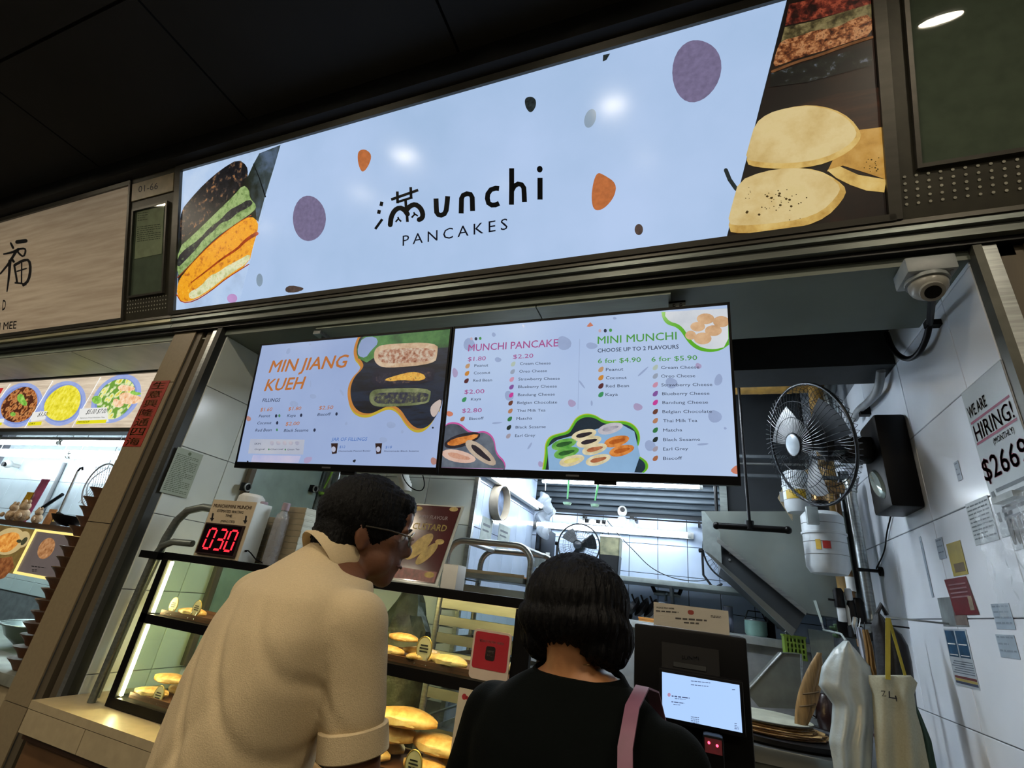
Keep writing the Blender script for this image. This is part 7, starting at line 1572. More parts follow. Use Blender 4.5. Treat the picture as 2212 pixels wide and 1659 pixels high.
cloth_bag(t, 'sheet', mat('crumpled_white', 'a8b0c0', rough=.6), densify([(1848, 1862, 1355), (1851, 1874, 1380), (1858, 1880, 1410), (1864, 1881, 1436)]), 2.38, .006, 8, .006); obj('loop', MB().tube([at(1855, 1356, Y=2.38), at(1858, 1342, Y=2.45), at(1858, 1336, Y=2.55)], .002), m_wht, t)
t = thing('red_box', at(1885, 1640, Y=2.35), 'dark red box low between the two hanging bags', 'box'); a = at(1885, 1600, Y=2.4); obj('body', MB().box((a.x+.03, 2.30, gz+.001), (a.x+.09, 2.50, a.z)), mat('dark_red', '3c1014', rough=.6), t); obj('lid', MB().box((a.x+.028, 2.298, a.z), (a.x+.092, 2.502, a.z+.01)), mat('dark_red', 'c'), t)
# ---------------- ceiling camera ----------------
cz = 1.0125
c = at(2000, 612, Z=cz-.03)
t = thing('ceiling_camera', (c.x, c.y, cz-.1), 'white dome camera under the soffit with a black cable looping to the wall', 'camera')
ctr = at(1997, 590, Z=cz-.025)
obj('junction_box', MB().box((ctr.x-.058, ctr.y-.05, cz-.050), (ctr.x+.058, ctr.y+.05, cz), .006), mat('camera_white', '9aa2a4', rough=.4), t)
for sx in (-1, 1):
    obj('screw', MB().cyl((ctr.x+sx*.045, ctr.y-.038, cz-.052), (ctr.x+sx*.045, ctr.y-.038, cz-.0495), .004, n=8), m_gry, t)
obj('collar', MB().cyl((ctr.x, ctr.y, cz-.051), (ctr.x, ctr.y, cz-.062), .052, n=28), mat('camera_white', 'c'), t)
obj('dome', MB().ell((ctr.x, ctr.y, cz-.070), (.046, .046, .040), 24, 14), mat('camera_cream', 'a8a8a0', rough=.3), t)
d = Vector((-.10, -.55, -.80)).normalized(); o = Vector((ctr.x, ctr.y, cz-.070))
obj('eye_housing', MB().cyl(o+d*.025, o+d*.047, .028, n=22), mat('camera_cream', 'c'), t); obj('lens', MB().cyl(o+d*.040, o+d*.0485, .019, n=22), m_blk, t)
obj('cable', MB().tube([Vector((ctr.x+.01, ctr.y+.02, cz-.10))]+[at(x, y, X=.712) for x, y in smoothpts([(2008, 700), (2002, 730), (1985, 765), (1962, 778), (1940, 768), (1925, 748), (1915, 720)], 2, False)], .0095, n=10), m_blk, t)
obj('saddle', MB().box((.70, at(2008, 700, X=.712).y-.012, at(2008, 700, X=.712).z-.01), (.7395, at(2008, 700, X=.712).y+.012, at(2008, 700, X=.712).z+.01)), m_blk, t)
# ---------------- papers on the right wall ----------------
WX = XR-.0012
WP = Plane((WX, 0, 0), (0, -1, 0), (0, 0, 1))     # u runs towards the viewer
def sheet(lab, pts, m, name='wall_notice', cat='notice', h=.0):
    """rectangular sheet on the wall from two opposite corners given in the photograph"""
    a = at(*pts[0], X=WX); b = at(*pts[1], X=WX); y0, y1 = sorted((a.y, b.y)); z0, z1 = sorted((a.z, b.z))
    t = thing(name, (WX, (y0+y1)/2, z0), lab, cat); obj('sheet', MB().box((WX-.0006-h, y0, z0), (WX-h+.0, y1, z1)), m, t); return t, y0, y1, z0, z1
def wtext(b_, s, u0, u1, y0, y1, z0, z1, v, hh, bold=0):
    """text on sheet in unit coords; left of text is far end (larger y)"""
    vs, fs = text_mesh(s, bold); a0 = min(q[0] for q in vs); a1 = max(q[0] for q in vs); W = y1-y0; Hh = z1-z0
    b_.add([(WX-.0016, y1-W*(u0+(q[0]-a0)/(a1-a0)*(u1-u0)), z0+Hh*v+q[1]/.73*hh*Hh) for q in vs], fs)
m_pw = mat('poster_paper', '9ea8ac', rough=.35, var=.04)
m_mar = mat('maroon_ink', '7c2444', rough=.5); 
t, y0, y1, z0, z1 = sheet('white hiring poster reading WE ARE HIRING and a dollar sum on the right wall', ((2100, 888), (2212, 1010)), m_pw)
y0, y1, z0, z1 = 1.43, 1.65, .29, .70
bpy.data.objects.remove(t.children[0]); obj('sheet', MB().box((WX-.0006, y0, z0), (WX, y1, z1)), m_pw, t)
art('black_lettering', m_ink, t, lambda b_: (wtext(b_, 'WE ARE', .04, .50, y0, y1, z0, z1, .80, .085, .01), wtext(b_, '(MONTHLY)', .40, .85, y0, y1, z0, z1, .55, .04, .006)))
art('maroon_lettering', m_mar, t, lambda b_: (wtext(b_, 'HIRING!', .06, .94, y0, y1, z0, z1, .63, .115, .004), wtext(b_, '$2669', .0, .98, y0, y1, z0, z1, .36, .15, .018)))
def wb(b_, u0, u1, v0, v1): W = y1-y0; Hh = z1-z0; b_.add([(WX-.0014, y1-W*u, z0+Hh*v) for u, v in ((u0, v0), (u1, v0), (u1, v1), (u0, v1))], [(0, 1, 2, 3)])
art('print_rules', m_mar, t, lambda b_: (wb(b_, .04, .96, .755, .772), wb(b_, .04, .96, .605, .622)))
art('small_print', mat('grey_print', '4a5458'), t, lambda b_: [wb(b_, .16, .16+l, v, v+.022) for l, v in ((.7, .27), (.74, .22), (.6, .14), (.7, .09))]+[wb(b_, .04, .11, v, v+.06) for v in (.225, .09)])
def text_sheet(lab, c0, c1, n, m=m_pw, seed=1, th=.004, ink='grey_print', inkc='4a5458'):
    t, y0, y1, z0, z1 = sheet(lab, (c0, c1), m); rd = random.Random(seed); mb = MB()
    for k in range(n):
        z = z1-(z1-z0)*(.08+.86*k/n); y = y1-.006
        end = y0+.006+(y1-y0)*rd.choice((0, .05, .3))
        while y > end:
            l = rd.uniform(.01, .03); e = max(end, y-l); mb.add([(WX-.0012, y, z), (WX-.0012, e, z), (WX-.0012, e, z-th), (WX-.0012, y, z-th)], [(0, 1, 2, 3)]); y = e-.004
    obj('print', mb, mat(ink, inkc), t, kind='stuff', smooth=False); return t, y0, y1, z0, z1
text_sheet('pale sheet with lines of small print under the hiring poster', (2085, 1090), (2160, 1165), 9, seed=4)
t, y0, y1, z0, z1 = text_sheet('pale photo sheet with grey figures at the right edge of the wall', (2165, 1095), (2212, 1185), 2, seed=6)
art('figure_picture', mat('figures_grey', '5c5c58', rough=.5, var=.4, scale=40), t, lambda b_: [b_.add([(WX-.0016, y1-.012-k*.022+.009*cos(2*pi*j/12), z0+(z1-z0)*.42+.035*sin(2*pi*j/12)) for j in range(12)], [tuple(range(12))]) for k in range(5)])
for (c0, c1, n, lab, sd) in (((1985, 1160), (2018, 1290), 8, 'faded receipt sheet with dim round stamps beside the pipes', 11), ((2020, 1165), (2045, 1205), 3, 'tiny black and white sticker left of the yellow card', 12), ((2060, 1000), (2080, 1035), 3, 'small pencil note near the hiring poster', 13)):
    text_sheet(lab, c0, c1, n, mat('faded_paper', '94a2b0', rough=.35), sd, ink='faded_ink', inkc='64707e')
t, *_ = sheet('yellow folded card stuck on the right wall above the red packet', ((2044, 1176), (2092, 1240)), mat('card_yellow_d', '9c8c30', rough=.4), 'yellow_card', 'card')
y0, y1, z0, z1 = _; obj('picture', MB().box((WX-.0010, y0+.01, z0+.01), (WX-.0007, y1-.02, z0+.035)), mat('card_brown', '5c4a28'), t)
t, *_ = sheet('dark red packet with white print tilted on the right wall', ((2044, 1252), (2112, 1328)), mat('packet_red', '64141c', rough=.3, var=.15, scale=20), 'red_packet', 'packet', h=.001)
y0, y1, z0, z1 = _; me = t.children[0].data
for v in me.vertices: v.co.y += (.012 if v.co.z > (z1-z0)/2 else -.012)
mb = MB()
for k in range(4): mb.box((WX-.0022, y0+.02, z1-.02-k*.012), (WX-.0018, y1-.015, z1-.016-k*.012))
obj('print', mb, mat('print_pinkish', '8a6468'), t, kind='stuff'); obj('picture', MB().box((WX-.0024, y0+.005, z0+.012), (WX-.0018, y0+.03, z0+.05)), mat('packet_cream', '8a7c64', var=.3, scale=30), t)
t, *_ = sheet('grey and brown picture strip under the red packet', ((2025, 1292), (2094, 1354)), mat('strip_grey', '7c8486', rough=.4, var=.3, scale=14), 'picture_sheet', 'picture')
y0, y1, z0, z1 = _; obj('picture', MB().box((WX-.001, y0, z0+.004), (WX-.0007, y0+(y1-y0)*.45, z1-.02)), mat('strip_brown', '6e6058', var=.3, scale=20), t)
t, *_ = sheet('printed sheet with two dark blue pictures low on the right wall', ((2038, 1358), (2118, 1492)), mat('leaflet_white', 'a2adb6', rough=.35, var=.03), 'leaflet', 'leaflet')
y0, y1, z0, z1 = _; W = y1-y0; Hh = z1-z0
for k in range(2):
    ya = y1-W*(.04+.48*k); yb = ya-W*.42
    obj('blue_picture', MB().box((WX-.001, yb, z0+Hh*.50), (WX-.0007, ya, z1-Hh*.03)), mat('picture_blue', '2e5474', rough=.3, var=.3, scale=30), t)
    obj('caption_bar', MB().box((WX-.0013, yb+.006, z0+Hh*.72), (WX-.0011, ya-.006, z0+Hh*.74)), m_paper, t); obj('caption_bar', MB().box((WX-.0013, yb+.006, z0+Hh*.53), (WX-.0011, ya-.006, z0+Hh*.545)), m_paper, t)
for k, cc_ in enumerate(('6a3a3c', 'a09458', '3e465c')): obj('colour_bar', MB().box((WX-.0011, y0+.004, z0+Hh*(.13-.045*k)), (WX-.0008, y1-.01, z0+Hh*(.172-.045*k))), mat('bar_'+cc_, cc_), t)
mb = MB()
for k in range(6): mb.box((WX-.0011, y0+.008, z0+Hh*(.22+.04*k)), (WX-.0008, y1-.008-.01*(k % 3), z0+Hh*(.235+.04*k)))
obj('print', mb, mat('faded_ink', 'c'), t, kind='stuff')
for c0, c1, n, lab, sd in (((2140, 1305), (2195, 1360), 4, 'faint grey drawing sheet right of the red packet', 21), ((2150, 1370), (2205, 1425), 3, 'faint grey drawing sheet near the right edge, lower one', 22)): text_sheet(lab, c0, c1, n, mat('faint_paper', '9aaab8', rough=.3), sd, ink='faint_ink', inkc='7a8894')
# loose plastic sleeve with glints over the papers
a = at(2075, 1180, X=.725); b = at(2212, 1330, X=.725)
t = thing('plastic_sleeve', (.73, (a.y+b.y)/2, b.z), 'crinkled clear plastic sleeve catching glints beside the red packet', 'plastic')
mb = MB(); n = 16; ys = [1.44+(1.72-1.44)*i/n for i in range(n+1)]; zs = [.10+(.37-.10)*j/n for j in range(n+1)]; rd = random.Random(3)
vs = [(.722+rd.uniform(-.006, .006)+.004*sin(9*i/n*pi), y, z) for i, y in enumerate(ys) for z in zs]
mb.add(vs, [(i*(n+1)+j, (i+1)*(n+1)+j, (i+1)*(n+1)+j+1, i*(n+1)+j+1) for i in range(n) for j in range(n)]); obj('sleeve', mb, mat('sleeve_film', 'c8d2d8', rough=.12, alpha=.22, bump=.4, bscale=20, spec=1.0), t)
obj('tape', MB().box((.715, 1.50, .365), (XR-.0015, 1.60, .38)), mat('tape_clear', 'b0b8b8', alpha=.5), t)
# ================= PEOPLE =================
def fused(name, mb, m, parent, voxel=.007, smooth=3, disp=None, ang=180):
    """one continuous skin grown over overlapping volumes"""
    me = bpy.data.meshes.new('tmp'); me.from_pydata(mb.v, [], mb.f); me.update()
    bm_ = bmesh.new(); bm_.from_mesh(me); bmesh.ops.recalc_face_normals(bm_, faces=bm_.faces); bm_.to_mesh(me); bm_.free()
    o = bpy.data.objects.new('tmp', me); COL.objects.link(o)
    r = o.modifiers.new('r', 'REMESH'); r.mode = 'VOXEL'; r.voxel_size = voxel
    s = o.modifiers.new('s', 'SMOOTH'); s.factor = .6; s.iterations = smooth
    dg = bpy.context.evaluated_depsgraph_get(); dg.update()
    m2 = bpy.data.meshes.new_from_object(o.evaluated_get(dg)); bpy.data.objects.remove(o); bpy.data.meshes.remove(me)
    org = ORI[parent.name]
    cos_ = [v.co.copy() for v in m2.vertices]; nos = [v.normal.copy() for v in m2.vertices]
    flat = []
    for c, n in zip(cos_, nos):
        if disp: c = disp(c, n)
        c = c-org; flat += [c.x, c.y, c.z]
    m2.vertices.foreach_set('co', flat)
    m2.name = name; m2.materials.clear(); m2.materials.append(m); m2.polygons.foreach_set('use_smooth', [True]*len(m2.polygons)); m2.update()
    ob = bpy.data.objects.new(name, m2); COL.objects.link(ob); ob.parent = parent; ORI[ob.name] = org; return ob
def limb(mb, pts, rs, n=14):
    """tapered limb through pts with ball joints"""
    for p, r in zip(pts, rs): mb.ell(p, r, n, 8)
    for i in range(len(pts)-1): mb.cyl(pts[i], pts[i+1], rs[i], rs[i+1], n=n)
def ring(c, ax, ay, w_, d_, n=24, p=2.4):
    r = []
    for k in range(n):
        t = 2*pi*k/n; ct, st_ = cos(t), sin(t)
        r.append(Vector(c)+Vector(ax)*(w_*abs(ct)**(2/p)*(1 if ct >= 0 else -1))+Vector(ay)*(d_*abs(st_)**(2/p)*(1 if st_ >= 0 else -1)))
    return r
def hand(mb, wrist, d, up, side, s=1.0):
    """palm, four curled fingers and a thumb leaving the side of the palm; d along the hand, up = back of hand, side = thumb side"""
    wrist = Vector(wrist); d = Vector(d).normalized(); up = Vector(up); up = (up-d*up.dot(d)).normalized(); sd = Vector(side); sd = (sd-d*sd.dot(d)-up*sd.dot(up)).normalized()
    P = lambda a, b, c: wrist+d*a*s+sd*b*s+up*c*s
    for i in range(4):
        mb.cyl(P(0, (i-1.5)*-.013, 0), P(.085, (i-1.5)*-.021, 0), .014*s, .0115*s, n=10)
    L = [.078, .086, .080, .062]
    for i in range(4):
        b = -(i-1.5)*.021; l = L[i]
        p = [P(.08, b, 0), P(.08+l*.42, b*1.03, -.006), P(.08+l*.74, b*1.04, -.022), P(.08+l*.92, b*1.02, -.042)]
        limb(mb, p, [.0105*s, .0095*s, .0088*s, .0075*s], 10)
    limb(mb, [P(.02, .022, -.004), P(.05, .048, -.016), P(.078, .058, -.026), P(.10, .058, -.034)], [.014*s, .0125*s, .0110*s, .009*s], 10)
def head(t, C, fwd, up, skin, s=1.0, tilt_face=True, female=False):
    """skin mesh for head, returned as a builder in world space; C is the skull centre"""
    f = Vector(fwd).normalized(); u = Vector(up); u = (u-f*u.dot(f)).normalized(); r = f.cross(u)
    P = lambda x, y, z: Vector(C)+(r*x+f*y+u*z)*s
    M3 = Matrix((r, f, u)).transposed()
    mb = MB()
    E = lambda c, rad, sg=18, rg=12: mb.ell(P(*c), tuple(q*s for q in rad), sg, rg, M3)
    E((0, -.012, .022), (.076, .096, .088)); E((0, .018, -.02), (.066, .080, .080)); E((0, .040, -.062), (.052, .052, .048)); E((0, .068, -.092), (.028, .024, .022))
    for q in (-1, 1):
        E((q*.036, .034, -.058), (.028, .046, .040)); E((q*.038, .054, -.012), (.026, .030, .024)); E((q*.030, .084, .016), (.026, .014, .010))
        E((q*.074, -.004, -.018), (.009, .018, .031), 12, 10); E((q*.080, -.012, -.012), (.008, .010, .026), 12, 8); E((q*.076, .0, -.042), (.008, .010, .012), 10, 8)
    E((0, .080, .044), (.050, .020, .034)); mb.cyl(P(0, .086, .012), P(0, .110, -.026), .008*s, .0125*s, n=10); E((0, .106, -.030), (.0135, .013, .0105)); E((-.012, .098, -.032), (.008, .010, .008)); E((.012, .098, -.032), (.008, .010, .008))
    E((0, .090, -.056), (.024, .012, .0065)); E((0, .088, -.068), (.020, .012, .007)); E((0, .078, -.050), (.034, .020, .018)); E((0, .080, -.084), (.022, .014, .012))
    return mb, P, M3, r, f, u
def eyes_etc(t, P, M3, s, lip):
    mw_ = mat('eye_white', 'c8c0b8', rough=.25); mi = mat('iris_brown', '1e120c', rough=.15)
    for q in (-1, 1):
        e = MB().ell(P(q*.031, .079, .0), tuple(k*s for k in (.0125, .010, .0085)), 14, 9, M3); ey = obj('eye', e, mw_, t)
        obj('iris', MB().ell(P(q*.031, .0872, -.0005), tuple(k*s for k in (.005, .0022, .005)), 10, 6, M3), mi, ey)
        mb = MB().tube([P(q*.014, .097, .017), P(q*.030, .099, .022), P(q*.046, .090, .018)], [.0022, .0028, .0016], n=6); obj('eyebrow', mb, mat('brow_dark', '14100e', rough=.8), t)
    obj('lips', MB().tube([P(-.020, .092, -.0615), P(-.010, .1005, -.0605), P(0, .1025, -.0615), (P(.010, .1005, -.0605)), P(.020, .092, -.0615)], [.0014, .0034, .0038, .0034, .0014], n=8), lip, t)
# ---------- the man ----------
m_skin = mat('man_skin', '6c4630', rough=.5, var=.06, scale=30, bump=.08, bscale=120)
m_shirt = mat('khaki_pique', 'c8b48e', rough=.85, var=.04, scale=260, bump=.25, bscale=500)
m_hair = mat('black_hair', '060606', rough=.6, spec=.15, var=.3, scale=60, bump=.7, bscale=160, stretch=(1, 1, .25))
HC = at(792, 1145, Y=.93)           # skull centre
f_m = Vector((.80, .60, -.10)); up_m = Vector((.12, .10, 1))
NB = at(712, 1222, Y=.885)          # neck base
base = Vector((NB.x-.10, NB.y-.06, FL))
man = thing('person', base, 'man in a khaki polo shirt leaning towards the display case, glasses on, head turned right', 'person')
ft = Vector((.42, .90, 0)).normalized(); rt = Vector((ft.y, -ft.x, 0)); U = Vector((0, 0, 1))
sk, P, M3, r_, f_, u_ = head(man, HC, f_m, up_m, m_skin, .95)
T = lambda x, y, z: Vector((NB.x, NB.y, 0))+rt*x+ft*y+U*z     # torso frame, z absolute (eye level 0)
nb = NB.z
sk.cyl(T(0, -.01, nb-.05), P(0, -.022, -.055), .062, .056, n=18); sk.ell(P(0, -.03, -.05), .058)
# shoulders, chest under the shirt, arms, legs
TOR = [(-.60, -.100, .142, .105), (-.50, -.10, .142, .108), (-.40, -.095, .142, .108), (-.30, -.088, .150, .108), (-.20, -.074, .166, .110), (-.12, -.058, .180, .106), (-.06, -.038, .172, .100), (-.015, -.014, .122, .082), (.02, -.002, .066, .062)]
DX = lambda z: .012*max(0, min(1, (-z-.08)/.3))
cd = (P(0, -.02, -.06)-NB).normalized(); k1 = (rt-cd*rt.dot(cd)).normalized(); k2 = cd.cross(k1)
if k2.dot(ft) < 0: k2 = -k2
sk.loft([ring(T(DX(z), y, nb+z), rt, ft, w_*.95, d_*.93) for z, y, w_, d_ in TOR])
SHR = Vector((-.576, .798, nb-.086)); SHL = T(-.185, -.035, nb-.10)
ELR = Vector((-.523, .83, nb-.37)); WRR = T(.05, .17, nb-.50)
ELL = T(-.25, .06, nb-.38); WRL = T(-.14, .20, nb-.46)
limb(sk, [SHR, SHR.lerp(ELR, .5), ELR, ELR.lerp(WRR, .45), WRR], [.052, .048, .040, .037, .027])
limb(sk, [SHL, SHL.lerp(ELL, .5), ELL, ELL.lerp(WRL, .45), WRL], [.052, .048, .040, .037, .027])
hand(sk, WRR, (WRR-ELR), U, -rt); hand(sk, WRL, (WRL-ELL), U, rt)
hp = nb-.62; zk = FL+.46
for s in (-1, 1): limb(sk, [T(s*.08, -.11, hp), T(s*.09, -.10, zk), T(s*.09, -.14, FL+.09)], [.085, .056, .040])
fused('body', sk, m_skin, man, .0055, 7)
# hair: cap over the skull, cut above the ear
hb = MB(); hb.ell(P(0, -.014, .030), (.0865, .106, .094), 26, 18, M3); hb.ell(P(0, -.050, -.022), (.074, .064, .066), 22, 14, M3); hb.ell(P(0, .058, .070), (.060, .040, .034), 20, 12, M3); hb.ell(P(0, -.066, -.055), (.056, .038, .052), 18, 12, M3)
for q in (-1, 1): hb.ell(P(q*.068, .024, .014), (.013, .020, .038), 12, 8, M3); hb.ell(P(q*.052, -.056, -.050), (.030, .030, .040), 12, 8, M3)
def hd_(c, n):
    return c+n*(.0016*sin(c.x*420+c.z*90)*sin(c.y*300)+.0012*sin(c.z*700+c.x*200))
fused('hair', hb, m_hair, man, .005, 3, hd_)
eyes_etc(man, P, M3, .95, mat('man_lip', '6a3c30', rough=.5))
# glasses
g = obj('glasses', MB().tube([P(-.010, .112, .004), P(.010, .112, .004)], .0014, n=6), mat('glasses_metal', '8a8478', rough=.25, metal=.8), man)
for q in (-1, 1): obj('temple', MB().tube([P(q*.088, -.004, .0), P(q*.082, .05, .004), P(q*.062, .100, .004)], .0016, n=6), mat('glasses_metal', 'c'), g)
for q in (-1, 1):
    obj('lens', MB().prism([P(q*.034+.024*cos(a), .108-.006*abs(cos(a)), .0+.017*sin(a)) for a in [2*pi*k/18 for k in range(18)]], f_*.0015), glass('lens_glass'), g)
    obj('rim', MB().tube([P(q*.034+.0245*cos(a), .108-.006*abs(cos(a)), .0+.0175*sin(a)) for a in [2*pi*k/20 for k in range(20)]], .0013, n=5, closed=True), mat('glasses_metal', 'c'), g)
# polo shirt
sh = MB(); sh.loft([ring(T(DX(z), y, nb+z), rt, ft, w_*1.03+.006, d_*1.02+.008, 32) for z, y, w_, d_ in TOR[1:-1]]+[ring(NB+cd*.008, k1, k2, .064, .062, 32)])
limb(sh, [SHR+Vector((0, 0, -.004)), SHR.lerp(ELR, .30), SHR.lerp(ELR, .50)], [.058, .054, .054], 20); limb(sh, [SHL+Vector((0, 0, -.006)), SHL.lerp(ELL, .30), SHL.lerp(ELL, .52)], [.064, .064, .062], 20)
sh.ell(T(.09, -.055, nb-.075), (.11, .075, .06), 20, 12); sh.ell(T(-.09, -.055, nb-.075), (.11, .075, .06), 20, 12)
def fold(c, n):
    q = c-Vector((NB.x, NB.y, nb)); x = q.dot(rt); z = q.z
    a = max(0, min(1, (-z-.14)/.25))
    b = math.exp(-((x-.10)**2+(z+.22)**2)/.018)
    return c+n*(.003*a*sin(x*30-z*14+1.2)-.009*a*max(0, sin(x*30-z*20+.5))**4-.006*b*max(0, sin(x*60+z*52))**3)
fused('polo_shirt', sh, m_shirt, man, .0065, 16, fold)
# sleeve cuff ribbing, collar
ax_ = (ELR-SHR).normalized(); a1 = ax_.orthogonal().normalized(); b1 = ax_.cross(a1); ce = SHR.lerp(ELR, .50)
obj('sleeve_cuff', MB().loft([[ce+ax_*h_+(a1*cos(2*pi*k/28)+b1*sin(2*pi*k/28))*rr for k in range(28)] for h_, rr in ((.010, .0515), (.012, .0560), (.030, .0568), (.048, .0570), (.050, .0545), (.040, .050))]), m_shirt, man)
ax_ = (ELL-SHL).normalized(); a1 = ax_.orthogonal().normalized(); b1 = ax_.cross(a1); ce = SHL.lerp(ELL, .52)
obj('sleeve_cuff', MB().loft([[ce+ax_*h_+(a1*cos(2*pi*k/28)+b1*sin(2*pi*k/28))*rr for k in range(28)] for h_, rr in ((.022, .0610), (.024, .0640), (.045, .0650), (.060, .0645), (.062, .062), (.055, .056))]), m_shirt, man)
rings = []
for h_, k_ in ((.010, 1.0), (.030, .93), (.043, .90), (.047, .93), (.036, 1.02), (.014, 1.20), (-.012, 1.42), (-.016, 1.40), (.006, 1.15)):
    rings.append([NB+cd*(h_-.012*max(0, sin(2*pi*j/40)))+k1*(.064*k_*cos(2*pi*j/40))+k2*(.063*k_*sin(2*pi*j/40)) for j in range(40)])
mb = MB()
n = 40; vs = [p for r in rings for p in r]; mb.add(vs, [(i*n+k, i*n+(k+1) % n, (i+1)*n+(k+1) % n, (i+1)*n+k) for i in range(len(rings)-1) for k in range(n)])
obj('collar', mb, m_shirt, man, ang=80)
m_tr = mat('dark_trousers', '26282c', rough=.8)
tr_ = MB(); tr_.loft([ring(T(.01, y, nb+z), rt, ft, w_, d_, 28) for z, y, w_, d_ in ((-.66, -.11, .160, .120), (-.60, -.108, .160, .120), (-.54, -.104, .150, .112))])
for s in (-1, 1): limb(tr_, [T(s*.082, -.11, hp-.02), T(s*.09, -.10, zk), T(s*.09, -.13, FL+.11)], [.092, .070, .062])
fused('trousers', tr_, m_tr, man, .012, 3)
def shoe(t, c, d, m):
    d = Vector(d).normalized(); s_ = Vector((d.y, -d.x, 0)); mb = MB()
    rs = []
    for y, w_, h_ in ((-.10, .028, .05), (-.08, .036, .07), (-.03, .038, .08), (.03, .042, .065), (.09, .046, .045), (.14, .038, .032), (.165, .018, .018)):
        rs.append([Vector(c)+d*y+s_*w_*cos(2*pi*k/14)+Vector((0, 0, max(.0, h_*.5+h_*.5*sin(2*pi*k/14)))) for k in range(14)])
    obj('shoe', mb.loft(rs), m, t)
for s in (-1, 1): q = T(s*.09, -.11, 0); shoe(man, (q.x, q.y, FL+.001), ft, m_blk)
# ---------- the woman ----------
HW = at(1250, 1316, Y=1.0)
NW = at(1250, 1425, Y=.985)
m_skw = mat('woman_skin', 'a8744a', rough=.5, var=.05, scale=30, bump=.06, bscale=120)
m_hw = mat('woman_hair', '050508', rough=.55, spec=.2, var=.3, scale=50, bump=.8, bscale=120, stretch=(1, 1, .22))
m_ts = mat('black_tshirt', '070b0a', rough=.95, spec=.08, var=.1, scale=300, bump=.2, bscale=400)
wom = thing('person', (NW.x, NW.y, FL), 'woman with a short dark bob in a black t-shirt, seen from behind', 'person')
fw = Vector((.22, .97, -.12)); rw = Vector((.975, -.22, 0)).normalized(); fW = Vector((.22, .975, 0)).normalized()
sk, P, M3, r_, f_, u_ = head(wom, HW, fw, (0, .12, 1), m_skw, .88)
nb = NW.z-.012
T = lambda x, y, z: Vector((NW.x, NW.y, 0))+rw*x+fW*y+U*z
sk.cyl(T(0, -.005, nb-.05), P(0, -.025, -.06), .050, .046, n=18); sk.ell(P(0, -.03, -.05), .05)
TW = [(-.58, -.02, .160, .115), (-.48, -.015, .158, .112), (-.38, -.01, .148, .105), (-.28, -.005, .155, .105), (-.19, -.005, .168, .105), (-.12, -.005, .176, .098), (-.07, -.002, .158, .084), (-.03, 0, .105, .066), (.0, 0, .060, .055)]
sk.loft([ring(T(0, y, nb+z), rw, fW, w_*.95, d_*.93) for z, y, w_, d_ in TW])
SR, SL_ = T(.165, -.005, nb-.105), T(-.165, -.005, nb-.105)
ER, EL = T(.235, .00, nb-.36), T(-.225, .01, nb-.36); WR_, WL_ = T(.17, .21, nb-.34), T(-.13, .21, nb-.34)
limb(sk, [SR, SR.lerp(ER, .5), ER, ER.lerp(WR_, .45), WR_], [.044, .040, .034, .032, .023]); limb(sk, [SL_, SL_.lerp(EL, .5), EL, EL.lerp(WL_, .45), WL_], [.044, .040, .034, .032, .023])
hand(sk, WR_, WR_-ER, U, -rw, .92); hand(sk, WL_, WL_-EL, U, rw, .92)
hp = nb-.60
for s in (-1, 1): limb(sk, [T(s*.08, -.02, hp), T(s*.082, 0, FL+.42), T(s*.082, -.02, FL+.08)], [.082, .052, .036])
fused('body', sk, m_skw, wom, .0055, 3)
hb = MB(); hb.ell(P(0, -.012, .016), (.099, .099, .086), 28, 18, M3); hb.ell(P(0, -.036, -.028), (.106, .076, .050), 26, 16, M3)
for q in (-1, 1): hb.ell(P(q*.082, -.008, -.048), (.035, .052, .052), 18, 14, M3); hb.ell(P(q*.066, -.030, -.072), (.036, .040, .026), 16, 10, M3)
hb.ell(P(0, .050, .066), (.070, .045, .032), 20, 12, M3)
def hw_(c, n):
    q = c-HW; a = atan2(q.dot(rw), -q.dot(fW))
    return c+n*(.0028*sin(a*38+q.z*20)*max(.3, min(1, (.08-q.z)*8))+.0014*sin(a*90+q.z*60))
fused('hair', hb, m_hw, wom, .005, 3, hw_)
eyes_etc(wom, P, M3, .88, mat('woman_lip', '8a4a40', rough=.45))
sh = MB(); sh.loft([ring(T(0, y, nb+z), rw, fW, w_*1.04+.010, d_*1.03+.010, 32) for z, y, w_, d_ in TW[1:-1]]+[ring(T(0, 0, nb-.012), rw, fW, .086, .070, 32)])
limb(sh, [SR+Vector((0, 0, -.004)), SR.lerp(ER, .45), SR.lerp(ER, .92)], [.062, .064, .066], 20); limb(sh, [SL_+Vector((0, 0, -.004)), SL_.lerp(EL, .45), SL_.lerp(EL, .92)], [.062, .064, .066], 20)
def fw_(c, n):
    q = c-Vector((NW.x, NW.y, nb)); x = q.dot(rw); z = q.z; a = max(0, min(1, (-z-.08)/.25)); return c+n*(.005*a*sin(x*30+z*14)+.003*a*sin(x*60-z*30))
fused('t_shirt', sh, m_ts, wom, .0065, 14, fw_)
rings = [[T(0, -.0, nb+h_)+rw*(rx*cos(2*pi*j/40))+fW*(ry*sin(2*pi*j/40))+U*(.010*sin(2*pi*j/40)) for j in range(40)] for h_, rx, ry in ((-.020, .094, .078), (-.006, .084, .070), (-.004, .081, .067), (-.010, .079, .065))]
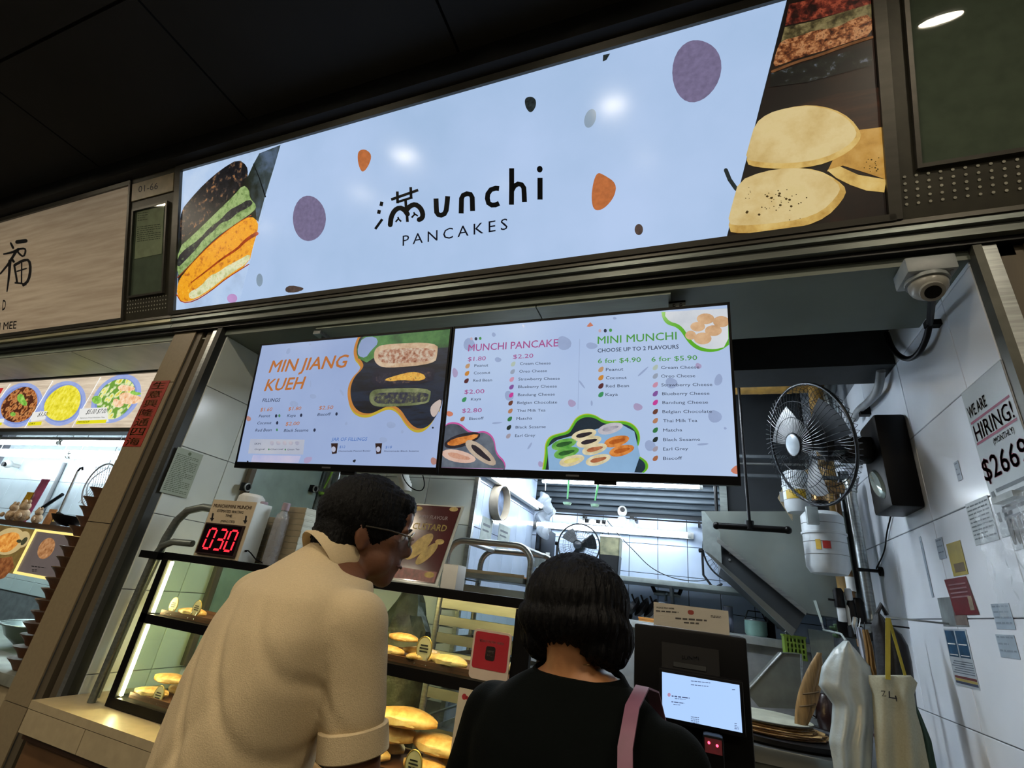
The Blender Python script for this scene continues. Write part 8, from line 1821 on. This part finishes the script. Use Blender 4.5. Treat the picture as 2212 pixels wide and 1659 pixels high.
mb = MB(); n = 40; mb.add([p for r in rings for p in r], [(i*n+k, i*n+(k+1) % n, (i+1)*n+(k+1) % n, (i+1)*n+k) for i in range(3) for k in range(n)]); obj('neckband', mb, m_ts, wom)
tr_ = MB(); tr_.loft([ring(T(0, y, nb+z), rw, fW, w_, d_, 28) for z, y, w_, d_ in ((-.64, -.02, .168, .122), (-.58, -.02, .166, .120), (-.48, -.015, .158, .110))])
for s in (-1, 1): limb(tr_, [T(s*.082, -.02, hp-.02), T(s*.085, 0, FL+.42), T(s*.085, -.02, FL+.10)], [.088, .066, .058])
fused('trousers', tr_, m_tr, wom, .012, 3)
for s in (-1, 1): q = T(s*.082, 0, 0); shoe(wom, (q.x, q.y, FL+.001), fW, m_blk)
obj('necklace', MB().tube([T(.052*cos(a), .050*sin(a), nb+.018+.010*sin(a)) for a in [2*pi*k/32 for k in range(32)]], .0011, n=5, closed=True), mat('necklace_gold', '7a5a34', rough=.3, metal=.8), wom)
# bag with mauve strap
bg = thing('shoulder_bag', T(.21, -.02, nb-.55), 'small dark shoulder bag on a mauve strap carried by the woman', 'bag')
pts = [T(.118, .13, nb-.16), T(.118, .105, nb-.075), T(.120, .05, nb-.018), T(.122, -.01, nb-.008), T(.126, -.068, nb-.030), T(.132, -.112, nb-.075), T(.140, -.130, nb-.13), T(.155, -.140, nb-.24), T(.172, -.146, nb-.38), T(.185, -.145, nb-.46)]
rings = []
for i, p in enumerate(pts):
    d = (pts[min(i+1, len(pts)-1)]-pts[max(i-1, 0)]).normalized(); w_ = rw-d*rw.dot(d); w_.normalize(); o_ = w_.cross(d).normalized()
    rings.append([p+w_*.011+o_*.0015, p-w_*.011+o_*.0015, p-w_*.011-o_*.0015, p+w_*.011-o_*.0015])
obj('strap', MB().loft(rings), mat('mauve_strap', '7c5064', rough=.5), bg, ang=60)
obj('pouch', MB().box(T(.185, -.125, nb-.62)+Vector((-.05, -.035, 0)), T(.185, -.125, nb-.46)+Vector((.06, .025, 0)), .015), mat('bag_dark', '1a1618', rough=.5), bg)
